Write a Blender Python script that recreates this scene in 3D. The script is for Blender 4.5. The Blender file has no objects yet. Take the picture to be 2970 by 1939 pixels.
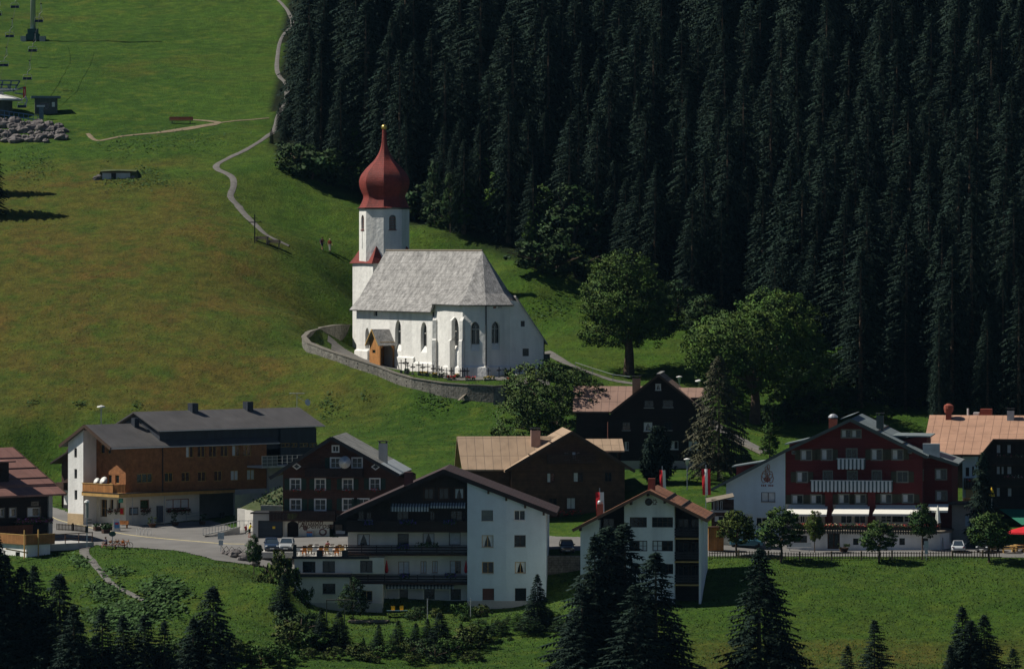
import bpy, math, random
import numpy as np
from mathutils import Vector
random.seed(7)
R = math.radians
C = bpy.context.scene.collection
sc = bpy.context.scene
# ---------------------------------------------------------------- camera
FOC, CX, HY = 15000.0, 1485.0, 700.0      # focal length, centre and eye level of the 2970 px wide photograph
cam = bpy.data.cameras.new('camera'); camo = bpy.data.objects.new('camera', cam); C.objects.link(camo)
camo.location = (0, 0, 0); camo.rotation_euler = (R(90), 0, 0)
cam.sensor_width = 36; cam.lens = FOC/2970*36; cam.shift_y = -(969.5-HY)/2970
cam.clip_start = 5; cam.clip_end = 6000
sc.camera = camo
# ---------------------------------------------------------------- light
SUN_PHI, SUN_EL = R(9), R(48)            # from the left and slightly behind the village
sd = Vector((-math.cos(SUN_PHI)*math.cos(SUN_EL), math.sin(SUN_PHI)*math.cos(SUN_EL), math.sin(SUN_EL)))
sun = bpy.data.lights.new('sun', 'SUN'); sun.energy = 4.6; sun.angle = R(0.53); sun.color = (1, .95, .86)
suno = bpy.data.objects.new('sun', sun); C.objects.link(suno)
suno.rotation_euler = sd.to_track_quat('Z', 'Y').to_euler(); suno.location = (-100, 600, 200)
w = bpy.data.worlds.new('World'); sc.world = w; w.use_nodes = True
nt = w.node_tree; bg = nt.nodes['Background']
sky = nt.nodes.new('ShaderNodeTexSky'); sky.sky_type = 'NISHITA'; sky.sun_disc = False
sky.sun_elevation = SUN_EL; sky.sun_rotation = math.atan2(sd.x, sd.y)
nt.links.new(sky.outputs[0], bg.inputs[0]); bg.inputs[1].default_value = 0.05; sky.altitude = 1400; sky.air_density = .55; sky.dust_density = .25; sky.ozone_density = 3.0
sc.view_settings.view_transform = 'Standard'; sc.view_settings.look = 'None'
sc.view_settings.exposure = 0.15; sc.view_settings.gamma = 1
# ---------------------------------------------------------------- pixels of the photo's crops -> native pixels
CR = dict(V=(0,0,.8013), A=(0,0,2.59), B=(820,340,1.726), C=(0,1100,2.38), D=(700,1200,2.505), E=(1550,1050,3.454),
          F=(2050,1150,2.587), G=(1600,1350,2.638), H=(0,1550,2.38), I=(760,0,2.158), K=(1450,700,2.38), L=(2300,1450,3.178),
          M=(1000,850,3.839), N=(0,1250,3.885), O=(700,1400,5.95), Pc=(2550,1150,3.107), Q=(800,1640,2.644), X=(0,0,1))
def nat(c, x, y):
    a = CR[c]; return a[0]+x/a[2], a[1]+y/a[2]
def P(c, x, y, D):
    u, v = nat(c, x, y)
    return Vector(((u-CX)/FOC*D, D, (HY-v)/FOC*D))
# ---------------------------------------------------------------- tags
def tag(o, label=None, cat=None, group=None, kind=None):
    if label: o['label'] = label
    if cat: o['category'] = cat
    if group: o['group'] = group
    if kind: o['kind'] = kind
    return o
def thing(name, label, cat, loc=(0,0,0), rz=0, group=None):
    o = bpy.data.objects.new(name, None); C.objects.link(o); o.empty_display_size = .3
    o.location = loc; o.rotation_euler = (0,0,rz)
    return tag(o, label, cat, group)
def copy_tree(o, parent=None, label=None):
    c = o.copy(); C.objects.link(c); c.parent = parent
    if label: c['label'] = label
    for ch in o.children: copy_tree(ch, c)
    return c
# ---------------------------------------------------------------- materials
_M = {}
def mat(name, col, rough=.85, var=.12, vs=.6, bump=.15, bs=6., pat=None, metal=0., spec=.3, col2=None, dirt=0., attr=None):
    if name in _M: return _M[name]
    m = bpy.data.materials.new(name); m.use_nodes = True; n = m.node_tree.nodes; l = m.node_tree.links
    b = n['Principled BSDF']; b.inputs['Roughness'].default_value = rough; b.inputs['Metallic'].default_value = metal
    b.inputs['Specular IOR Level'].default_value = spec
    tc = n.new('ShaderNodeTexCoord')
    no = n.new('ShaderNodeTexNoise'); no.inputs['Scale'].default_value = vs; no.inputs['Detail'].default_value = 6; no.inputs['Roughness'].default_value = .65
    l.new(tc.outputs['Object'], no.inputs['Vector'])
    mx = n.new('ShaderNodeMix'); mx.data_type = 'RGBA'
    c2 = col2 or tuple(c*(1-var*1.3) for c in col)
    c1 = tuple(min(1, c*(1+var)) for c in col) if not col2 else col
    mx.inputs[6].default_value = (*c1, 1); mx.inputs[7].default_value = (*c2, 1)
    rmp = n.new('ShaderNodeMapRange'); rmp.inputs[1].default_value = .32; rmp.inputs[2].default_value = .68
    l.new(no.outputs[0], rmp.inputs[0]); l.new(rmp.outputs[0], mx.inputs[0])
    out = mx.outputs[2]; hgt = None
    if pat:
        kind, pw, ph, dark = pat     # pattern cell size in metres, darkness of the joint
        sep = n.new('ShaderNodeSeparateXYZ'); l.new(tc.outputs['Object'], sep.inputs[0])
        cmb = n.new('ShaderNodeCombineXYZ')
        if kind == 'roof': l.new(sep.outputs[0], cmb.inputs[0]); l.new(sep.outputs[1], cmb.inputs[1])
        elif kind == 'roofy': l.new(sep.outputs[1], cmb.inputs[0]); l.new(sep.outputs[0], cmb.inputs[1])
        else:
            ad = n.new('ShaderNodeMath'); ad.operation = 'ADD'; l.new(sep.outputs[0], ad.inputs[0]); l.new(sep.outputs[1], ad.inputs[1])
            l.new(ad.outputs[0], cmb.inputs[0]); l.new(sep.outputs[2], cmb.inputs[1])
        br = n.new('ShaderNodeTexBrick'); l.new(cmb.outputs[0], br.inputs[0])
        br.inputs['Scale'].default_value = 1; br.inputs['Brick Width'].default_value = pw; br.inputs['Row Height'].default_value = ph
        br.inputs['Mortar Size'].default_value = min(pw, ph)*.05 if kind != 'seam' else .03
        br.inputs['Mortar Smooth'].default_value = .3
        br.inputs['Color1'].default_value = (.86,.86,.86,1); br.inputs['Color2'].default_value = (1.12,1.12,1.12,1); br.inputs['Mortar'].default_value = (dark,dark,dark,1)
        if kind in ('roof', 'roofy') and pw > .5: br.offset = 0; br.inputs['Mortar Size'].default_value = .035; br.inputs['Color1'].default_value = (.95,.95,.95,1); br.inputs['Color2'].default_value = (1.04,1.04,1.04,1)
        m2 = n.new('ShaderNodeMix'); m2.data_type = 'RGBA'; m2.blend_type = 'MULTIPLY'; m2.inputs[0].default_value = 1
        l.new(out, m2.inputs[6]); l.new(br.outputs[0], m2.inputs[7]); out = m2.outputs[2]; hgt = br.outputs[1]
    if dirt:
        n3 = n.new('ShaderNodeTexNoise'); n3.inputs['Scale'].default_value = .25; n3.inputs['Detail'].default_value = 8
        mp = n.new('ShaderNodeMapping'); mp.inputs['Scale'].default_value = (3, 3, .5); l.new(tc.outputs['Object'], mp.inputs[0]); l.new(mp.outputs[0], n3.inputs['Vector'])
        r3 = n.new('ShaderNodeMapRange'); r3.inputs[1].default_value = .45; r3.inputs[2].default_value = .75; r3.inputs[3].default_value = 1; r3.inputs[4].default_value = 1-dirt
        l.new(n3.outputs[0], r3.inputs[0])
        m4 = n.new('ShaderNodeMix'); m4.data_type = 'RGBA'; m4.blend_type = 'MULTIPLY'; m4.inputs[0].default_value = 1
        l.new(out, m4.inputs[6]); l.new(r3.outputs[0], m4.inputs[7]); out = m4.outputs[2]
    if attr:   # per-face tint stored on the mesh (leaf kinds)
        at = n.new('ShaderNodeAttribute'); at.attribute_name = attr
        m5 = n.new('ShaderNodeMix'); m5.data_type = 'RGBA'; m5.blend_type = 'MULTIPLY'; m5.inputs[0].default_value = 1
        l.new(out, m5.inputs[6]); l.new(at.outputs['Color'], m5.inputs[7]); out = m5.outputs[2]
    l.new(out, b.inputs['Base Color'])
    if bump:
        nb = n.new('ShaderNodeTexNoise'); nb.inputs['Scale'].default_value = bs; nb.inputs['Detail'].default_value = 5
        l.new(tc.outputs['Object'], nb.inputs['Vector'])
        bp = n.new('ShaderNodeBump'); bp.inputs['Strength'].default_value = bump; bp.inputs['Distance'].default_value = .1
        l.new(nb.outputs[0], bp.inputs['Height'])
        if hgt is not None:
            b2 = n.new('ShaderNodeBump'); b2.inputs['Strength'].default_value = .5; b2.inputs['Distance'].default_value = .04; b2.invert = True
            l.new(hgt, b2.inputs['Height']); l.new(bp.outputs[0], b2.inputs['Normal']); l.new(b2.outputs[0], b.inputs['Normal'])
        else: l.new(bp.outputs[0], b.inputs['Normal'])
    _M[name] = m
    return m
WHITE = mat('white_plaster', (.84,.83,.79), .9, .05, .8, .35, 3., dirt=.25)
CHWHITE = mat('church_lime_plaster', (.78,.765,.72), .95, .06, .5, .8, 1.6, dirt=.22)
CREAM = mat('cream_plaster', (.72,.69,.58), .9, .05, .8, .25, 3., dirt=.12)
GREYPL = mat('grey_plaster', (.45,.44,.40), .9, .1, .8, .25, 3.)
CONC = mat('concrete', (.46,.45,.42), .9, .1, 1.2, .2, 3., dirt=.25)
DKWOOD = mat('dark_brown_boards', (.062,.032,.022), .8, .25, 1.5, .2, 8, pat=('wall', 60, .22, .45))
BLKWOOD = mat('black_brown_logs', (.018,.011,.010), .85, .3, 1.5, .2, 8, pat=('wall', 60, .2, .5))
VWOOD = mat('dark_vertical_boards', (.035,.022,.018), .8, .25, 1.5, .2, 8, pat=('wall', .18, 60, .4))
BRWOOD = mat('weathered_brown_logs', (.095,.048,.028), .8, .3, 1.2, .2, 8, pat=('wall', 60, .25, .45))
SHWOOD = mat('orange_wood_shingles', (.30,.125,.045), .75, .25, 1.2, .3, 8, pat=('wall', .22, .16, .6))
ORWOOD = mat('orange_pine_boards', (.42,.19,.06), .7, .18, 1.2, .2, 6, pat=('wall', .2, 60, .45))
TANWOOD = mat('tan_fascia_wood', (.48,.30,.10), .7, .15, 2, .1, 6)
GREYWOOD = mat('grey_weathered_wood', (.20,.17,.13), .85, .2, 3, .2, 10)
REDWALL = mat('dark_red_boards', (.12,.018,.017), .8, .12, 1, .15, 6, pat=('wall', 60, .2, .75))
SLATE = mat('dark_metal_roof', (.105,.10,.098), .6, .14, .3, .1, 2, pat=('roof', .6, 60, .8), dirt=.15)
DKCLAD = mat('dark_blue_cladding', (.035,.042,.055), .6, .12, 1, .1, 3, pat=('wall', .5, 60, .7))
TANROOF = mat('tan_sheet_roof', (.42,.30,.20), .55, .08, .3, .08, 2, pat=('roof', 1.05, 2.6, .5), dirt=.22)
PINKROOF = mat('salmon_sheet_roof', (.46,.27,.18), .5, .08, .3, .08, 2, pat=('roof', 1.05, 2.0, .5), dirt=.2)
REDBRROOF = mat('red_brown_sheet_roof', (.26,.135,.11), .6, .1, .3, .08, 2, pat=('roof', 4.5, 2.3, .6), dirt=.2)
RUSTROOF = mat('rust_brown_tile_roof', (.30,.135,.075), .8, .22, .5, .3, 4, pat=('roofy', .35, .4, .55), dirt=.25)
BROOF = mat('brown_sheet_roof', (.30,.19,.145), .6, .1, .3, .08, 2, pat=('roof', 1.0, 2.0, .5), dirt=.2)
DKROOF = mat('dark_brown_roof', (.055,.035,.035), .75, .2, .5, .2, 4, pat=('roofy', .4, .4, .6), dirt=.2)
GREYROOF = mat('grey_shingle_roof', (.27,.27,.25), .9, .25, .6, .5, 5, pat=('roofy', .25, .3, .65), dirt=.3)
ZINC = mat('pale_zinc_sheet', (.42,.46,.47), .5, .15, .8, .1, 2, pat=('roofy', .8, 60, .8))
GREENROOF = mat('grey_green_sheet_roof', (.22,.26,.26), .5, .12, .4, .1, 2, pat=('roofy', .7, 3.5, .65), dirt=.25)
SHINGLE = mat('silver_wood_shingles', (.34,.33,.315), .95, .32, 1.3, .9, 5, pat=('roof', .22, .3, .5), dirt=.3)
REDSPIRE = mat('red_painted_shingles', (.23,.038,.028), .7, .15, .8, .4, 7, pat=('wall', .3, .28, .45), dirt=.35)
STONE = mat('dry_stone', (.19,.18,.155), .95, .35, 2.5, .8, 3, pat=('wall', .55, .28, .25), dirt=.4)
BOULDER = mat('grey_boulder', (.15,.135,.13), .95, .3, 1.2, .8, 2)
COPING = mat('stone_coping', (.17,.155,.13), .9, .2, 2, .4, 4)
GLASS = mat('window_glass', (.012,.016,.02), .12, .2, 2, 0, spec=.5)
CURT = mat('white_curtain', (.62,.64,.62), .9, .1, 3, .1)
WFRAME = mat('white_painted_frame', (.72,.72,.68), .6, .04, 3, 0)
BFRAME = mat('brown_window_frame', (.06,.035,.022), .7, .1, 3, 0)
YFRAME = mat('honey_window_frame', (.42,.26,.08), .7, .1, 3, 0)
DFRAME = mat('dark_frame', (.03,.03,.03), .6, .1, 3, 0)
GREENSH = mat('dark_green_shutter', (.018,.042,.028), .7, .1, 3, .1, pat=('wall', 60, .09, .6))
OLIVESH = mat('olive_shutter', (.06,.06,.035), .7, .1, 3, .1, pat=('wall', 60, .09, .6))
METAL = mat('galvanised_steel', (.45,.47,.48), .45, .08, 2, 0, metal=.6)
BLUEST = mat('blue_grey_painted_steel', (.12,.17,.22), .5, .1, 2, 0)
IRON = mat('black_wrought_iron', (.02,.02,.02), .6, .1, 3, 0)
BRICKR = mat('red_brick', (.26,.07,.045), .9, .15, 3, .3, 5)
GOLD = mat('gilded_ball', (.8,.55,.15), .3, .05, 2, 0, metal=.9)
RED = mat('red_cloth', (.55,.012,.02), .8, .08, 3, .05)
WHITEC = mat('white_cloth', (.78,.78,.74), .85, .05, 3, .05)
YEL = mat('yellow_cloth', (.75,.50,.03), .8, .1, 3, .05)
GREENC = mat('green_cloth', (.02,.16,.10), .8, .1, 3, .05)
BLUEC = mat('dark_blue_cloth', (.02,.03,.07), .8, .1, 3, .05)
SKIN = mat('skin', (.45,.24,.16), .7, .05, 3, 0)
RUBBER = mat('black_rubber', (.012,.012,.012), .8, .1, 3, 0)
ASPH = mat('asphalt_worn', (.175,.168,.158), .92, .14, .22, .15, 6, dirt=.0)
PATHM = mat('pale_gravel', (.15,.142,.13), .95, .2, 1.2, .4, 4)
DIRTM = mat('trodden_earth', (.20,.16,.10), .95, .2, 1.2, .4, 4)
BARK = mat('grey_brown_bark', (.085,.06,.042), .95, .25, 2, .6, 3)
LINE = mat('faded_yellow_line', (.42,.36,.20), .85, .15, 1.5, .1)
# ---------------------------------------------------------------- mesh builder
class MB:
    def __init__(s): s.v = []; s.f = []; s.mi = []; s.cur = 0
    def add(s, vs, fs):
        b = len(s.v); s.v += [tuple(p) for p in vs]; s.f += [tuple(b+i for i in f) for f in fs]; s.mi += [s.cur]*len(fs); return s
    def box(s, x0, x1, y0, y1, z0, z1):
        return s.add([(x0,y0,z0),(x1,y0,z0),(x1,y1,z0),(x0,y1,z0),(x0,y0,z1),(x1,y0,z1),(x1,y1,z1),(x0,y1,z1)],
                     [(0,3,2,1),(4,5,6,7),(0,1,5,4),(1,2,6,5),(2,3,7,6),(3,0,4,7)])
    def quad(s, *p): return s.add(p, [tuple(range(len(p)))])
    def slab(s, pts, t, up=(0,0,1)):      # polygon thickened downwards by t
        n = len(pts); lo = [(p[0]-up[0]*t, p[1]-up[1]*t, p[2]-up[2]*t) for p in pts]
        return s.add(list(pts)+lo, [tuple(range(n)), tuple(range(2*n-1, n-1, -1))]+[(i, (i+1) % n, n+(i+1) % n, n+i) for i in range(n)])
    def bar(s, a, b, w, h=None):          # square bar between two points
        h = h or w; a = Vector(a); b = Vector(b); d = (b-a).normalized()
        u = d.cross(Vector((0,0,1)));  u = Vector((1,0,0)) if u.length < .01 else u.normalized()
        v = d.cross(u).normalized(); q = [u*w/2+v*h/2, -u*w/2+v*h/2, -u*w/2-v*h/2, u*w/2-v*h/2]
        return s.add([a+k for k in q]+[b+k for k in q], [(0,1,2,3),(7,6,5,4),(0,4,5,1),(1,5,6,2),(2,6,7,3),(3,7,4,0)])
    def tube(s, pts, rs, n=6, cap=True):
        if not hasattr(rs, '__len__'): rs = [rs]*len(pts)
        pts = [Vector(p) for p in pts]; vs = []; fs = []
        for i, p in enumerate(pts):
            d = (pts[min(i+1, len(pts)-1)]-pts[max(i-1, 0)]); d = d.normalized() if d.length > 1e-6 else Vector((0,0,1))
            u = d.cross(Vector((0,1,0)) if abs(d.y) < .9 else Vector((1,0,0))).normalized(); v = d.cross(u)
            for k in range(n):
                a = 2*math.pi*k/n; vs.append(p+(u*math.cos(a)+v*math.sin(a))*rs[i])
        for i in range(len(pts)-1):
            for k in range(n): fs.append((i*n+k, i*n+(k+1) % n, (i+1)*n+(k+1) % n, (i+1)*n+k))
        if cap: fs += [tuple(range(n-1, -1, -1)), tuple((len(pts)-1)*n+k for k in range(n))]
        return s.add(vs, fs)
    def lathe(s, prof, n=12, c=(0,0,0), rot=0., sx=1, sy=1):
        vs = []; fs = []
        for r, z in prof:
            for k in range(n):
                a = 2*math.pi*k/n+rot; vs.append((c[0]+r*math.cos(a)*sx, c[1]+r*math.sin(a)*sy, c[2]+z))
        for i in range(len(prof)-1):
            for k in range(n): fs.append((i*n+k, i*n+(k+1) % n, (i+1)*n+(k+1) % n, (i+1)*n+k))
        fs += [tuple(range(n-1, -1, -1)), tuple((len(prof)-1)*n+k for k in range(n))]
        return s.add(vs, fs)
    def ball(s, c, rx, ry=None, rz=None, n=8, m=6):
        ry = ry or rx; rz = rz or rx
        return s.lathe([(max(.02, math.sin(math.pi*i/m))*rx, -math.cos(math.pi*i/m)*rz) for i in range(m+1)], n, c, 0, 1, ry/rx)
    def build(s, name, m, parent=None, smooth=False):
        me = bpy.data.meshes.new(name); me.from_pydata(s.v, [], s.f)
        ms = m if isinstance(m, (list, tuple)) else [m]
        for k in ms: me.materials.append(k)
        if len(ms) > 1: me.polygons.foreach_set('material_index', s.mi)
        if smooth: me.polygons.foreach_set('use_smooth', [True]*len(s.f))
        me.update(); o = bpy.data.objects.new(name, me); C.objects.link(o); o.parent = parent
        return o
def part(name, m, parent, *boxes, **kw):
    b = MB()
    for x in boxes: b.box(*x)
    return b.build(name, m, parent, **kw)
# ---------------------------------------------------------------- building frame: local x along the front, y to the back, z up
class Fr:
    def __init__(s, c, x, y, D, yaw):
        s.O = P(c, x, y, D); s.yaw = R(yaw); s.c = math.cos(s.yaw); s.s = math.sin(s.yaw)
    def _inv(s, v): return Vector((v.x*s.c+v.y*s.s, -v.x*s.s+v.y*s.c, v.z))
    def _hit(s, c, x, y, ax, val):
        u, v = nat(c, x, y); d = s._inv(Vector(((u-CX)/FOC, 1, (HY-v)/FOC))); o = s._inv(-s.O)
        return o+d*((val-o[ax])/d[ax])
    def fy(s, c, x, y, yl=0.): p = s._hit(c, x, y, 1, yl); return p.x, p.z
    def fx(s, c, x, y, xl=0.): p = s._hit(c, x, y, 0, xl); return p.y, p.z
    def fz(s, c, x, y, zl=0.): p = s._hit(c, x, y, 2, zl); return p.x, p.y
    def rect(s, c, x0, y0, x1, y1, yl=0.):
        a = s.fy(c, x0, y1, yl); b = s.fy(c, x1, y0, yl); return (a[0], b[0], a[1], b[1])
    def w(s, x, y, z): return Vector((s.O.x+x*s.c-y*s.s, s.O.y+x*s.s+y*s.c, s.O.z+z))
    def root(s, name, label, cat, group=None): return thing(name, label, cat, s.O, s.yaw, group)
def clip(poly, a, b, c):      # keep a*x+b*z<=c
    out = []
    for i in range(len(poly)):
        p, q = poly[i], poly[(i+1) % len(poly)]
        fp, fq = a*p[0]+b*p[1]-c, a*q[0]+b*q[1]-c
        if fp <= 1e-7: out.append(p)
        if (fp < -1e-7 and fq > 1e-7) or (fp > 1e-7 and fq < -1e-7):
            t = fp/(fp-fq); out.append((p[0]+t*(q[0]-p[0]), p[1]+t*(q[1]-p[1])))
    return out
FRONT = lambda y0=0.: (lambda a, z, d: (a, y0+d, z))
LEFT = lambda x0=0.: (lambda a, z, d: (x0+d, a, z))
RIGHT = lambda x0=0.: (lambda a, z, d: (x0-d, a, z))
BACK = lambda y0=0.: (lambda a, z, d: (a, y0-d, z))
def panel(mb, m, prof, z0, holes=(), dep=.16):      # prof: [(a, top z)...] left to right; holes: (a0,a1,z0,z1)
    xs = sorted(set([p[0] for p in prof]+[h[0] for h in holes]+[h[1] for h in holes])); xs = [x for x in xs if prof[0][0] <= x <= prof[-1][0]]
    def T(x):
        for (xa, ta), (xb, tb) in zip(prof, prof[1:]):
            if xa <= x <= xb: return ta+(tb-ta)*(x-xa)/max(1e-9, xb-xa)
    tz = max(p[1] for p in prof)
    for xa, xb in zip(xs, xs[1:]):
        if xb-xa < 1e-5: continue
        xm = (xa+xb)/2; hh = [h for h in holes if h[0] < xm < h[1]]
        zs = sorted(set([z0, tz]+[h[2] for h in hh]+[h[3] for h in hh])); zs = [z for z in zs if z0 <= z <= tz]
        ta, tb = T(xa+1e-6), T(xb-1e-6); k = (tb-ta)/(xb-xa)
        for za, zb in zip(zs, zs[1:]):
            zm = (za+zb)/2
            if any(h[2] < zm < h[3] for h in hh): continue
            pl = clip([(xa,za),(xb,za),(xb,zb),(xa,zb)], -k, 1, ta-k*xa)
            if len(pl) > 2: mb.add([m(a, z, 0) for a, z in pl], [tuple(range(len(pl)))])
    for a0, a1, b0, b1 in holes:
        q = [(a0,b0),(a1,b0),(a1,b1),(a0,b1)]
        for i in range(4):
            p, r = q[i], q[(i+1) % 4]
            mb.quad(m(*p, 0), m(*r, 0), m(*r, dep), m(*p, dep))
def mbox(mb, m, a0, a1, z0, z1, d0, d1):
    p = [m(a, z, d) for a, z, d in ((a0,z0,d0),(a1,z0,d0),(a1,z1,d0),(a0,z1,d0),(a0,z0,d1),(a1,z0,d1),(a1,z1,d1),(a0,z1,d1))]
    mb.add(p, [(0,1,2,3),(7,6,5,4),(0,4,5,1),(1,5,6,2),(2,6,7,3),(3,7,4,0)])
def window(root, m, h, fm=None, nx=2, nz=1, sh=None, curt=None, box=False, dep=.16, fw=.07, sill=True, casing=None, name='window'):
    a0, a1, z0, z1 = h; fm = fm or WFRAME
    g = MB(); g.quad(m(a0,z0,dep), m(a1,z0,dep), m(a1,z1,dep), m(a0,z1,dep)); pane = g.build(name, GLASS, root)
    f = MB(); d0, d1 = dep-.06, dep-.005
    mbox(f, m, a0, a0+fw, z0, z1, d0, d1); mbox(f, m, a1-fw, a1, z0, z1, d0, d1)
    mbox(f, m, a0+fw, a1-fw, z1-fw, z1, d0, d1); mbox(f, m, a0+fw, a1-fw, z0, z0+fw, d0, d1)
    for i in range(1, nx): a = a0+(a1-a0)*i/nx; mbox(f, m, a-fw/2, a+fw/2, z0+fw, z1-fw, d0-.005, d1)
    for i in range(1, nz):
        z = z0+(z1-z0)*i/nz; mbox(f, m, a0+fw, a1-fw, z-fw/3, z+fw/3, d0+.01, d1)
    f.build('frame', fm, pane)
    if casing:
        f = MB(); c = .11
        for q in ((a0-c,a0,z0-c,z1+c),(a1,a1+c,z0-c,z1+c),(a0,a1,z1,z1+c),(a0,a1,z0-c,z0)): mbox(f, m, *q, -.04, .0)
        f.build('casing', casing, pane)
    elif sill:
        f = MB(); mbox(f, m, a0-.06, a1+.06, z0-.08, z0-.003, -.09, 0.); f.build('sill', GREYPL if fm is not WFRAME else WFRAME, pane)
    if curt:
        f = MB(); d = dep-.02; am = (a0+a1)/2; k = .42 if curt == 'tie' else .0
        if curt == 'tie':
            for s_, e in ((a0+fw, 1), (a1-fw, -1)):
                wd = (a1-a0)/2-fw
                f.quad(m(s_,z0+fw,d), m(s_+e*wd*.35,z0+fw,d), m(s_+e*wd*.55,z0+(z1-z0)*.5,d), m(s_+e*wd*.95,z1-fw,d), m(s_,z1-fw,d))
        elif curt == 'half': f.quad(m(a0+fw,z0+fw,d), m(am-fw,z0+fw,d), m(am-fw,z1-fw,d), m(a0+fw,z1-fw,d))
        else: f.quad(m(a0+fw,z0+fw,d), m(a1-fw,z0+fw,d), m(a1-fw,z1-fw,d), m(a0+fw,z1-fw,d))
        f.build('curtain', CURT, pane)
    if sh:
        ws = (a1-a0)*.5
        for q in ((a0-ws-.13, a0-.13), (a1+.13, a1+ws+.13)):
            f = MB(); mbox(f, m, q[0], q[1], z0-.03, z1+.03, -.05, -.005); f.build('shutter', sh, root)
    if box: flowerbox(root, m, a0-.05, a1+.05, z0-.3)
    return pane
_flc = {}
def flowers(mb, pts, s=.09, nper=1):
    for p in pts:
        for _ in range(nper):
            u = Vector((random.gauss(0,1), random.gauss(0,1), random.gauss(0,1))).normalized(); v = u.orthogonal().normalized(); w_ = u.cross(v)
            k = s*random.uniform(.6, 1.3); q = Vector(p)
            mb.quad(q+v*k, q+w_*k, q-v*k, q-w_*k)
def flowerbox(root, m, a0, a1, z, cols=(('red_petals', (.5,.02,.015)),), out=.3, dens=26, drop=.25):
    f = MB(); mbox(f, m, a0, a1, z, z+.2, -out, -.06); b = f.build('flower_box', BRWOOD, root)
    ln = a1-a0
    g = MB(); flowers(g, [m(random.uniform(a0,a1), z+.2+random.uniform(-drop,.22), -out-random.uniform(-.2,.08)) for _ in range(int(ln*dens))], .1)
    g.build('foliage', LEAFG, b)
    for nm, c in cols:
        g = MB(); flowers(g, [m(random.uniform(a0,a1), z+.2+random.uniform(-drop*.6,.26), -out-random.uniform(-.15,.12)) for _ in range(int(ln*dens*.8/len(cols)))], .075)
        g.build('blossoms', mat(nm, c, .8, .1, 3, 0), b)
    return b
LEAFG = mat('small_leaves', (.03,.07,.02), .7, .3, 3, 0)
def gable_roof(root, W, Dp, ze, zr, m, ov=(.9,.9,1.,1.), t=.22, xr=None, axis='y', name='roof', x0=0., y0=0., fascia=BFRAME, snow=False):
    """ov: left, right, front, back overhang. axis y: ridge runs front to back."""
    l, r, f, b = ov; mb = MB()
    if axis == 'y':
        xr = W/2 if xr is None else xr
        kl = (zr-ze[0])/xr; kr = (zr-ze[1])/(W-xr)
        A = [(x0-l, ze[0]-kl*l), (x0+xr, zr), (x0+W+r, ze[1]-kr*r)]
        ya, yb = y0-f, y0+Dp+b
        mb.slab([(A[0][0],ya,A[0][1]),(A[1][0],ya,A[1][1]),(A[1][0],yb,A[1][1]),(A[0][0],yb,A[0][1])], t)
        mb.slab([(A[1][0],ya,A[1][1]),(A[2][0],ya,A[2][1]),(A[2][0],yb,A[2][1]),(A[1][0],yb,A[1][1])], t)
        o = mb.build(name, m, root); fb = MB()
        for p, q in ((A[0],A[1]),(A[1],A[2])):
            fb.add([(p[0],ya-.05,p[1]+.03),(q[0],ya-.05,q[1]+.03),(q[0],ya-.05,q[1]-t-.12),(p[0],ya-.05,p[1]-t-.12),
                    (p[0],ya-.003,p[1]+.03),(q[0],ya-.003,q[1]+.03),(q[0],ya-.003,q[1]-t-.12),(p[0],ya-.003,p[1]-t-.12)],
                   [(0,1,2,3),(7,6,5,4),(0,4,5,1),(2,6,7,3),(0,3,7,4),(1,5,6,2)])
        fb.build('bargeboard', fascia, o)
        g = MB()
        for p in (A[0], A[2]):
            sgn = -1 if p is A[0] else 1
            g.tube([(p[0]+sgn*.07,ya,p[1]-t*.6),(p[0]+sgn*.07,yb,p[1]-t*.6)], .07, 6)
        g.build('gutter', fascia, o)
        g = MB()                                          # rafter and purlin ends under the front verge
        for q in (.04, .5, .96):
            for p, r_ in ((A[0],A[1]),(A[1],A[2])):
                x = p[0]+(r_[0]-p[0])*q; z = p[1]+(r_[1]-p[1])*q-t-.02
                if q < .9 or p is A[0]: g.box(x-.09, x+.09, ya+.1, y0, z-.24, z)
        g.build('purlin', fascia, o)
    else:
        yr = Dp/2 if xr is None else xr
        kf = (zr-ze[0])/yr; kb = (zr-ze[1])/(Dp-yr)
        A = [(y0-f, ze[0]-kf*f), (y0+yr, zr), (y0+Dp+b, ze[1]-kb*b)]
        xa, xb = x0-l, x0+W+r
        mb.slab([(xa,A[0][0],A[0][1]),(xb,A[0][0],A[0][1]),(xb,A[1][0],A[1][1]),(xa,A[1][0],A[1][1])], t)
        mb.slab([(xa,A[1][0],A[1][1]),(xb,A[1][0],A[1][1]),(xb,A[2][0],A[2][1]),(xa,A[2][0],A[2][1])], t)
        o = mb.build(name, m, root)
        g = MB(); g.tube([(xa,A[0][0]-.07,A[0][1]-t*.6),(xb,A[0][0]-.07,A[0][1]-t*.6)], .07, 6); g.build('gutter', fascia, o)
        fb = MB()
        for xx in (xa, xb):
            s_ = -1 if xx == xa else 1
            for p, q in ((A[0],A[1]),(A[1],A[2])):
                x1, x2 = xx+s_*.003, xx+s_*.05
                fb.add([(x2,p[0],p[1]+.03),(x2,q[0],q[1]+.03),(x2,q[0],q[1]-t-.12),(x2,p[0],p[1]-t-.12),
                        (x1,p[0],p[1]+.03),(x1,q[0],q[1]+.03),(x1,q[0],q[1]-t-.12),(x1,p[0],p[1]-t-.12)],
                       [(0,1,2,3),(7,6,5,4),(0,4,5,1),(2,6,7,3),(0,3,7,4),(1,5,6,2)])
        fb.build('bargeboard', fascia, o)
    return o
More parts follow.
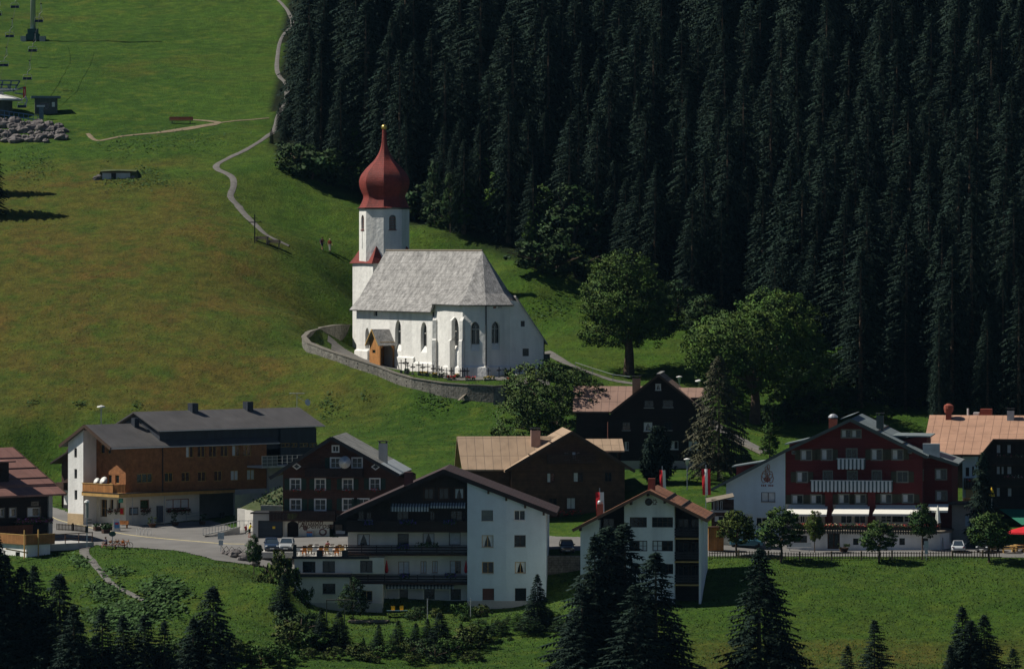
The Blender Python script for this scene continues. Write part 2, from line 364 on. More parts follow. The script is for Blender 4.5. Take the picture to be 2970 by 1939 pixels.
def chimney(root, x, y, z0, z1, w_=.9, m=None, cap=True):
    o = part('chimney', m or GREYPL, root, (x-w_/2,x+w_/2,y-w_/2,y+w_/2,z0,z1))
    if cap:
        b = MB()
        for sx in (-1,1):
            for sy in (-1,1): b.box(x+sx*w_*.4-.05,x+sx*w_*.4+.05,y+sy*w_*.4-.05,y+sy*w_*.4+.05,z1,z1+.22)
        b.box(x-w_*.6,x+w_*.6,y-w_*.6,y+w_*.6,z1+.22,z1+.3); b.build('chimney_cap', DFRAME, o)
    return o
def balcony(root, m, a0, a1, z0, z1, out=1.1, boards=VWOOD, name='balcony', rail=None, style='v', bw=.16, gap=.03, slab=DKWOOD):
    b = MB(); mbox(b, m, a0, a1, z0-.2, z0, -out, -.003); o = b.build(name, slab, root)
    r = MB()
    if style == 'v':
        n = int((a1-a0)/(bw+gap))
        for i in range(n): x = a0+i*(a1-a0)/n; mbox(r, m, x, x+bw, z0-.05, z1, -out-.04, -out)
        for e in (a0, a1-.04):
            k = int(out/(bw+gap))
            for i in range(k): d = -out+i*out/k; mbox(r, m, e, e+.04, z0-.05, z1, d, d+bw)
    elif style == 'h':
        n = max(3, int((z1-z0)/.24))
        for i in range(n): z = z0+.02+i*(z1-z0)/n; mbox(r, m, a0, a1, z, z+(z1-z0)/n*.72, -out-.04, -out)
        for k in range(int((a1-a0)/2)+2): x = a0+(a1-a0-.1)*k/(int((a1-a0)/2)+1); mbox(r, m, x, x+.1, z0, z1, -out, -out+.1)
    r.build('railing', boards, o)
    t = MB(); mbox(t, m, a0-.05, a1+.05, z1, z1+.07, -out-.08, -out+.05); t.build('handrail', rail or boards, o)
    return o
def DBG(**k):
    with open('/tmp/dbg.txt', 'a') as q: q.write(repr(k)+'\n')
# ---------------------------------------------------------------- terrain: heights measured along the photo's rays
CP = [  # native u, v, distance
 # far upper meadow, left
 (-400,-250,1040),(0,-250,1040),(500,-250,1040),(0,0,945),(300,0,943),(600,0,940),(850,0,938),(0,120,905),(300,120,905),(600,120,903),(820,120,903),
 (0,230,868),(300,230,868),(600,230,868),(820,230,866),(0,330,838),(170,345,834),(400,352,832),(600,350,832),(800,330,835),
 (-200,345,832),(0,425,815),(180,420,815),(400,420,812),(620,440,808),(780,400,815),(-200,430,812),
 (0,530,790),(330,500,794),(330,535,786),(500,520,790),(650,510,790),(800,480,795),
 (0,640,772),(300,640,770),(600,640,768),(740,700,761),(850,712,764),(900,640,779),(1000,690,774),(1000,600,783),(1200,670,771),(1250,690,769),
 (0,800,746),(300,800,745),(600,800,746),(850,800,754),(850,900,744),(700,800,749),(-200,800,746),
 (0,1000,722),(300,1000,720),(600,1000,718),(830,1010,722),(0,1120,708),(300,1130,706),(600,1130,706),(850,1130,705),
 (0,1250,694),(300,1250,694),(950,1180,697),(1100,1190,694),(1300,1200,690),(1420,1190,689),(1000,1300,675),(1200,1320,670),(1300,1330,668),
 # churchyard knoll
 (895,975,727),(930,1000,730),(1000,1010,739),(1000,985,748),(940,985,741),(1000,1036,712),(1034,1032,733),(1060,1050,727),(950,935,741),(1030,930,750),(900,930,735),(950,880,751),(1000,850,759),(1000,790,765),(1030,740,769),(1060,900,762),(1130,1078,715),(1250,1095,704),(1350,1108,700),(1450,1110,698),(1520,1100,702),(1570,1060,712),(1250,1000,742),(1400,1000,735),
 (1100,960,752),(872,1003,724),(893,1022,718.5),(945,1038,712.5),(994,1056,708.5),(1046,1072,705.5),(1098,1090,702.5),(1144,1109,699.5),(1197,1128,696.5),(1283,1150,693.5),(1359,1160,691.5),(1434,1166,690.5),(1500,1166,690),
 # meadow right of the church
 (1450,760,748),(1550,800,744),(1600,900,738),(1720,870,743),(1700,960,731),(1650,1020,723),(1809,1088,713),(1850,960,732),(1950,1000,727),(2022,1098,711),(2000,930,738),
 (1700,1090,708),(1900,1130,700),(1750,1150,697),(2100,1180,695),
 # forest slope
 (1050,586,790),(1200,649,781),(1500,740,765),(1720,830,755),(1300,560,796),(1600,600,792),(2000,800,764),(2400,900,752),(2970,950,745),(3300,960,745),
 (1000,400,825),(1500,400,830),(2000,400,835),(2500,500,820),(2970,600,806),(1000,200,878),(1500,200,880),(2000,200,885),(2500,250,875),(2970,300,868),
 (1000,0,935),(1500,0,935),(2000,0,938),(2500,0,940),(2970,0,940),(3300,0,940),(1000,-250,1040),(1500,-250,1040),(2000,-250,1040),(2500,-250,1040),(2970,-250,1040),(3400,-250,1040),
 (2300,1080,713),(2600,1130,706),(2970,1160,702),(2200,1240,688),(2300,1230,690),(2400,1220,692),(2150,1290,676),(2250,1310,673),(2050,1340,664),(1900,1342,664),(1800,1340,664),
 (2500,1330,672),(2800,1330,672),(3100,1330,672),
 # village floor
 (147,1478,668),(60,1490,664),(180,1500,660),(300,1512,650),(374,1521,640),(500,1512,648),(600,1508,651),(760,1520,642),(700,1490,660),(400,1570,622),(500,1591,612),(300,1580,615),(640,1600,609),
 (800,1590,612),(860,1595,610),(950,1590,612),(1050,1590,612),(1300,1590,612),(1200,1500,640),(1350,1500,640),(1500,1590,612),(1640,1597,610),(1620,1560,622),(1750,1540,630),(1850,1520,634),(1450,1480,645),
 (2060,1592,611),(2300,1587,618),(2300,1612,606),(2500,1612,606),(2500,1587,618),(2750,1610,606),(2900,1606,608),(2970,1604,609),(3150,1600,610),(2100,1610,607),(2750,1585,618),(3000,1585,618),(2500,1520,640),(2900,1520,640),
 (1950,1480,630),(2000,1430,638),(2080,1430,638),(2000,1380,650),(2150,1560,618),(1850,1420,642),(1900,1400,647),
 (900,1430,652),(1050,1420,655),(1200,1420,655),
 # behind the pension and bank
 (150,1400,690),(-100,1400,690),(850,1350,676),
 # slope below the left road
 (120,1660,597),(200,1630,601),(330,1600,609),(420,1612,605),(550,1622,601),(700,1650,592),(800,1690,583),(-100,1650,600),(0,1660,598),(850,1700,583),
 (100,1750,585),(300,1700,590),(400,1765,581),(600,1764,580),(750,1770,578),(100,1850,570),(400,1850,569),(600,1850,568),(750,1850,568),
 # below the big houses
 (830,1760,590),(900,1765,597),(1100,1768,598),(1300,1768,598),(1480,1765,598),(900,1803,584),(1200,1803,584),(1400,1803,584),(1550,1760,592),(1620,1745,594),(1700,1750,590),(1850,1752,587),(2030,1752,587),(2050,1760,584),
 (2080,1700,591),(2150,1720,588),(2050,1640,600),(1640,1665,604),
 (900,1870,572),(1200,1870,572),(1500,1850,573),(1800,1850,571),
 # right meadow
 (2250,1700,590),(2500,1700,590),(2800,1700,590),(2970,1690,591),(3150,1690,591),(2250,1780,580),(2500,1780,580),(2800,1780,580),(2100,1800,578),
 (2300,1843,573),(2600,1845,573),(2970,1850,572),(3150,1850,572),(2200,1850,572),(2300,1890,568),(2700,1890,568),(2970,1890,568),
 # below the frame
 (-200,1939,558),(0,1939,558),(500,1939,558),(1000,1939,558),(1500,1939,558),(2000,1939,558),(2500,1939,558),(3000,1939,558),(3200,1939,558),
 (-200,2150,530),(500,2150,530),(1500,2150,530),(2500,2150,530),(3200,2150,530),
]
pts = np.array([[(u-CX)/FOC*D, D, (HY-v)/FOC*D] for u, v, D in CP])
far = []
for x in (-700,-400,-220,220,400,700):
    for y, z in ((480,-52),(600,-38),(660,-33),(740,-6),(860,27),(1040,62),(1300,120),(1700,230)): far.append((x, y, z))
for x in (-100,0,100):
    for y, z in ((440,-58),(1300,120),(1700,230),(300,-90)): far.append((x, y, z))
pts = np.vstack([pts, np.array(far, float)])
def _phi(r): return np.where(r > 1e-9, r, 0)         # linear RBF keeps the slopes from overshooting
S0 = 3.0
dm = np.sqrt(((pts[:,None,:2]-pts[None,:,:2])**2).sum(-1)+S0*S0)
n_ = len(pts); Amat = np.zeros((n_+3, n_+3)); Amat[:n_,:n_] = dm-np.eye(n_)*.4
Amat[:n_,n_] = 1; Amat[:n_,n_+1:] = pts[:,:2]/500; Amat[n_:,:n_] = Amat[:n_,n_:].T
sol = np.linalg.solve(Amat, np.concatenate([pts[:,2], [0,0,0]]))
def _rbf(X, Y):
    out = np.zeros(X.size); xf = X.ravel(); yf = Y.ravel()
    for i in range(0, xf.size, 8000):
        a = xf[i:i+8000]; b = yf[i:i+8000]
        d = np.sqrt((a[:,None]-pts[None,:,0])**2+(b[:,None]-pts[None,:,1])**2+S0*S0)
        out[i:i+8000] = d@sol[:n_]+sol[n_]+sol[n_+1]*a/500+sol[n_+2]*b/500
    return out.reshape(X.shape)
xs = np.concatenate([np.linspace(-1200,-160,14)[:-1], np.arange(-160,160.01,1.25), np.linspace(160,1200,14)[1:]])
ys = np.concatenate([np.linspace(250,520,10)[:-1], np.arange(520,760,1.0), np.arange(760,1060,2.0), np.linspace(1060,2200,20)])
GX, GY = np.meshgrid(xs, ys)
GZ = _rbf(GX, GY)
_rng = np.random.RandomState(3)
def vnoise(X, Y, s, seed):
    r = np.random.RandomState(seed); g = r.rand(64, 64); x = X/s; y = Y/s
    xi = np.floor(x).astype(int); yi = np.floor(y).astype(int); fx = x-xi; fy = y-yi
    fx = fx*fx*(3-2*fx); fy = fy*fy*(3-2*fy); a = lambda i, j: g[(yi+j) % 64, (xi+i) % 64]
    return (a(0,0)*(1-fx)+a(1,0)*fx)*(1-fy)+(a(0,1)*(1-fx)+a(1,1)*fx)*fy-.5
# flat road platform: the sheet of asphalt lies on it, so keep the ripples off it
def inpoly(X, Y, poly):
    res = np.zeros(X.shape, bool); n = len(poly); j = n-1
    for i in range(n):
        xi, yi = poly[i][0], poly[i][1]; xj, yj = poly[j][0], poly[j][1]
        c = ((yi > Y) != (yj > Y)) & (X < (xj-xi)*(Y-yi)/(yj-yi+1e-12)+xi); res ^= c; j = i
    return res
def Hraw(x, y):
    x = np.atleast_1d(np.asarray(x, float)); y = np.atleast_1d(np.asarray(y, float))
    i = np.clip(np.searchsorted(xs, x)-1, 0, len(xs)-2); j = np.clip(np.searchsorted(ys, y)-1, 0, len(ys)-2)
    fx = (x-xs[i])/(xs[i+1]-xs[i]); fy = (y-ys[j])/(ys[j+1]-ys[j])
    return (GZ[j,i]*(1-fx)+GZ[j,i+1]*fx)*(1-fy)+(GZ[j+1,i]*(1-fx)+GZ[j+1,i+1]*fx)*fy
def H(x, y): return float(Hraw(x, y)[0])
def onray(c, x, y, Dmin=540, Dmax=1040):      # where the photo's ray meets the ground
    u, v = nat(c, x, y); D = np.arange(Dmin, Dmax, .5)
    z = Hraw((u-CX)/FOC*D, D); r = (HY-v)/FOC*D; k = np.where(r <= z)[0]
    d = D[k[0]] if len(k) else Dmax
    return Vector(((u-CX)/FOC*d, d, H((u-CX)/FOC*d, d)))
def G(x, y, dz=0.): return Vector((x, y, H(x, y)+dz))
near = (GX > -160) & (GX < 160) & (GY > 520) & (GY < 1060)
rip = vnoise(GX, GY, 9, 1)*.5+vnoise(GX, GY, 3.7, 2)*.22+vnoise(GX, GY, 1.7, 5)*.09
_road = [onray('C',*q) for q in ((0,925),(360,895),(470,925),(900,1010),(1450,985),(1800,1080),(2400,1100))]
_road2 = [onray('C',*q) for q in ((2400,1330),(1990,1345),(1500,1250),(1200,1180),(700,1150),(600,1120),(350,1110),(0,1060))]
roadpoly = [(p.x, p.y) for p in _road+_road2]
flat = inpoly(GX, GY, roadpoly) | ((GY > 603) & (GY < 660) & (GX > -25) & (GX < 80))
GZ = GZ+np.where(near & ~flat, rip, 0)
NX, NY = len(xs), len(ys)
def smoothstep(a, b, x): t = np.clip((x-a)/(b-a), 0, 1); return t*t*(3-2*t)
# kinds of grass: dry = straw-brown hay meadow, lush = bright mown green
PU = CX+GX/GY*FOC; PV = HY-GZ/GY*FOC     # used only to place the patches of different grass on the hill
nz1 = vnoise(GX, GY, 22, 8)+.6*vnoise(GX, GY, 8, 9)+.4*vnoise(GX, GY, 3, 10)
dry = smoothstep(430, 680, PV+nz1*260)*(1-smoothstep(1000, 1330, PV+nz1*260))*(1-smoothstep(640, 1060, PU+nz1*330-(PV-700)*.35))*(GY > 640)
dry = np.maximum(dry, .55*smoothstep(.15, .5, nz1)*(GY > 640)*(PU < 900))
dry = np.maximum(dry, .75*smoothstep(1835, 1885, PV+nz1*25)*(GY < 600)*smoothstep(1900,2100,PU))
dry = np.maximum(dry, .45*smoothstep(.1,.6,nz1)*(GY < 620))
lush = smoothstep(560,1000,PU+nz1*260-(PV-500)*.3)*(GY > 700)*(PU < 2100)
lush = np.maximum(lush, (GY < 606)*(GY > 574)*(PU > 2000)*.6); lush = np.maximum(lush, ((GY > 582)&(GY < 600)&(PU > 880)&(PU < 1600))*1.)
lush = np.maximum(lush, .8*((PV > 1835)&(PV < 1850)&(PU > 2000)&(GY < 600)))
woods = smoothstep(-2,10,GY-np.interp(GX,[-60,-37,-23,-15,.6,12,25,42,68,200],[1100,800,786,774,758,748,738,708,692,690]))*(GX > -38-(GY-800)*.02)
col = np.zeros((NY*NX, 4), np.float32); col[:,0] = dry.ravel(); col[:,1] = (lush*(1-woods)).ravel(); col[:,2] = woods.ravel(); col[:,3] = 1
me = bpy.data.meshes.new('terrain')
V = np.stack([GX, GY, GZ], -1).reshape(-1, 3)
idx = np.arange(NX*NY).reshape(NY, NX); F4 = np.stack([idx[:-1,:-1], idx[:-1,1:], idx[1:,1:], idx[1:,:-1]], -1).reshape(-1, 4)
me.from_pydata(V.tolist(), [], F4.tolist()); ca = me.color_attributes.new('grass_kind', 'FLOAT_COLOR', 'POINT'); ca.data.foreach_set('color', col.ravel())
me.polygons.foreach_set('use_smooth', [True]*len(F4))
def grass_mat():
    m = bpy.data.materials.new('alpine_meadow'); m.use_nodes = True; n = m.node_tree.nodes; l = m.node_tree.links; b = n['Principled BSDF']
    b.inputs['Roughness'].default_value = .95; b.inputs['Specular IOR Level'].default_value = .1
    at = n.new('ShaderNodeAttribute'); at.attribute_name = 'grass_kind'; sp = n.new('ShaderNodeSeparateColor'); l.new(at.outputs['Color'], sp.inputs[0])
    tc = n.new('ShaderNodeTexCoord')
    def noise(s, d=6, r=.6, mp=None):
        q = n.new('ShaderNodeTexNoise'); q.inputs['Scale'].default_value = s; q.inputs['Detail'].default_value = d; q.inputs['Roughness'].default_value = r
        if mp: k = n.new('ShaderNodeMapping'); k.inputs['Scale'].default_value = mp; l.new(tc.outputs['Object'], k.inputs[0]); l.new(k.outputs[0], q.inputs['Vector'])
        else: l.new(tc.outputs['Object'], q.inputs['Vector'])
        return q.outputs[0]
    def mix(a, c, f, t='MIX'):
        k = n.new('ShaderNodeMix'); k.data_type = 'RGBA'; k.blend_type = t
        for i, q in ((6, a), (7, c)):
            if isinstance(q, tuple): k.inputs[i].default_value = (*q, 1)
            else: l.new(q, k.inputs[i])
        if isinstance(f, float): k.inputs[0].default_value = f
        else: l.new(f, k.inputs[0])
        return k.outputs[2]
    def rng(x, a, c, d=0., e=1.):
        k = n.new('ShaderNodeMapRange'); k.inputs[1].default_value = a; k.inputs[2].default_value = c; k.inputs[3].default_value = d; k.inputs[4].default_value = e; l.new(x, k.inputs[0]); return k.outputs[0]
    g = mix((.050,.104,.0135), (.036,.082,.0105), rng(noise(.06), .4, .6))
    g = mix(g, (.082,.104,.016), rng(noise(.25,8,.7), .5, .75))
    d = mix((.088,.090,.017), (.106,.076,.019), rng(noise(.12,7,.65,(1,.5,1)), .44, .68))
    d = mix(d, (.060,.092,.014), rng(noise(.22,8,.7), .46, .64))
    g = mix(g, d, sp.outputs[0])
    g = mix(g, mix((.046,.100,.012), (.060,.098,.014), rng(noise(.2), .4, .6)), sp.outputs[1])
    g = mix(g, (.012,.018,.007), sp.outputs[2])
    k = mix((.55,.55,.55), (1.35,1.35,1.35), rng(noise(1.7,7,.85), .3, .7))
    g = mix(g, k, 1., 'MULTIPLY')
    k = mix((.75,.78,.8), (1.25,1.2,1.1), rng(noise(.5,4,.6), .35, .65)); g = mix(g, k, 1., 'MULTIPLY')
    l.new(g, b.inputs['Base Color'])
    b1 = n.new('ShaderNodeBump'); b1.inputs['Strength'].default_value = 1.0; b1.inputs['Distance'].default_value = .35; l.new(noise(2.0,6,.7), b1.inputs['Height'])
    l.new(b1.outputs[0], b.inputs['Normal'])
    return m
me.materials.append(grass_mat()); ter = bpy.data.objects.new('ground', me); C.objects.link(ter); tag(ter, kind='structure')
def sheet(name, poly, m, dz=.06, step=.8, kind='structure'):      # a surface draped on the ground
    px = [p[0] for p in poly]; py = [p[1] for p in poly]
    gx = np.arange(min(px), max(px)+step, step); gy = np.arange(min(py), max(py)+step, step)
    X, Y = np.meshgrid(gx, gy); ins = inpoly(X, Y, poly); Z = Hraw(X.ravel(), Y.ravel()).reshape(X.shape)+dz
    ok = ins[:-1,:-1]|ins[:-1,1:]|ins[1:,1:]|ins[1:,:-1]
    ii = np.arange(X.size).reshape(X.shape); fs = np.stack([ii[:-1,:-1], ii[:-1,1:], ii[1:,1:], ii[1:,:-1]], -1)[ok]
    used = np.unique(fs); mp = -np.ones(X.size, int); mp[used] = np.arange(len(used))
    vs = np.stack([X, Y, Z], -1).reshape(-1,3)[used]; e = MB(); e.v = vs.tolist(); e.f = mp[fs].tolist(); e.mi = [0]*len(e.f)
    o = e.build(name, m, smooth=True); return tag(o, kind=kind)
def ribbon(name, pts, wd, m, dz=.07, kind='structure', jit=0., sub=6, sides=3):
    P_ = [Vector((p[0], p[1], 0)) for p in pts]; out = []
    for i in range(len(P_)-1):      # Catmull-Rom
        a, b, c, d = P_[max(i-1,0)], P_[i], P_[i+1], P_[min(i+2,len(P_)-1)]
        k = max(2, int((c-b).length/1.0))
        for t in range(k):
            t /= k; out.append(.5*((2*b)+(c-a)*t+(2*a-5*b+4*c-d)*t*t+(3*b-a-3*c+d)*t**3))
    out.append(P_[-1]); e = MB(); n = sides+1
    for i, p in enumerate(out):
        d = (out[min(i+1,len(out)-1)]-out[max(i-1,0)]).normalized(); s = Vector((-d.y, d.x, 0))
        ww = (wd if not hasattr(wd,'__len__') else np.interp(i/(len(out)-1), np.linspace(0,1,len(wd)), wd))*(1+jit*random.uniform(-1,1))
        for k in range(n):
            q = p+s*ww*(k/sides-.5); e.v.append((q.x, q.y, H(q.x, q.y)+dz-(0.05 if k in (0, sides) else 0)))
    for i in range(len(out)-1):
        for k in range(sides): e.f.append((i*n+k, i*n+k+1, (i+1)*n+k+1, (i+1)*n+k)); e.mi.append(0)
    o = e.build(name, m, smooth=True); return tag(o, kind=kind)
# the village road and forecourt
sheet('road', roadpoly, ASPH, .07, .3)
yl = [onray('C',*q) for q in ((355,950),(600,1020),(850,1070),(1150,1105),(1500,1135),(1690,1142))]
ribbon('road_line', [(p.x,p.y) for p in yl], .22, LINE, .13)
r2 = [(-6,606),(2,612),(22,606.5),(50,605.5),(85,605),(85,622),(50,620),(24,618),(8,622),(-8,632),(-22,634),(-20,612)]
sheet('street', r2, ASPH, .05, .4)
# footpaths on the hill
def onl(c, L): return [(lambda p: (p.x, p.y))(onray(c, x, y)) for x, y in L]
ribbon('footpath', onl('A', [(2085,0),(2150,70),(2195,190),(2110,300),(2080,480),(2095,570),(2150,640),(2150,760),(2110,830)]), [.55,.65,.55,.7,.8,.85,.8], PATHM, .1, jit=.08)
ribbon('footpath', onl('A', [(2110,830),(2080,900),(2030,1010),(1880,1110),(1720,1190),(1630,1240),(1640,1280),(1740,1330),(1755,1400),(1730,1480),(1790,1554)]), [.8,.6,.8,.8,1.0,.95,1.0], PATHM, .1, jit=.08)
ribbon('footpath', onl('V', [(553.5,480.5),(580,512),(620,548),(672,575)]), [1.2,1.0,.7], PATHM, .1, jit=.08)
ribbon('footpath', onl('A', [(660,1010),(730,1060),(900,1030),(1250,995),(1500,955),(1640,930),(1560,912),(1450,905)]), [.7,.8,.9,1.2,2.6,1.2,.6], DIRTM, .1, jit=.1)
ribbon('footpath', onl('A', [(1640,930),(1760,912),(2020,893)]), [.8,.4], DIRTM, .1, jit=.1)
ribbon('footpath', onl('N', [(1110,1262),(960,1320),(965,1400),(1060,1500)])+onl('H', [(690,250),(760,330),(880,405),(1010,470)]), [1.4,1.0,.8,.6], PATHM, .1, jit=.08)
ribbon('footpath', onl('K', [(310,770),(400,810),(520,870),(640,915),(780,960),(930,985)]), [1.6,1.4,1.4], PATHM, .1, jit=.05)
ribbon('footpath', onl('K', [(1440,1240),(1560,1320),(1700,1400),(1830,1465)]), [2.2,2.2], PATHM, .1, jit=.05)
# ---------------------------------------------------------------- trees
NEEDLE = mat('spruce_needles', (.0145,.029,.0205), .85, .3, .8, 0, spec=.08, attr='tint')
LEAF = mat('broad_leaves', (.042,.070,.020), .7, .25, .6, 0, spec=.12, attr='tint')
LARCHM = mat('larch_needles', (.055,.06,.032), .8, .2, .8, 0, spec=.2, attr='tint')
def tri_mesh(name, vs, fs, tints, m, parent=None, nrm=None):
    if nrm is not None:      # soft foliage shading: bend each leaf's normal outwards, wound to agree with it
        A = np.array(vs); F_ = np.array(fs); g = np.cross(A[F_[:,1]]-A[F_[:,0]], A[F_[:,2]]-A[F_[:,0]]); k_ = (g*nrm).sum(1) < 0; F_[k_] = F_[k_][:,::-1]; fs = F_.tolist()
    me = bpy.data.meshes.new(name); me.from_pydata(vs, [], fs); me.materials.append(m)
    if nrm is not None:
        me.polygons.foreach_set('use_smooth', [True]*len(fs)); nn = nrm/np.linalg.norm(nrm, axis=1, keepdims=True)
        me.normals_split_custom_set(np.repeat(nn, len(fs[0]), axis=0).tolist())
    ca = me.color_attributes.new('tint', 'FLOAT_COLOR', 'CORNER')
    k = len(fs[0]); a = np.ones((len(fs)*k, 4), np.float32); a[:,:3] = np.repeat(np.array(tints, np.float32), k, axis=0); ca.data.foreach_set('color', a.ravel())
    o = bpy.data.objects.new(name, me); C.objects.link(o); o.parent = parent; return o
def spruce_data(seed, h=26., rmax=3.3, dens=1., droop=.5, lean=.66, ragged=.25, low=.06, twig=.56):
    rd = random.Random(seed); vs = []; fs = []; tn = []
    z = h*low; lv = 0
    bulge = [rd.uniform(1-ragged, 1+ragged) for _ in range(9)]
    while z < h*.985:
        q = z/h; L0 = rmax*((1-math.exp(-2.7*(1-q)))/.933 if lean < .8 else (1-q)**lean)*(.75+.25*min(1, q/.12))+.08
        n = max(4, int((7+3*(1-q))*dens)); a0 = rd.random()*6.28
        for k in range(n):
            a = a0+k*6.283/n+rd.uniform(-.3,.3)
            L = L0*rd.uniform(.68,1.15)*bulge[int(a*1.43) % 9]
            ca, sa = math.cos(a), math.sin(a); zz = z+rd.uniform(-.2,.2)
            tt = rd.uniform(.8,1.22); tint = (tt*rd.uniform(.95,1.15), tt, tt*rd.uniform(.85,1.15))
            m = max(2, int(L/.42/twig)); up = .10 if q < .8 else .35
            def bp(t): return (ca*L*t, sa*L*t, zz+L*(up*t-droop*t*t))
            for i in range(m+1):
                t = (i+.35)/(m+.35)
                if t < .12: continue
                x, y, w_ = bp(t); tl = (.32+.50*math.sin(min(1,t)*2.6))*twig**.6*(.55+.45*min(1,L/2.5))*rd.uniform(.75,1.2)
                for s in (-1, 1) if i < m else (-1, 1, 0):
                    da = a+s*rd.uniform(.5,1.0); dx, dy = math.cos(da), math.sin(da); dz = -rd.uniform(.15,.75)
                    wd = .17*twig**.45*rd.uniform(.8,1.3); px, py = -sa*0+ca, sa
                    b = len(vs)
                    vs.append((x-px*wd, y-py*wd, w_+.03)); vs.append((x+px*wd, y+py*wd, w_-.02)); vs.append((x+dx*tl, y+dy*tl, w_+dz*tl))
                    fs.append((b, b+1, b+2)); tn.append(tint)
                    if s and rd.random() < .7:     # hanging twig
                        b = len(vs); vs.append((x-px*wd*.8, y-py*wd*.8, w_)); vs.append((x+px*wd*.8, y+py*wd*.8, w_)); vs.append((x+dx*tl*.3, y+dy*tl*.3, w_-tl*rd.uniform(.7,1.2)))
                        fs.append((b, b+1, b+2)); tn.append(tint)
        z += h*.0195*rd.uniform(.8,1.25)*(.6 if q > .85 else 1)/max(.8,dens**.5); lv += 1
    for k in range(6):      # leader
        a = k*1.05; b = len(vs); vs += [(0,0,h*.94),(.09*math.cos(a),.09*math.sin(a),h*.95),(0,0,h*1.01)]; fs.append((b,b+1,b+2)); tn.append((1,1,1))
    return vs, fs, tn
def make_spruce(seed, name='spruce_tree', m=None, **kw):
    h = kw.get('h', 26.); t = thing(name, 'x', 'spruce tree')
    vs, fs, tn = spruce_data(seed, **kw); A = np.array(vs)[np.array(fs)].mean(1); rr_ = np.hypot(A[:,0], A[:,1])[:,None]+.3
    nr = np.concatenate([A[:,:2]/rr_, np.full((len(A),1), .45)], 1)+np.random.RandomState(seed).normal(0,.33,(len(A),3)); tri_mesh('crown', vs, fs, tn, m or NEEDLE, t, nr)
    b = MB(); b.tube([(0,0,-1.5),(0,0,0),(.05,0,h*.4),(0,0,h*.97)], [h*.016,h*.014,h*.008,.02], 7); b.build('trunk', BARK, t)
    t['h'] = h; return t
def free(o):
    for c in list(o.children): free(c)
    bpy.data.objects.remove(o)
class Kind:      # first use takes the model itself, later uses copy it
    def __init__(s, maker): s.maker = maker; s.o = None
    def get(s):
        if s.o is None: s.o = s.maker(); return s.o
        return copy_tree(s.o)
SP = [Kind(lambda i=i, k=k: make_spruce(100+i, **k)) for i, k in enumerate([
    dict(), dict(rmax=2.9, droop=.65, ragged=.35), dict(rmax=3.9, droop=.4, ragged=.3), dict(rmax=3.2, ragged=.45, dens=.85), dict(rmax=2.6, lean=.6, droop=.75, ragged=.3)])]
NS = [Kind(lambda i=i, k=k: make_spruce(200+i, **k)) for i, k in enumerate([
    dict(h=14, rmax=2.9, droop=.25, low=.03, ragged=.2, twig=.5, lean=.9), dict(h=14, rmax=3.2, droop=.35, low=.03, ragged=.35, twig=.5, lean=.85), dict(h=14, rmax=2.5, droop=.2, ragged=.35, low=.04, dens=.85, twig=.5, lean=.9)])]
def put_tree(kind, x, y, h, wf=1., label='', cat='spruce tree', group=None, rz=None):
    t = kind.get(); k = h/t['h']; t.location = G(x, y, -.15); t.scale = (k*wf, k*wf, k); t.rotation_euler = (0, 0, random.random()*6.28 if rz is None else rz)
    t['label'] = label; t['category'] = cat
    if group: t['group'] = group
    elif 'group' in t: del t['group']
    return t
def tip_tree(kind, c, x, y, D, wf=1., label='', cat='spruce tree', group=None):      # tree whose tip shows at this pixel
    p = P(c, x, y, D); return put_tree(kind, p.x, p.y, p.z-H(p.x, p.y)+.15, wf, label, cat, group)
# the forest on the slope
edge = [(-42,960),(-40,920),(-38.5,880),(-36,850),(-37.5,826),(-37,803),(-23,788),(-15,777),(.6,762),(12,752),(22,742),(30,718),(42,698),(55,685),(95,677)]
def edge_y(x): return np.interp(x, [e[0] for e in edge[4:]], [e[1] for e in edge[4:]])
def edge_x(y): return np.interp(y, [803,826,850,880,920,960], [-37,-37,-34.5,-36,-37,-38])
rf = random.Random(11); spots = []
y = 690.
while y < 925:
    x = -40+rf.uniform(0,4)
    while x < 92:
        xx, yy = x+rf.uniform(-2.4,2.4), y+rf.uniform(-2.4,2.4)
        if abs(xx) < yy*.1+4 and yy > edge_y(xx)+2 and xx > edge_x(yy)+2 and (yy > 740 or xx > 36): spots.append((xx, yy))
        x += 6.3 if yy < 800 else 7.0
    y += 6.6 if y < 800 else 7.6
spots.sort(key=lambda p: p[1]); rest = spots[285:]; spots = spots[:285]
for i, (x, y) in enumerate(spots):
    d = y-edge_y(x); h = rf.uniform(16,29)*(.62 if d < 7 and x < 35 else .85 if d < 14 else 1.)
    lab = ('tall dark spruce in the upper rows of the shaded forest' if y > 830 else 'dark spruce in the shaded forest above the red hotel' if x > 30 else
           'dark spruce in the dense forest behind the white church' if d > 14 else 'shorter dark spruce at the lower edge of the forest')
    put_tree(SP[rf.randrange(5)], x, y, h, rf.uniform(1.1,1.6), lab, 'spruce tree', 'spruces of the forest')
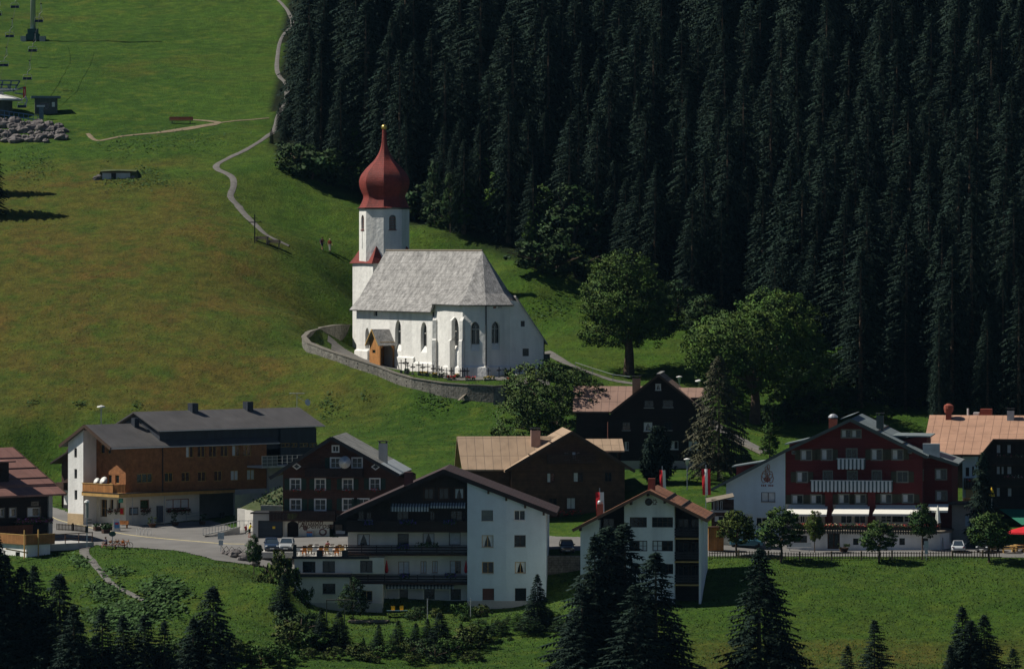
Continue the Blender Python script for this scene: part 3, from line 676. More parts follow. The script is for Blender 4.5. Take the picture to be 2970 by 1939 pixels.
if rest:
    bv, bf, bt = [np.array(q) for q in spruce_data(77, twig=.9, rmax=3.4)]; AV = []; AF = []; AT = []; AN = []; off = 0
    for x, y in rest:
        h = rf.uniform(16,29)/26; a = rf.random()*6.28; q = bv*[h*1.3,h*1.3,h]; q = np.stack([q[:,0]*math.cos(a)-q[:,1]*math.sin(a), q[:,0]*math.sin(a)+q[:,1]*math.cos(a), q[:,2]], 1)
        c_ = q[bf].mean(1); AN.append(np.stack([c_[:,0]/(np.hypot(c_[:,0],c_[:,1])+.3), c_[:,1]/(np.hypot(c_[:,0],c_[:,1])+.3), np.full(len(c_), .5)], 1)); AV.append(q+[x, y, H(x,y)]); AF.append(bf+off); AT.append(bt*rf.uniform(.8,1.2)); off += len(bv)
    o = tri_mesh('spruce_forest', np.concatenate(AV).tolist(), np.concatenate(AF).tolist(), np.concatenate(AT), NEEDLE, None, np.concatenate(AN)); tag(o, 'farthest rows of the dark spruce forest along the top of the picture', 'forest', kind='stuff')
# extra trees right along the meadow edge on the left, where the outline shows
for k, (c, x, y, D, w_) in enumerate([('I',290,-160,905,.85),('I',270,60,880,.85),('I',310,160,868,.8),('I',400,90,862,1.),('I',110,640,824,.95),('I',165,600,818,1.1),('I',60,800,812,1.),('I',140,760,806,1.15),
                                     ('I',330,380,836,1.),('I',610,440,815,.9),('I',890,400,800,1.),('I',740,560,796,.7)]):
    tip_tree(SP[k % 5], c, x, y, D, w_*1.35, 'dark spruce standing out at the left edge of the forest beside the footpath' if k < 8 else 'pointed spruce rising behind the church spire', group='spruces of the forest edge')
# broad-leaved crowns
def leaf_data(seed, blobs, n, size, clump=1.1, tint=(1,1,1), tv=.35, nclump=None, hollow=.55):
    rd = random.Random(seed); vs = []; fs = []; tn = []; vol = [b[3]*b[4]*b[5] for b in blobs]; tot = sum(vol)
    for b, v in zip(blobs, vol):
        nl = int(n*v/tot); nc = max(4, int(nl/38))
        for _ in range(nc):
            while 1:
                d = [rd.gauss(0,1) for _ in range(3)]; L = math.sqrt(sum(q*q for q in d)) or 1
                d = [q/L for q in d]
                if d[2] > -.8 or rd.random() < .4: break
            r = hollow+(1-hollow)*rd.random()**.5; r *= rd.uniform(.9,1.1)
            c = [b[i]+d[i]*r*b[3+i] for i in range(3)]
            cs = clump*rd.uniform(.6,1.25); tt = rd.uniform(1-tv,1+tv); ti = (tint[0]*tt*rd.uniform(.85,1.2), tint[1]*tt, tint[2]*tt*rd.uniform(.7,1.2))
            for _ in range(int(nl/nc)):
                e = Vector((rd.gauss(0,1), rd.gauss(0,1), rd.gauss(0,1))).normalized()*cs*rd.uniform(.45,1.)
                p = Vector((c[0]+e.x, c[1]+e.y, c[2]+e.z*.6)); nn = (e.normalized()+Vector((rd.gauss(0,.6), rd.gauss(0,.6), .5+rd.gauss(0,.6)))).normalized()
                u = nn.orthogonal().normalized(); u.rotate(__import__('mathutils').Quaternion(nn, rd.random()*6.28)); w_ = nn.cross(u); s = size*rd.uniform(.6,1.25)
                k = len(vs); vs += [tuple(p-u*s*.55), tuple(p-w_*s*.34), tuple(p+u*s*.6), tuple(p+w_*s*.36)]; fs.append((k,k+1,k+2,k+3)); tn.append(ti)
    return vs, fs, tn
def limbs(b, h0, blobs, r, rd, n=8):
    b.tube([(0,0,-1.),(0,0,0),(.08,.05,h0*.6),(.0,0,h0)], [r*1.5,r*1.25,r*.95,r*.8], 9, False)
    for k in range(n):
        q = blobs[k % len(blobs)]; a = rd.random()*6.28
        e = Vector((q[0]+q[3]*.7*math.cos(a), q[1]+q[4]*.7*math.sin(a), q[2]+q[5]*rd.uniform(-.2,.6))); m_ = Vector((e.x*.35, e.y*.35, h0+(e.z-h0)*.5))
        b.tube([(0,0,h0*.92), m_, e], [r*.6, r*.3, .03], 6, False)
def make_broad(name, cat, seed, blobs, n, size, h0, r, m=None, tint=(1,1,1), h=None, clump=1.1, tv=.35, hollow=.55):
    t = thing(name, 'x', cat); vs, fs, tn = leaf_data(seed, blobs, n, size, clump, tint, tv, hollow=hollow); A = np.array(vs)[np.array(fs)].mean(1); B_ = np.array(blobs); Q_ = (A[:,None,:]-B_[None,:,:3])/B_[None,:,3:6]; d_ = np.sqrt((Q_**2).sum(2)); i_ = d_.argmin(1)
    nr = Q_[np.arange(len(A)), i_]+np.array([0,0,.25])+np.random.RandomState(seed).normal(0,.38,(len(A),3)); tri_mesh('crown', vs, fs, tn, m or LEAF, t, nr)
    b = MB(); limbs(b, h0, blobs, r, random.Random(seed)); b.build('trunk', BARK, t, smooth=True)
    t['h'] = h or max(q[2]+q[5] for q in blobs); return t
def place(t, p, label, cat, rz=0, group=None, sc_=1.):
    t.location = p; t.rotation_euler = (0,0,rz); t['label'] = label; t['category'] = cat; t.scale = (sc_,)*3
    if group: t['group'] = group
    return t
# big lime tree on the meadow: crown 730..1040 px high
t = make_broad('lime_tree', 'tree', 1, [(0,0,9.2,6.0,6.0,4.2),(-.6,0,13.2,4.4,4.4,3.0),(-1.6,0,5.6,5.0,4.6,2.2),(2.4,0,6.6,4.0,4.6,2.6),(-2.6,.5,11.0,3.4,3.6,2.6)], 44000, .27, 4.6, .62, tint=(1.2,1.3,.9), clump=.8)
p = P('K',890,950,713); place(t, G(p.x, p.y, -.2), 'big round lime tree with a thick trunk alone on the meadow right of the church', 'tree', sc_=1.06)
t = make_broad('maple_tree', 'tree', 2, [(0,0,9.6,7.6,7,4.6),(2.8,0,12.6,5,5,3.6),(-4.2,0,9.0,4.6,5,3.8),(4.8,0,7.0,4.6,5,4.2),(-1.5,0,5.6,5.4,5,3.0)], 50000, .28, 4.4, .6, tint=(1.25,1.4,.9), clump=.85)
p = P('K',1760,1245,690); place(t, G(p.x, p.y, -.2), 'broad green maple tree between the dark chalet and the forest', 'tree', sc_=1.12)
t = make_broad('rowan_tree', 'tree', 3, [(0,0,5.2,5.0,4.6,3.3),(-1.6,0,6.6,3.4,3.4,2.4),(2.6,0,3.6,3.6,3.4,2.6),(-3.0,0,3.2,3.2,3.2,2.6)], 24000, .22, 2.2, .3, tint=(1.2,1.25,1.15), clump=.6)
p = P('K',400,1345,667); place(t, G(p.x, p.y, -.2), 'bushy tree with shiny leaves below the end of the churchyard wall', 'tree', sc_=1.42)
# dark broad-leaved tree behind the lime, and saplings in front of the forest edge
def sap(seed, tint, w_=2.2, h=8., n=5000): return lambda: make_broad('young_broadleaf', 'tree', seed, [(0,0,h*.42,w_,w_,h*.32),(.2,0,h*.68,w_*.68,w_*.68,h*.26),(0,0,h*.86,w_*.32,w_*.32,h*.14)], n, .26, h*.3, .12, tint=tint, h=h, clump=.6)
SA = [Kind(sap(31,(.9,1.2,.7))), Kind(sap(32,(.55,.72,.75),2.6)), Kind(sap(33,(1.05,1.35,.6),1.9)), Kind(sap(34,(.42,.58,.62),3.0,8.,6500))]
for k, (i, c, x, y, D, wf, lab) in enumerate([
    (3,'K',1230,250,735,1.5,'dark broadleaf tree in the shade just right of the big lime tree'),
    (1,'K',1400,340,728,1.3,'dull green young tree between the lime tree and the broad maple'),
    (0,'I',1250,1140,772,1.,'light green young tree at the forest edge nearest the church tower'),
    (2,'I',1350,950,782,.9,'bright green slim tree standing in front of the dark spruces'),
    (2,'I',1455,1070,776,.9,'bright green slim tree low at the forest edge above the church roof'),
    (1,'I',1950,1120,762,1.2,'grey-green ash tree at the forest edge above the lime tree'),
    (0,'I',1770,1140,766,.9,'yellowish green young tree in the shade of the forest edge'),
    (2,'I',1680,1320,764,.7,'small bright green sapling at the foot of the forest'),
    (0,'I',480,430,838,1.1,'green larch-like tree in the upper left of the forest'),
    (0,'I',590,760,803,.8,'green young tree among the spruces left of the red onion dome'),
    (1,'K',1880,1035,684,.85,'slender light green tree in front of the broad maple above the red hotel'),
    (0,'K',1860,1230,668,.85,'light green young tree beside the footpath left of the red hotel roof'),
    (2,'K',2340,800,706,1.2,'yellow-green tree at the far right edge of the deciduous trees'),
    (1,'K',2110,1060,700,1.3,'dull green tree behind the ridge of the red hotel'),
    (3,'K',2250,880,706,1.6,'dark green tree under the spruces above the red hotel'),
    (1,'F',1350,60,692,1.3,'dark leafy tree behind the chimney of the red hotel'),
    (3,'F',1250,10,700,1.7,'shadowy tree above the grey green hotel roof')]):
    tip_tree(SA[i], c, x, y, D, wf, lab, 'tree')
for k, (x, y, wf) in enumerate([(2010,640,1.5),(2080,760,1.5),(2150,700,1.6),(2250,760,1.5),(2330,720,1.5),(2040,880,1.6),(2130,900,1.5),(2210,960,1.5),(2310,900,1.6),(2010,1020,1.6),(2060,1000,1.4),(2200,1080,1.5),(2290,1060,1.5),(2360,1000,1.5),(1660,900,1.5),(1600,980,1.3),(1950,1090,1.2)]):
    tip_tree(SA[(1,3,0,3,2)[k % 5]], 'K', x, y, 706-(y-640)*.035, wf, 'leafy tree in the mixed thicket between the broad maple and the forest', 'tree', 'broadleaf thicket above the red hotel')
for k, (x, y, wf) in enumerate([(1310,1060,.5),(1540,1180,.45),(1620,1260,.5),(1850,1250,.55),(1730,1380,.5),(1180,1000,.45),(1080,930,.4)]):
    tip_tree(SA[(3,1,3,0)[k % 4]], 'I', x, y+60, 775-(k % 3)*2, wf*1.1, 'dull green broadleaf tree mixed into the lower edge of the dark forest', 'tree', 'broadleaf trees at the forest edge')
# bushes
def make_bush(seed, tint): return lambda: make_broad('bush', 'bush', seed, [(0,0,.9,1.5,1.3,.9),(.8,.2,1.1,1.0,1.,.8),(-.8,0,.8,1.0,1.,.7)], 1500, .2, .5, .06, tint=tint, h=2., clump=.4)
BU = [Kind(make_bush(41,(.6,.75,.8))), Kind(make_bush(42,(.9,1.2,.8))), Kind(make_bush(43,(1.1,1.0,.7)))]
def bush(i, c, x, y, D, h, label, wf=1., group=None, cat='bush', name=None):
    p = P(c, x, y, D) if D else onray(c, x, y); t = BU[i].get(); k = h/2.; t.location = G(p.x, p.y, -.1); t.scale = (k*wf, k*wf, k)
    t['label'] = label; t['category'] = cat; t.rotation_euler = (0,0,random.random()*6)
    if group: t['group'] = group
    elif 'group' in t: del t['group']
    return t
for i, (x, y, h) in enumerate([(230,1090,5.2),(310,1120,5),(390,1140,5.5),(480,1160,5.2),(560,1180,5),(640,1200,5),(980,1350,5),(1060,1385,5),(1150,1420,4.5),(1500,1455,4.2),(1640,1490,4.2),(1740,1500,4.5)]):
    bush(0, 'I', x, y, None, h, 'grey-green alder shrub in the row along the lower forest edge', 1.2, 'alder shrubs along the forest edge')
for (c, x, y, h, i, lab) in [('K',240,190,4.6,0,'large rounded dark shrub on the meadow edge above the church roof'),('K',400,235,5,0,'wide dark shrub beside the rounded one above the church'),('K',530,255,5.2,2,'reddish green shrub next to the big lime tree crown'),
    ('K',2160,1250,3.2,2,'olive shrub left of the red hotel chimney'),('K',1250,1230,3,1,'shrub at the right corner of the dark chalet')]:
    bush(i, c, x, y, None, h, lab, 1.3)
# sparse larch and dense dwarf conifers by the dark chalet
t = make_spruce(61, 'larch_tree', LARCHM, h=17, rmax=4.4, dens=.85, droop=.45, lean=.75, ragged=.5, low=.1, twig=.7)
p = P('K',1510,780,648); t.location = G(p.x, p.y); t.scale = (1,1,(p.z-H(p.x,p.y))/17); t['label'] = 'sparse olive brown larch in front of the right corner of the dark chalet'; t['category'] = 'larch tree'
t = make_spruce(62, 'cypress_tree', NEEDLE, h=8, rmax=1.9, dens=1.3, droop=-.5, lean=.45, ragged=.3, low=.02, twig=.7)
p = P('K',1085,1275,645); t.location = G(p.x, p.y); t.scale = (1,1,(p.z-H(p.x,p.y))/8); t['label'] = 'dense blue-green cypress in front of the dark chalet'; t['category'] = 'cypress tree'
t = make_spruce(63, 'mountain_pine', NEEDLE, h=10, rmax=2.0, dens=.8, droop=.2, lean=.6, ragged=.5, low=.05, twig=.8)
p = P('Pc',935,500,616); t.location = G(p.x, p.y); t.scale = (1,1,(p.z-H(p.x,p.y))/10); t['label'] = 'slim dark conifer in front of the salmon roofed hotel'; t['category'] = 'conifer'
# spruces in the foreground, from left to right
FG = [('H',-40,-20,570,1.1,0,'dark spruce cut off by the left edge below the balcony deck'),('H',30,120,574,1.15,0,'spruce with a bushy top in the left corner below the deck'),('H',150,215,570,1.2,1,'broad spruce second in the left corner clump'),
 ('H',235,205,576,1.,2,'slim spruce behind the left corner clump'),('H',410,265,570,1.25,1,'tall spruce at the right of the left corner clump'),('H',510,470,562,1.1,0,'spruce leaning on the right flank of the corner clump'),('H',705,500,563,1.1,2,'young spruce in front of the large leafed patch'),('H',850,545,562,1.,0,'narrow young spruce left of the middle of the leafy patch'),
 ('H',1000,540,562,1.15,0,'young spruce below the end of the trodden path'),('H',1135,590,562,1.,2,'small thin spruce right of the leafy patch'),('H',1335,560,564,1.1,0,'spruce just left of the tallest one on the slope'),('H',1470,350,566,1.2,1,'tallest dark spruce on the slope below the road'),
 ('H',1700,500,580,1.7,1,'wide bushy spruce at the foot of the grass slope'),('H',1920,560,575,1.,2,'thin spruce right of the wide bushy one'),
 ('Q',60,60,578,1.2,0,'spruce beside the corner of the big white house annex'),('Q',350,320,582,1.2,0,'left of two paired spruces under the wooden swing frame'),('Q',490,345,582,1.35,1,'right of two paired spruces under the wooden swing frame'),('Q',672,550,580,1.3,0,'smallest spruce on the grass below the lawn'),('Q',790,445,580,1.2,0,'pointed spruce left of centre below the lawn'),
 ('Q',940,415,580,1.5,2,'open branched spruce with wide lower boughs below the lawn'),('Q',1075,435,580,1.4,0,'middle spruce of the row below the lawn'),('Q',1165,400,581,1.1,0,'slim spruce leaning on the widest one below the lawn'),('Q',1255,355,580,1.5,1,'widest spruce of the row below the lawn'),('Q',1420,440,581,1.3,2,'last spruce of the row before the tangled thicket'),
 ('Q',2005,60,577,.9,1,'tall spruce whose pointed top stands before the white tower block'),
 ('G',330,510,569,.85,0,'left tip of the triple spruce before the white gable house'),('G',425,455,571,1.15,1,'tallest left spruce in front of the white gable house'),('G',560,430,573,1.15,1,'tallest middle spruce in front of the white gable house'),('G',797,655,568,1.3,1,'lower right spruce in front of the balconies of the white gable house'),('G',640,900,560,1.2,0,'spruce filling the front of the big clump'),('G',230,900,566,1.2,0,'spruce on the left flank of the big clump'),
 ('F',395,1130,571,1.15,1,'large spruce standing alone on the shaded meadow below the red hotel'),
 ('L',750,1095,563,1.15,2,'young spruce alone at the bottom of the right meadow'),('L',505,1330,561,1.1,2,'little spruce left of the young one at the bottom right'),('L',1560,965,563,1.05,0,'left one of the twin spruces at the bottom right'),('L',1760,1050,564,1.15,1,'right one of the twin spruces at the bottom right'),('L',1640,1100,562,1.3,1,'spruce filling the gap between the twin tips'),('L',2030,1360,561,1.3,2,'small spruce right of the twin spruces'),
 ('L',1450,1330,561,1.0,0,'low spruce on the left flank of the twin spruces')]
for c, x, y, D, wf, i, lab in FG:
    if c == 'Q' and y > 300: D = 569
    tip_tree(NS[i], c, x, y, D-(16 if (c in 'HGL' and c+str(x) not in ('H1700','H1920')) or c == 'F' else 0), wf*1.55, lab)
for k, (c, x, y, h) in enumerate([('H',620,870,2.6),('H',760,880,2.2),('H',920,890,2.8),('H',1080,900,2.4),('H',1240,860,3.),('H',1560,900,3.),('H',1640,860,2.2),('H',1800,900,2.5),('Q',120,640,3.2),('Q',190,560,3.4),('Q',250,650,2.6),('Q',600,700,1.8),('Q',720,690,1.6),('Q',860,700,1.8),('Q',1000,700,1.8),('Q',1120,690,2.2),('Q',1330,700,2.4),('Q',1500,650,3.),('Q',1220,730,2.2),('Q',30,740,2.4),('Q',440,720,1.6)]):
    bush(k % 3, c, x, y, None, h, 'low bush in the overgrown fringe along the bottom between the young spruces', 1.1, 'bushes of the bottom fringe')
tip_tree(SP[2], 'V', -25, 290, 775, 1.3, 'dark spruce at the left edge throwing a shadow on the meadow')
tip_tree(SP[1], 'V', -45, 250, 785, 1.3, 'dark spruce mostly outside the left edge of the meadow')
# thicket in front of the white tower block
THK = [(1560,420),(1620,470),(1700,430),(1780,400),(1860,380),(1940,400),(2060,330),(2120,360),(2200,420),(1580,560),(1680,580),(1800,560),(1900,600),(2050,560),(2180,560),(2280,400),(1750,700),(1900,720),(2100,700),(2300,560)]
for k, (x, y) in enumerate(THK):
    tip_tree(SA[(1,0,3)[k % 3]], 'Q', x, y-20, 572+(k*7) % 11, 2.0, 'leafy shrub in the tangled thicket below the white tower block', 'shrub', 'shrubs of the thicket')
for x, y, i, h, lab in [(-10,60,2,5.5,'olive willow bush at the foot of the annex'),(190,170,1,3.6,'rose bush by the annex wall with a pink bloom'),(100,120,1,5,'green bush between the willow and the annex')]:
    p = P('Q', x, y+150, 585); bush(i, 'Q', x, y+150, 590, h, lab, .5)
# street trees
def st(seed, tint): return lambda: make_broad('street_tree', 'street tree', seed, [(0,0,3.6,2.1,2.1,1.9),(.2,0,4.9,1.5,1.5,1.1),(-.6,0,3.0,1.6,1.6,1.2)], 5200, .24, 2.3, .11, tint=tint, h=6., clump=.55, tv=.4)
ST = [Kind(st(51,(.85,1.05,.8))), Kind(st(52,(1.2,1.15,.6))), Kind(st(53,(.7,.9,.8)))]
for i, c, x, yt, D, wf, lab in [(1,'F',225,850,606,1.12,'street tree with yellowish top left of the hotel by the white annex'),(0,'F',555,825,602,1.1,'street tree before the left end of the hotel terrace'),(0,'F',1290,925,602,1.15,'round street tree before the middle of the hotel terrace'),
    (0,'F',2120,860,601,1.15,'round street tree before the dark car by the hotel'),(1,'F',810,855,611,.62,'thin pale tree against the terrace wall left of the dark doorway'),(2,'F',1620,805,612,.8,'bluish slim tree in front of the right hotel awning')]:
    tip_tree(ST[i], c, x, yt, D, wf, lab, 'street tree')
t = tip_tree(ST[2], 'O', 220, 890, 598, .55, 'slender double-stemmed tree beside the parked cars and rocks', 'young tree')
tip_tree(SA[3], 'Q', 590, 70, 594, .85, 'dark narrow shrub against the annex corner', 'shrub')
# row of trees outside the picture on the left throws nothing; big-leaved butterbur patches
def leaf_patch(name, label, regions, n, size, tint, cat, zr=(.1,.5)):
    vs = []; fs = []; tn = []; rd = random.Random(5)
    for (c, x0, y0, x1, y1, k) in regions:
        for _ in range(int(n*k)):
            a = rd.gauss(0,.33); b = rd.gauss(0,.33)
            if abs(a) > 1 or abs(b) > 1: continue
            p = onray(c, (x0+x1)/2+(x1-x0)/2*a*1.5, (y0+y1)/2+(y1-y0)/2*b*1.5); z = p.z+rd.uniform(*zr)
            nn = Vector((rd.gauss(0,.45), rd.gauss(-.25,.35), 1)).normalized(); u = nn.orthogonal().normalized(); w_ = nn.cross(u); s = size*rd.uniform(.5,1.3)
            p = Vector((p.x+rd.uniform(-.3,.3), p.y+rd.uniform(-.6,.6), z)); kk = len(vs)
            vs += [tuple(p-u*s*.5), tuple(p-w_*s*.42), tuple(p+u*s*.5), tuple(p+w_*s*.42)]; fs.append((kk,kk+1,kk+2,kk+3)); tt = rd.uniform(.6,1.4); tn.append((tint[0]*tt, tint[1]*tt, tint[2]*tt))
    o = tri_mesh(name, vs, fs, tn, LEAF); return tag(o, label, cat, kind='stuff')
leaf_patch('butterbur', 'broad pale green butterbur leaves covering the slope below the road', [('H',590,340,830,470,.5),('H',960,320,1290,480,.9),('H',700,470,1200,620,1.6),('H',560,520,900,640,.7),('H',740,600,1000,700,.6),('H',480,160,620,230,.15),('H',700,230,900,300,.15)], 900, .55, (1.0,1.25,1.1), 'ground cover')
leaf_patch('weeds', 'tall weeds and dock plants scattered on the hillside meadow', [('M',760,1120,1230,1330,.5),('M',150,1120,320,1220,.1),('A',700,1310,1400,1440,1.2),('A',1000,1260,1200,1330,.4),('A',60,1080,420,1400,.9),('C',180,140,280,190,.1),('C',490,160,640,200,.12),('C',880,160,980,220,.1),('C',2180,90,2370,300,.4),('D',1880,100,1960,400,.2),('K',200,380,560,560,.4),('A',1000,960,1800,1160,.8),('A',700,1000,1250,1200,.8)], 420, .36, (.8,1.05,.9), 'weeds', (0,.3))
# longer grass standing on the near slopes and at the road's edge
def tufts(name, label, n, area, h, cols, seed):
    rd = np.random.RandomState(seed); vs = []; fs = []; tn = []
    X = rd.uniform(area[0], area[1], n); Y = rd.uniform(area[2], area[3], n)
    k = ~inpoly(X, Y, roadpoly) & ~inpoly(X, Y, r2); X, Y = X[k], Y[k]; Z = Hraw(X, Y); nn = vnoise(X, Y, 4, 12)+vnoise(X, Y, 1.3, 13); 
    hh = h*(.45+.9*rd.rand(len(X)))*(1+nn*.45); cc = np.array(cols)[rd.randint(0, len(cols), len(X))]; a = rd.rand(len(X))*6.28; ln = rd.normal(0,.5,(len(X),2))*h
    for i in range(len(X)):
        x, y, z = X[i], Y[i], Z[i]-.03; c_, s_ = math.cos(a[i])*.09, math.sin(a[i])*.09; q = len(vs); H_ = max(.05, hh[i])
        vs += [(x-c_, y-s_, z), (x+c_, y+s_, z), (x+ln[i,0]+c_*.3, y+ln[i,1], z+H_)]; fs.append((q,q+1,q+2)); tn.append(tuple(cc[i]))
    nr = np.array([[0,-.25,1.]]*len(fs))+rd.normal(0,.22,(len(fs),3)); o = tri_mesh(name, vs, fs, tn, LEAF, None, nr); return tag(o, label, 'grass', kind='stuff')
tufts('grass', 'unmown grass standing on the banks and meadow below the road', 90000, (-64,64,558,612), .15, [(1.0,1.2,.8),(.9,1.15,.8),(1.15,1.15,.85),(.8,1.05,.8)], 1)
tufts('meadow_grass', 'short hay meadow grass on the hillside around the church', 60000, (-72,40,664,775), .11, [(1.3,1.1,.8),(1.7,1.1,.8),(1.1,1.1,.8),(1.4,1.2,.8)], 2)
# ---------------------------------------------------------------- the church. Local x runs along the nave (west to east), y into the nave, z up
CF = Fr('M', 130, 690, 735, -63)       # origin: foot of the west corner of the south wall
def build_church():
    f = CF; r = f.root('church', 'white village church with a red onion dome tower and silver shingle roof on the knoll', 'church')
    xe = f.fy('M', 1000, 800)[0]                     # east end of the nave wall
    DBG(nave=xe)
    ze = f.fy('M', 540, 165)[1]; W = 10.0
    hs = []
    for (a, b, c, d) in ((560, 300, 628, 640), (845, 320, 915, 660)):
        h = f.rect('M', a, b, c, d); hs.append(h)
    h0 = f.rect('M', 228, 385, 270, 612); h1 = f.rect('M', 320, 180, 362, 252)
    wl = MB(); z0 = -9
    panel(wl, FRONT(), [(0, ze), (xe, ze)], z0, [*hs, h0, h1], .55)
    # west gable
    zr = CF_ridge = f.fy('B', 780, 668, W/2)[1]
    panel(wl, LEFT(), [(0, ze), (W/2, zr-.3), (W, ze)], z0); panel(wl, BACK(W), [(0, ze), (xe, ze)], z0); panel(wl, RIGHT(xe), [(0, ze), (W/2, zr-.5), (W, ze)], z0)
    wall = wl.build('nave_wall', CHWHITE, r)
    # plinth with sloping top, stepped as the ground falls
    for (a, b, zz) in ((-.12, f.fy('M', 270, 620)[0], f.fy('M', 200, 625)[1]), (f.fy('M', 580, 700)[0], f.fy('M', 780, 700)[0], f.fy('M', 680, 700)[1]), (f.fy('M', 780, 760)[0], xe, f.fy('M', 880, 765)[1])):
        pl = MB(); pl.box(a, b, -.28, -.003, z0, zz-.22); pl.add([(a,-.28,zz-.22),(b,-.28,zz-.22),(b,-.003,zz),(a,-.003,zz),(a,-.003,zz-.22),(b,-.003,zz-.22)], [(0,1,2,3),(0,3,4),(1,5,2)]); pl.build('plinth', CHWHITE, r)
    def arch_win(m, h, dep, par, tracery=True, inset=0.):
        a0, a1, zz0, zz1 = h; g = MB(); am = (a0+a1)/2; hw = (a1-a0)/2; top = zz1
        n = 6; R_ = hw*1.9; pts_ = [(a0, zz0), (a1, zz0)]
        zs = top-hw*1.6
        for k in range(n+1):
            t = k/n; pts_.append((a1-hw*(1-math.cos(t*math.pi/2)), zs+hw*1.6*math.sin(t*math.pi/2)))
        for k in range(n-1, -1, -1):
            t = k/n; pts_.append((a0+hw*(1-math.cos(t*math.pi/2)), zs+hw*1.6*math.sin(t*math.pi/2)))
        g.add([m(a, z, dep) for a, z in pts_], [tuple(range(len(pts_)))]); o = g.build('window', GLASS, par)
        if tracery:
            t = MB(); mbox(t, m, am-.05, am+.05, zz0, top-hw*.9, dep-.08, dep-.01); mbox(t, m, a0, a1, zs-.05, zs+.05, dep-.08, dep-.012)
            t.build('tracery', GREYPL, o)
        return o
    def spandrel(m, h, dep, par):      # fills the upper corners of a square opening so that it reads as pointed
        a0, a1, zz0, zz1 = h; hw = (a1-a0)/2; b = MB(); zs = zz1-hw*1.6
        for sgn, e in ((1, a0), (-1, a1)):
            P_ = [(e, zs)]+[(e+sgn*hw*(1-math.cos(t*math.pi/2)), zs+hw*1.6*math.sin(t*math.pi/2)) for t in [k/6 for k in range(7)]]+[(e, zz1)]
            b.add([m(a, z, .002) for a, z in P_], [tuple(range(len(P_)))])
            for (p, q) in zip(P_[:-1], P_[1:-1]): b.quad(m(*p, .002), m(*q, .002), m(*q, dep-.005), m(*p, dep-.005))
        b.build('window_arch', CHWHITE, par)
    def splay_sill(m, h, dep, par):
        a0, a1, z_, zz = h; b = MB(); b.quad(m(a0,z_-.0,.0), m(a1,z_,.0), m(a1,z_+.9,dep-.003), m(a0,z_+.9,dep-.003)); b.build('window_sill', CHWHITE, par)
    for h in hs:
        g = (h[0]+.1, h[1]-.1, h[2]+.7, h[3]-.1); arch_win(FRONT(), (h[0],h[1],h[2]+.5,h[3]), .5, r); spandrel(FRONT(), h, .5, r); splay_sill(FRONT(), h, .5, r)
    arch_win(FRONT(), h0, .5, r, False); spandrel(FRONT(), h0, .5, r); window(r, FRONT(), h1, DFRAME, 2, 1, dep=.4, sill=False)
    # chancel: three sides of an octagon at the east end, wall planes turned by 45 degrees
    q = f.fy('M', 1110, 900, -.9)     # start of facet 1
    x1, y1 = f.fy('M', 1110, 850, -.2)[0], -.2
    zc = f.fy('M', 1105, 95, y1)[1]
    # corner points by following the rays: facet one parallel to the nave, the next at 45, the last at 90
    c2 = (f.fy('M', 1312, 850, y1)[0], y1)
    def corner(p, ang, mx, zz):      # walk from p in direction ang until the pixel column mx is reached
        best = None
        for k in range(1, 1200):
            s = k*.02; w_ = f.w(p[0]+math.cos(ang)*s, p[1]+math.sin(ang)*s, zz); u = w_.x/w_.y*FOC+CX
            if u >= nat('M', mx, 0)[0]: return (p[0]+math.cos(ang)*s, p[1]+math.sin(ang)*s)
        return (p[0]+math.cos(ang)*6, p[1]+math.sin(ang)*6)
    c3 = corner(c2, R(45), 1575, 5); c4 = corner(c3, R(90), 1832, 5)
    c5 = (c4[0]-(c3[0]-c2[0]), c4[1]+(c3[0]-c2[0]))
    DBG(x1=(x1,y1),c2=c2,c3=c3,c4=c4,c5=c5,zc=zc)
    zc = ze+.75
    def mp(p, q_):
        d = Vector((q_[0]-p[0], q_[1]-p[1])); L = d.length; d /= L; nrm = Vector((-d.y, d.x))    # inward normal (left of travel)
        return (lambda a, z, dd: (p[0]+d.x*a+nrm.x*dd, p[1]+d.y*a+nrm.y*dd, z)), L
    cw = MB(); wins = []
    # facet pixel rectangles of the glass and of the splayed niche
    def frect(p, q_, x0, y0, x1_, y1_):
        m, L = mp(p, q_); w0 = f.w(p[0], p[1], 0); w1 = f.w(q_[0], q_[1], 0); res = []
        for X_, Y_ in ((x0, y1_), (x1_, y0)):
            u, v = nat('M', X_, Y_); best = min((abs((w0.x+(w1.x-w0.x)*t)/(w0.y+(w1.y-w0.y)*t)*FOC+CX-u), t) for t in [k/400 for k in range(401)])[1]
            yy = w0.y+(w1.y-w0.y)*best; res.append((best*L, (HY-v)/FOC*yy-f.O.z))
        return (res[0][0], res[1][0], res[0][1], res[1][1])
    facets = [((x1,y1), c2, (1185,272,1270,655)), (c2, c3, (1400,318,1500,640)), (c3, c4, (1635,315,1725,630)), (c4, c5, None)]
    for p, q_, rc in facets:
        m, L = mp(p, q_); hol = [frect(p, q_, *rc)] if rc else []
        panel(cw, m, [(0, zc), (L, zc)], z0-1, hol, .5)
        for h in hol:
            gl = (h[0]+.12, h[1]-.12, h[2]+.45, h[3]); arch_win(m, (h[0],h[1],h[2]+.4,h[3]), .45, r); spandrel(m, h, .45, r); splay_sill(m, h, .45, r)
        zz = frect(p, q_, *(rc or (1900,0,2000,0)))[2]-1.9 if rc else None
        if rc:
            pb = MB(); zt = -.1-.6 if False else frect(p, q_, rc[0], 0, rc[2], 805)[2]
            mbox(pb, m, -.1, L+.1, z0-1, zt-.25, -.25, -.003); pb.quad(m(-.1,zt-.25,-.25), m(L+.1,zt-.25,-.25), m(L+.1,zt,-.003), m(-.1,zt,-.003)); pb.build('plinth', CHWHITE, r)
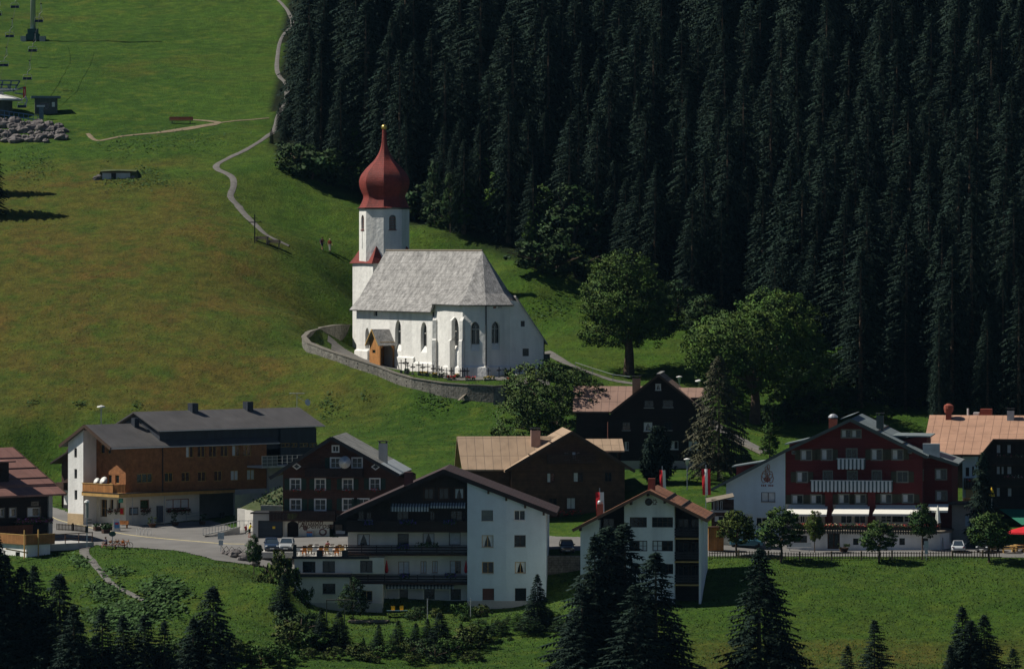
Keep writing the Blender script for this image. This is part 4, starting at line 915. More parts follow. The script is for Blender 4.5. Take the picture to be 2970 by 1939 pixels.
    m, L = mp((xe, 0), (x1, y1)); panel(cw, m, [(0,zc),(L,zc)], z0-1); panel(cw, BACK(c5[1]), [(xe-.05,zc),(c5[0],zc)], z0-1)
    cw.build('chancel_wall', CHWHITE, r)
    for p, dx, dy in (((xe+.35, 0), 1, -1), ((x1+1.35*(c2[0]-x1)*.4, y1), 0, -1), (c2, .38, -.92)):        # buttresses
        b = MB(); L = .55 if p is not c2 else .35; a = Vector((dx, dy, 0)).normalized(); s = Vector((-a.y, a.x, 0))*.28; o = Vector((p[0], p[1], 0))
        for (za, zb, l1) in ((z0-1, ze*.38, L*1.5), (ze*.38, ze*.78, L)):
            q4 = [o-s, o+s, o+s+a*l1, o-s+a*l1]; b.add([tuple(k+Vector((0,0,za))) for k in q4]+[tuple(k+Vector((0,0,zb+(.0 if i > 1 else .55)))) for i, k in enumerate(q4)],
                [(0,3,2,1),(4,5,6,7),(0,1,5,4),(1,2,6,5),(2,3,7,6),(3,0,4,7)])
        b.build('buttress', CHWHITE, r)
    # roof: south slope, north slope, hipped east end following the chancel
    ov = .75; rz = zr; xw = f.fx('B', 345, 945, 0)[0] if False else -0.6
    rxE = f.fy('B', 1000, 668, W/2)[0]; rxW = .2; k = (rz-ze)/(W/2)
    DBG(rxE=rxE,rz=rz,ze=ze)
    eS = (-ov, ze-.25); ec = zc-.05; o_ = .55
    P0 = (-.7, -ov, ze-.35); P1 = (xe+.1, -ov, ze-.35); P1b = (xe+.6, y1-o_+.1, ec+.05); P2 = (c2[0]+.1, y1-o_, ec); 
    P3 = (c3[0]+o_*.9, c3[1]-o_*.5, ec); P4 = (c4[0]+o_*.9, c4[1]+o_*.5, ec); P5 = (c5[0], c5[1]+o_, ec); P6 = (-.7, W+ov, ze-.35)
    RW = (-.7, W/2, rz); RE = (rxE, W/2, rz)
    def bend(a, b_, t=.28, drop=.5): return tuple(a[i]+(b_[i]-a[i])*t-(drop if i == 2 else 0) for i in range(3))
    rb = MB()
    def slope(pe, pr):      # eave points pe and matching ridge points pr, with a slight bell-cast near the eave
        for (a, b_), (ra, rb_) in zip(zip(pe, pe[1:]), zip(pr, pr[1:])):
            ma, mb_ = bend(a, ra), bend(b_, rb_)
            q1 = [a, b_, mb_, ma]; q2 = [ma, mb_, rb_, ra] if Vector(ra) != Vector(rb_) else [ma, mb_, ra]
            rb.slab(q1, .16); rb.slab(q2, .16)
    RM = (xe, W/2, rz)
    slope([P0, P1], [RW, RM]); slope([P1, P1b, P2, P3, P4, P5], [RM, RM, RE, RE, RE, RE]); slope([P5, P6], [RE, RW])
    # break the north slope eave to keep it closed
    roof = rb.build('roof', SHINGLE, r)
    g = MB(); g.tube([(P0[0],P0[1]-.05,P0[2]-.1),(P1[0],P1[1]-.05,P1[2]-.1)], .07, 6); g.tube([(p[0],p[1]-.05,p[2]-.1) for p in (P1b,P2,P3,P4)], .07, 6); g.build('gutter', DFRAME, roof)
    g = MB(); g.tube([(RW[0],RW[1],rz+.05),(RE[0],RE[1],rz+.05)], .12, 6); g.build('ridge_cap', GREYWOOD, roof)
    for (x, y, zt) in ((xe-.15, -.12, ze-.4), (c3[0]+.1, c3[1]-.1, ec-.1)):
        g = MB(); g.tube([(x, y, zt), (x, y, -2.5)], .09, 6); g.build('downpipe', DFRAME, r)
    # coats of arms painted high on the east facet
    m, L = mp(c3, c4)
    for (mx, cl, mat2) in ((1665, (.30,.08,.05), 'faded_red_paint'), (1728, (.22,.19,.17), 'faded_grey_paint')):
        h = frect(c3, c4, mx-18, 118, mx+18, 168); b = MB(); a0, a1, zb, zt = h; am = (a0+a1)/2; hh = zt-zb
        if mx == 1665:
            for (s0, s1) in ((.0,.36), (.62,1.)):
                w0 = (a1-a0)*.5*(.75 if s0 == 0 else 1); b.quad(m(am-w0, zb+hh*s0, -.012), m(am+w0, zb+hh*s0, -.012), m(am+w0, zb+hh*s1, -.012), m(am-w0, zb+hh*s1, -.012))
            b.quad(m(a1-.05, zb, -.014), m(a1+.03, zb+hh*.1, -.014), m(a1+.03, zt, -.014), m(a1-.05, zt, -.014))
        else:
            for k in range(3): b.quad(m(a0+(a1-a0)*k*.38, zb+hh*.1*k, -.012), m(a0+(a1-a0)*(k*.38+.16), zb, -.012), m(a0+(a1-a0)*(k*.38+.2), zt-hh*.12*(2-k), -.012), m(a0+(a1-a0)*k*.38, zt, -.012))
            b.quad(m(a0, zt-hh*.3, -.014), m(a1, zt-hh*.22, -.014), m(a1, zt-hh*.08, -.014), m(a0, zt-hh*.14, -.014))
        b.build('painted_crest', mat(mat2, cl, .9, .2, 4, 0), r)
    # sacristy lean-to behind the last facet
    s0 = c4; w0 = f.w(*s0, 0)
    ang = R(65)                         # its front wall faces the valley
    fs = Fr('X', 0, 0, 1, 0); fs.O = f.w(s0[0]-.05, s0[1]+.05, 0); fs.yaw = R(5); fs.c = math.cos(fs.yaw); fs.s = math.sin(fs.yaw)
    a1, zt1 = fs.fy('M', 2215, 505); _, ztop = fs.fy('M', 1850, 100)
    kx = fs.fy('M', 1935, 85)
    prof = [(0, kx[1]), (kx[0], kx[1]), (a1, zt1)]
    sw = MB(); hol = [fs.rect('M', 1960, 308, 2005, 372), fs.rect('M', 1980, 615, 2050, 700)]
    panel(sw, FRONT(), prof, z0-2, hol, .35); panel(sw, RIGHT(a1), [(0, zt1), (9, zt1)], z0-2)
    ro = thing('sacristy', None, None); ro.parent = r; ro.location = f._inv(fs.O-f.O); ro.rotation_euler = (0,0,fs.yaw-f.yaw)
    bpy.data.objects.remove(ro)
    def tr(mb, name, m_, par):
        nv = []
        for v_ in mb.v:
            w_ = fs.w(*v_); nv.append(tuple(f._inv(w_-f.O)))
        mb.v = nv; return mb.build(name, m_, par)
    tr(sw, 'sacristy_wall', CHWHITE, r)
    for h in hol:
        g = MB(); mm = FRONT(); g.quad(mm(h[0],h[2],.3), mm(h[1],h[2],.3), mm(h[1],h[3],.3), mm(h[0],h[3],.3)); pn = tr(g, 'window', GLASS, r)
        g = MB(); 
        for i in range(1, 4): a = h[0]+(h[1]-h[0])*i/4; mbox(g, mm, a-.02, a+.02, h[2], h[3], .22, .26)
        mbox(g, mm, h[0], h[1], (h[2]+h[3])/2-.02, (h[2]+h[3])/2+.02, .2, .24); tr(g, 'iron_grille', IRON, pn)
    g = MB(); k = (zt1-kx[1])/(a1-kx[0]); A_ = (kx[0]-.4, kx[1]-k*.4+.12); B_ = (a1+.5, zt1+k*.5+.12)
    g.slab([(A_[0],-.5,A_[1]),(B_[0],-.5,B_[1]),(B_[0],9.3,B_[1]),(A_[0],9.3,A_[1])], .22); tr(g, 'sacristy_roof', SHINGLE, r)
    g = MB(); g.tube([(a1+.2,-.2,zt1-.3),(a1+.05,-.12,zt1-.8),(a1+.05,-.12,-2)], .07, 6); tr(g, 'downpipe', DFRAME, r)
    # tower: square lower stage, octagonal upper stage, onion dome
    T = Fr('I', 765, 1300, 744, 0)      # centre of the tower at eave height, world aligned
    tc = f._inv(T.O-f.O); zO = tc.z; tx, ty = tc.x, tc.y; R8 = 157/2.158/FOC*744/math.cos(R(0))
    DBG(tower=(tx,ty,zO,R8))
    zs_ = f._inv(P('B', 443, 727, 742)-f.O).z; hw = R8*.93
    tb = MB(); tb.box(tx-hw*1.02, tx+hw*1.02, ty-hw*1.02, ty+hw*1.02, z0, zs_); tb.build('tower_base', CHWHITE, r)
    rot = R(18)
    def octp(Rr, z): return [(tx+Rr*math.cos(rot+k*math.pi/4), ty+Rr*math.sin(rot+k*math.pi/4), z) for k in range(8)]
    ob = MB(); 
    for k in range(8):
        p, q_ = octp(R8, 0)[k], octp(R8, 0)[(k+1) % 8]; m, L = mp((p[0],p[1]), (q_[0],q_[1]))
        ang = (math.atan2((p[1]+q_[1])/2-ty, (p[0]+q_[0])/2-tx)); wang = math.degrees(ang)+math.degrees(f.yaw)
        # faces with sound windows: every second one
        hol = []
        if k % 2 == 1:
            zt = f._inv(P('I', 815, 1345, 741)-f.O).z; zb = f._inv(P('I', 815, 1438, 741)-f.O).z; hol = [(L/2-.55, L/2+.55, zb, zt)]
        panel(ob, m, [(0, zO), (L, zO)], zs_-.2, hol, .5)
        for h in hol:
            a0, a1_, zb, zt = h; g = MB(); pts_ = [(a0,zb),(a1_,zb)]+[((a0+a1_)/2+.55*math.cos(t*math.pi/8), zt-.55+.55*math.sin(t*math.pi/8)) for t in range(9)]
            g.add([m(a, z, .3) for a, z in pts_], [tuple(range(len(pts_)))]); pn = g.build('sound_window', GLASS, r)
            g = MB()
            for e in range(5): mbox(g, m, a0+.05, a1_-.05, zb+.15+e*.38, zb+.22+e*.38, .2, .26)
            g.build('louvre', BRICKR, pn)
            g = MB(); 
            for sgn, e in ((1,a0),(-1,a1_)):
                Pq = [(e, zt-.55)]+[(e+sgn*.55*(1-math.cos(t*math.pi/12)), zt-.55+.55*math.sin(t*math.pi/12)) for t in range(7)]+[(e, zt)]
                g.add([m(a, z, .003) for a, z in Pq], [tuple(range(len(Pq)))])
            g.build('window_arch', CHWHITE, r)
            g = MB(); mbox(g, m, a0-.1, a1_+.1, zb-.1, zb-.003, -.1, 0); g.build('window_sill', REDSPIRE, pn)
    ob.build('tower_wall', CHWHITE, r)
    # little hipped roofs where the square turns into the octagon
    g = MB(); e = hw*1.02+.35
    cs = [(-1,-1),(1,-1),(1,1),(-1,1)]
    for sx, sy in cs:
        ax = (tx+sx*e, ty+sy*e); inner = R8*.92; ap = (tx+sx*hw*.72, ty+sy*hw*.72, zs_+2.35)
        b1 = (tx+sx*e, ty-sy*e*.12, zs_-.05); b2 = (tx-sx*e*.12, ty+sy*e, zs_-.05); cc = (ax[0], ax[1], zs_-.12)
        i1 = (tx+sx*hw*.5, ty+sy*.0, zs_+.25); i2 = (tx, ty+sy*hw*.5, zs_+.25)
        mid = (tx+sx*hw*.97, ty+sy*hw*.97, zs_+.75)
        g.add([b1, cc, b2, ap, mid, (tx+sx*hw*.86,ty+sy*hw*.1,zs_+.45), (tx+sx*hw*.1,ty+sy*hw*.86,zs_+.45)], [(0,1,4,5),(1,2,6,4),(5,4,3),(4,6,3)])
    g.build('tower_skirt_roof', REDSPIRE, r)
    prof = [(607,1298),(612,1290),(622,1270),(632,1245),(633,1225),(622,1200),(612,1175),(607,1145),(610,1120),(622,1092),(645,1062),(675,1030),(700,1005),(720,975),(733,950),(742,925),(748,890),(751,850),(753,808)]
    pr = []
    for x, y in prof:
        w_ = P('I', x, y, 744); pr.append((abs(w_.x-T.O.x), w_.z-T.O.z))
    q_ = []
    for i in range(len(pr)-1):
        p0, p1, p2, p3 = [Vector(pr[max(0, min(len(pr)-1, j))]) for j in (i-1, i, i+1, i+2)]
        for t in (0, .34, .67): q_.append(tuple(.5*((2*p1)+(p2-p0)*t+(2*p0-5*p1+4*p2-p3)*t*t+(3*p1-p0-3*p2+p3)*t**3)))
    pr = q_+[pr[-1]]; pr[0] = (R8+.32, pr[0][1]-.05); d = MB(); vs = []; fs_ = []
    for i, (rr, zz) in enumerate(pr): vs += octp(max(.05, rr), zO+zz)
    for i in range(len(pr)-1):
        for k_ in range(8): fs_.append((i*8+k_, i*8+(k_+1) % 8, (i+1)*8+(k_+1) % 8, (i+1)*8+k_))
    fs_.append(tuple(range(7,-1,-1))); d.add(vs, fs_); dome = d.build('onion_dome', REDSPIRE, r)
    zt = zO+pr[-1][1]; g = MB(); g.ball((tx,ty,zt+.25), .42, n=12, m=8); g.build('gilded_ball', GOLD, dome, smooth=True)
    g = MB(); g.bar((tx,ty,zt+.4),(tx,ty,zt+3.0), .07); g.bar((tx-.45,ty,zt+2.1),(tx+.45,ty,zt+2.1), .07); g.bar((tx-.28,ty,zt+1.5),(tx+.28,ty,zt+1.5), .06); g.build('spire_cross', IRON, dome)
    g = MB(); g.tube(octp(R8+.2, zO-.12)+[octp(R8+.2, zO-.12)[0]], .1, 6, False); g.build('cornice', DFRAME, r)
    g = MB(); p = octp(R8, 0)
    for k in (5,):
        a = [(p[k][i]+p[(k+1) % 8][i])/2 for i in range(2)]; n_2 = Vector((a[0]-tx, a[1]-ty, 0)).normalized()*.06; g.tube([(a[0]+n_2.x,a[1]+n_2.y,zO-1.6),(a[0]+n_2.x,a[1]+n_2.y,zs_+2)], .03, 5)
    g.build('lightning_wire', METAL, r)
    # wooden south porch, gable to the front, open towards the graves
    pd = 2.3; xb, _ = f.fy('M', 388, 700, -pd); xa = xb-3.3; ze_ = f.fy('M', 388, 540, -pd)[1]; zb = -4; za = f.fy('M', 305, 400, -pd-.3)[1]
    xm = (xa+xb)/2; pw = MB(); hw_ = (xa+.95, xa+1.95, f.fy('M',320,665,-pd)[1], f.fy('M',320,630,-pd)[1])
    panel(pw, FRONT(-pd), [(xa,ze_),(xm,za-.25),(xb,ze_)], zb, [hw_], .12); panel(pw, LEFT(xa), [(-pd,ze_),(0,ze_)], zb)
    m = RIGHT(xb); zt_ = ze_-.55; g0 = -pd+.2; g1 = -.25
    panel(pw, m, [(-pd,ze_),(0,ze_)], zb, [(g0, g1, zb+.5, zt_)], .12)
    for sg, e in ((1,g0),(-1,g1)): pw.quad(m(e,zt_,-.01), m(e+sg*.45,zt_,-.01), m(e,zt_-.45,-.01))
    porch = pw.build('porch', ORWOOD, r)
    g = MB(); k = (za-ze_)/(xb-xm); o1 = .45
    g.slab([(xa-o1,-pd-.45,ze_-k*o1),(xm,-pd-.45,za),(xm,.1,za),(xa-o1,.1,ze_-k*o1)], .09); g.slab([(xm,-pd-.45,za),(xb+o1,-pd-.45,ze_-k*o1),(xb+o1,.1,ze_-k*o1),(xm,.1,za)], .09); g.build('porch_roof', SHINGLE, porch)
    g = MB()
    for p_, q_ in (((xa-o1,ze_-k*o1),(xm,za)),((xm,za),(xb+o1,ze_-k*o1))): g.slab([(p_[0],-pd-.52,p_[1]+.03),(q_[0],-pd-.52,q_[1]+.03),(q_[0],-pd-.46,q_[1]+.03),(p_[0],-pd-.46,p_[1]+.03)], .2)
    g.box(xb+.05, xb+.1, -pd, 0, ze_-.2, ze_-.02); g.build('porch_bargeboard', TANWOOD, porch)
    g = MB(); g.quad((hw_[0],-pd+.1,hw_[2]),(hw_[1],-pd+.1,hw_[2]),(hw_[1],-pd+.1,hw_[3]),(hw_[0],-pd+.1,hw_[3])); g.build('porch_window', GLASS, porch)
    return r
church = build_church()
# ---------------------------------------------------------------- churchyard wall and graves
rim = [('B',355,1035,752),('B',270,1038,745),('B',190,1050,737),('B',125,1075,730),('B',105,1095,724),('B',130,1125,719),('B',215,1158,713),('B',300,1187,709),('B',390,1215,706),('B',480,1243,703),('B',560,1275,700),('B',650,1302,697),('B',800,1326,694),('B',930,1336,692),('B',1060,1342,691),('B',1180,1336,692),('B',1240,1325,697)]
W_ = [P(*q) for q in rim]
def wall_curve(pts_, th, name, m, parent, top_off=0., bottom=None, over=0.):
    b = MB(); L_ = []
    for i in range(len(pts_)-1):
        for k in range(3): L_.append(pts_[i].lerp(pts_[i+1], k/3))
    L_.append(pts_[-1])
    for i, p in enumerate(L_):
        d = (L_[min(i+1,len(L_)-1)]-L_[max(i-1,0)]); s = Vector((-d.y, d.x, 0)).normalized()*(th/2+over); zt = p.z+top_off; zb = bottom(p) if bottom else p.z
        jit = Vector((0,0,random.uniform(-.03,.03)))
        b.v += [tuple(p+s+Vector((0,0,zb-p.z))), tuple(p-s+Vector((0,0,zb-p.z))), tuple(p-s+Vector((0,0,zt-p.z))+jit), tuple(p+s+Vector((0,0,zt-p.z))+jit)]
    for i in range(len(L_)-1):
        for k in range(4): b.f.append((i*4+k, i*4+(k+1) % 4, (i+1)*4+(k+1) % 4, (i+1)*4+k)); b.mi.append(0)
    b.f += [(0,1,2,3),(len(L_)*4-1,len(L_)*4-2,len(L_)*4-3,len(L_)*4-4)]; b.mi += [0,0]
    return b.build(name, m, parent)
cyw = thing('churchyard_wall', 'curved dry stone wall with flat coping round the white church', 'stone wall', (0,0,0))
wall_curve(W_, .5, 'wall', STONE, cyw, -.12, lambda p: H(p.x,p.y)-1.6); wall_curve(W_, .5, 'coping', COPING, cyw, .02, lambda p: p.z-.117, .1)
b = MB(); q = W_[14]; b.add([tuple(q+Vector((dx,dy,dz))) for dx,dy,dz in ((-.2,-.9,-3.6),(1.4,-.9,-3.6),(1.4,0,-3.6),(-.2,0,-3.6),(-.1,-.5,-.3),(1.3,-.5,-.3),(1.3,0,-.3),(-.1,0,-.3))], [(0,3,2,1),(4,5,6,7),(0,1,5,4),(1,2,6,5),(2,3,7,6),(3,0,4,7)]); b.build('buttress', STONE, cyw)
sheet('churchyard_path', [(lambda q: (q.x,q.y))(CF.w(x,y,0)) for x, y in ((-1.8,-3.6),(3,-4.6),(8,-3.2),(20,-2.4),(36,-2.6),(41,3),(44,8),(40,9),(38,3),(35,-.3),(0,-.2),(-.6,-2))], PATHM, .09, .6)
ORD = ['first','second','third','fourth','fifth','sixth','seventh','eighth','ninth','tenth','eleventh','twelfth','thirteenth','fourteenth','fifteenth','sixteenth','seventeenth','eighteenth','nineteenth','twentieth','twenty-first','twenty-second','twenty-third','twenty-fourth']
def make_cross(v):
    t = thing('grave_cross', 'x', 'grave cross'); b = MB(); h = 1.35
    b.bar((0,0,.2),(0,0,h), .085); b.bar((-.30,0,h-.35),(.30,0,h-.35), .085)
    if v:
        for dx, dz in ((-.26,-.35),(.26,-.35),(0,0)): b.ball((dx,0,h+dz), .10, n=6, m=4)
        b.tube([(.16*math.cos(a*.785), 0, h-.35+.16*math.sin(a*.785)) for a in range(9)], .035, 4)
    b.build('cross', IRON, t); part('pedestal', STONE, t, (-.16,.16,-.1,.1,-.3,.25))
    return t
GRC = [Kind(lambda: make_cross(0)), Kind(lambda: make_cross(1))]
gx = [(628,850,95),(678,868,115),(700,872,85),(757,880,70),(825,908,130),(868,900,95),(925,935,140),(985,905,85),(1050,905,85),(1080,930,70),(1135,940,95),(1188,938,90),(1285,962,90),(1312,962,105),(1335,965,90),(1363,960,110),(1600,975,60),(1718,950,90),(1785,950,85),(1845,960,70),(1890,945,80),(1945,945,60),(2060,930,70),(2112,900,75)]
for i, (x, y, h) in enumerate(gx):
    t = GRC[i % 2].get(); p = P('M', x, y-h, 699+min(8,(x-600)/400*-1+6)); z = H(p.x, p.y); k = max(1.05,(p.z-z)/1.2); t.location = (p.x, p.y, z); t.scale = (max(1.0,k*.9),)*2+(k,)
    t.rotation_euler = (0,0,R(random.uniform(-25,10))); t['label'] = ORD[i]+' iron grave cross counted from the wooden church porch'; t['group'] = 'iron crosses on the graves'
shl = []
for i, (x, y, w_, c) in enumerate([(690,880,60,'green'),(880,910,90,'yellow'),(1000,925,60,'yellow'),(1080,920,60,'white'),(1190,955,100,'red'),(1400,965,110,'red'),(1610,960,120,'yellow'),(1840,975,80,'red'),(1900,975,70,'red'),(1935,940,70,'white'),(1250,935,50,'yellow')]):
    p = onray('M', x, y+10); p.y += 0; t = thing('grave_planting', ORD[i]+' bed of '+('leafy plants' if c == 'green' else c+' grave flowers')+' counted from the church porch', 'flower bed', G(p.x,p.y,.05), 0, 'flower beds on the graves')
    ww = w_/3.839/21.4; part('stone_edging', STONE, t, (-ww/2,ww/2,-.4,.4,-.2,.1)); g = MB(); flowers(g, [(random.uniform(-ww/2,ww/2), random.uniform(-.4,.4), .15+random.random()*.25) for _ in range(50)], .12); g.build('foliage', LEAFG, t)
    cc = {'green':(.05,.12,.03),'yellow':(.5,.35,.05),'white':(.6,.6,.55),'red':(.5,.03,.03)}[c]
    g = MB(); flowers(g, [(random.uniform(-ww/2,ww/2), random.uniform(-.4,.4), .3+random.random()*.25) for _ in range(40)], .1); g.build('blossoms', mat(c+'_petals', cc, .8, .15, 3, 0), t)
p = onray('M',575,830); t = thing('grave_shrine', 'small roofed wooden grave marker beside the church porch', 'grave marker', G(p.x,p.y)); part('post', BRWOOD, t, (-.2,.2,-.1,.1,0,1.1)); b = MB(); b.slab([(-.45,-.3,1.0),(0,-.3,1.5),(0,.3,1.5),(-.45,.3,1.0)], .06); b.slab([(0,-.3,1.5),(.45,-.3,1.0),(.45,.3,1.0),(0,.3,1.5)], .06); b.build('roof', DFRAME, t)
p = onray('M',1450,1215); t = thing('plank_trough', 'broken grey wooden planks below the churchyard wall', 'planks', G(p.x,p.y)); b = MB(); b.bar((-2.2,0,.1),(-1.2,.6,1.0),.5,.08); b.build('plank', GREYWOOD, t); b = MB(); b.bar((.6,0,.1),(1.8,.5,1.1),.6,.08); b.build('plank', GREYWOOD, t); b = MB(); b.bar((-1,.6,.8),(.8,.4,.75),.3,.08); b.build('plank', TANWOOD, t)
# ---------------------------------------------------------------- 1. long community building with raised dark roof
def arr(f, c, L, y=0.): return [f.rect(c, *q, y) for q in L]
def bank():
    f = Fr('C', 868, 1000, 640, 42); r = f.root('community_building', 'long orange shingled building with dark roofs and a white stair block at its left end', 'building')
    W_, _ = f.fy('C', 1840, 650); xw, xm = -2.05, W_
    ze = f.fy('C', 868, 462)[1]; ys = f.fx('C', 665, 600, 0)[0]; ye = f.fx('C', 470, 700, xw)[0]
    yr, zr = f.fx('C', 585, 312, xw-.45); yf = f.fx('C', 765, 470, xw-.45); yb = f.fx('C', 410, 452, xw-.45)
    DBG(bankW=W_, ze=ze, ys=ys, ye=ye, ridge=(yr, zr), yf=yf, yb=yb)
    k = (zr-yf[1])/(yr-yf[0]); kb = (zr-yb[1])/(yb[0]-yr)
    T = lambda y: zr-.25-(k*(yr-y) if y < yr else kb*(y-yr))
    zg = f.fy('C', 868, 790)[1]        # top of the ground floor
    wb = MB(); g0 = -4
    H1 = arr(f, 'C', [(945,645,1055,715),(1137,640,1196,708),(1253,637,1312,706),(1366,633,1423,704),(1479,628,1535,702),(1593,625,1648,698),(1705,620,1760,694),
                      (1284,460,1338,540),(1363,458,1418,538),(1442,456,1498,536),(1522,454,1577,533),(1603,452,1658,530),(1678,451,1735,528)])
    panel(wb, FRONT(), [(0, ze), (W_, ze)], zg, H1)
    prof = [(0, T(0)), (yr, T(yr)), (ye, T(ye))]
    H2 = [(lambda a, b: (b[0], a[0], a[1], b[1]))(f.fx('C', q[0], q[3]), f.fx('C', q[2], q[1])) for q in ((697,660,722,715),(745,657,770,716),(795,660,822,717),(693,448,722,510),(742,470,765,512))]
    panel(wb, LEFT(), prof, zg, H2)
    panel(wb, RIGHT(W_), prof, zg); panel(wb, BACK(ye), [(0, T(ye)), (W_, T(ye))], g0)
    wb.build('upper_wall', SHWOOD, r)
    for i, h in enumerate(H1): window(r, FRONT(), h, YFRAME, 3 if i == 0 else 2, 1, fw=.09, sill=False, curt='full' if i in (5,6) else ('half' if i in (7,11) else None))
    for h in H2: window(r, LEFT(), h, YFRAME, 2 if h[1]-h[0] > 1 else 1, 1, fw=.07, sill=False)
    # ground floor
    gb = MB(); xg = f.fy('C', 1376, 900)[0]; H3 = arr(f, 'C', [(968,828,1030,893),(1145,820,1306,893)])
    panel(gb, FRONT(), [(0, zg), (xg, zg)], g0, H3); H4 = [(lambda a, b: (b[0], a[0], a[1], b[1]))(f.fx('C', q[0], q[3]), f.fx('C', q[2], q[1])) for q in ((608,830,662,940),(692,828,738,945),(757,828,782,895),(805,828,830,895))]
    panel(gb, LEFT(), [(0, zg), (ys+1.0, zg)], g0, [h for h in H4 if h[1] < ys+1], .3); gb.build('ground_floor_wall', CREAM, r)
    for h in H3: window(r, FRONT(), h, mat('red_brown_frame', (.22,.07,.03), .6), max(1, round((h[1]-h[0])/1.3)), 1, fw=.1, curt='full' if h[1]-h[0] > 3 else None); flowerbox(r, FRONT(), h[0], h[1], h[2]-.35, (('dark_red_petals',(.2,.01,.01)),), .35, 40, .6)
    for i, h in enumerate(H4):
        if h[1] < ys+1:
            window(r, LEFT(), h, YFRAME, 2 if i < 2 else 1, 2 if i < 2 else 1, dep=.3, sill=False, name='glass_door' if i < 2 else 'window')
            if i > 1: flowerbox(r, LEFT(), h[0], h[1], h[2]-.3, (('dark_red_petals',(.2,.01,.01)),), .35, 40, .5)
    # white stair block
    sb = MB(); xs_ = xw; yS = ys; yE = ye
    H5 = [(lambda a, b: (b[0], a[0], a[1], b[1]))(f.fx('C', q[0], q[3], xw), f.fx('C', q[2], q[1], xw)) for q in ((512,473,531,537),(513,618,532,682),(514,763,533,828))]
    pr2 = [(yS, T(yS))]+([(yr, T(yr))] if yS < yr < yE else [])+[(yE, T(yE))]
    panel(sb, LEFT(xw), pr2, g0+.0, H5, .2); panel(sb, FRONT(yS), [(xw, T(yS)), (0.05, T(yS))], g0); panel(sb, BACK(yE), [(xw, T(yE)), (0.05, T(yE))], g0)
    sb.build('stair_block_wall', WHITE, r); zp = f.fx('C', 530, 925, xw)[1]
    part('plinth', mat('sand_plinth', (.42,.31,.18), .9, .15), r, (xw-.05, xw-.003, yS-.05, yE+.05, g0, zp))
    for h in H5:
        window(r, LEFT(xw), h, DFRAME, 1, 1, sill=False, dep=.2, fw=.05)
    # main roof and raised roof
    xr0 = xw-.45; x1 = f.fy('C', 1930, 428, yf[0])[0]; zf, zbk = yf[1], yb[1]
    rb = MB(); rb.slab([(xr0, yf[0], zf), (x1, yf[0], zf), (x1, yr, zr), (xr0, yr, zr)], .25); rb.slab([(xr0, yr, zr), (x1, yr, zr), (x1, yb[0], zbk), (xr0, yb[0], zbk)], .25)
    ro = rb.build('roof', SLATE, r); fb = MB()
    for p, q in (((yf[0], zf), (yr, zr)), ((yr, zr), (yb[0], zbk))): fb.bar((xr0-.06, p[0], p[1]-.15), (xr0-.06, q[0], q[1]-.15), .1, .38)
    fb.build('bargeboard', BFRAME, ro)
    g = MB(); g.tube([(xr0, yf[0]-.08, zf-.15), (x1, yf[0]-.08, zf-.15)], .08, 6); g.build('gutter', METAL, ro)
    g = MB(); g.tube([(f.fy('C',1120,600)[0],-.1,ze-.3),(f.fy('C',1120,600)[0],-.1,zg)], .07, 6); g.build('downpipe', DFRAME, r)
    # raised part
    yq = 1.0; xa, za = f.fy('C', 1100, 352, yq-.7); xb = f.fy('C', 2242, 322, yq-.7)[0]; xc, zc_ = f.fy('C', 940, 222, yr+.4)
    yrr = yr+.4; xaw = xa+.6; zt_ = za-.1
    ub = MB(); zb_ = T(yq)+.2
    panel(ub, FRONT(yq), [(xaw, za), (xb-1, za)], zb_-1.5); panel(ub, LEFT(xaw), [(yq, za), (yrr, zc_-.2), (2*yrr-yq, za)], zb_-2); panel(ub, BACK(2*yrr-yq), [(xaw, za), (xb-1, za)], g0); panel(ub, RIGHT(xb-1), [(yq, za), (yrr, zc_-.2), (2*yrr-yq, za)], g0)
    ub.build('raised_storey', DKCLAD, r)
    rb = MB(); rb.slab([(xa-.1, yq-.7, za), (xb, yq-.7, za), (xb, yrr, zc_), (xa-.1, yrr, zc_)], .18); rb.slab([(xa-.1, yrr, zc_), (xb, yrr, zc_), (xb, 2*yrr-yq+.7, za), (xa-.1, 2*yrr-yq+.7, za)], .18)
    r2_ = rb.build('raised_roof', SLATE, r); g = MB(); g.tube([(xa, yq-.78, za-.1), (xb, yq-.78, za-.1)], .06, 6); g.build('gutter', METAL, r2_)
    for (cx, cy) in ((1322,160),(1702,150)):
        x, z = f.fy('C', cx, cy+20, yrr); chimney(r, x, yrr-.3, zc_-1.2, f.fy('C', cx, cy+2, yrr)[1], .95, DKCLAD, False)
    x, z = f.fy('C', 933, 265, yr-.6); chimney(r, x, yr-.6, zr-1, z, .7, DKCLAD, False)
    # wing on the right behind the terrace
    x2 = f.fy('C', 1925, 450, yq)[0]; H6 = [f.rect('C', a, 437, b, 467, yq-.35) for a, b in ((1940,2005),(2010,2055),(2068,2130),(2135,2190))]
    wb = MB(); panel(wb, FRONT(yq-.35), [(x2, za-.3), (xb-1.1, za-.3)], g0, H6, .2); wb.build('wing_wall', DKCLAD, r)
    for h in H6: window(r, FRONT(yq-.35), h, YFRAME, 2, 1, sill=False)
    # terrace on the right with steel rail
    tz = f.fy('C', 1800, 590, -.2)[1]; ta = f.fy('C', 1795, 590, -2.6)[0]
    o = part('terrace_slab', CONC, r, (ta, ta+7.5, -3.0, -.01, tz-.25, tz)); g = MB()
    for k_ in range(10): x = ta+.05+k_*.82; g.bar((x,-2.95,tz),(x,-2.95,tz+1.25),.05)
    for zz in (.4,.85,1.25): g.bar((ta,-2.95,tz+zz),(ta+7.5,-2.95,tz+zz),.05)
    g.build('railing', METAL, o)
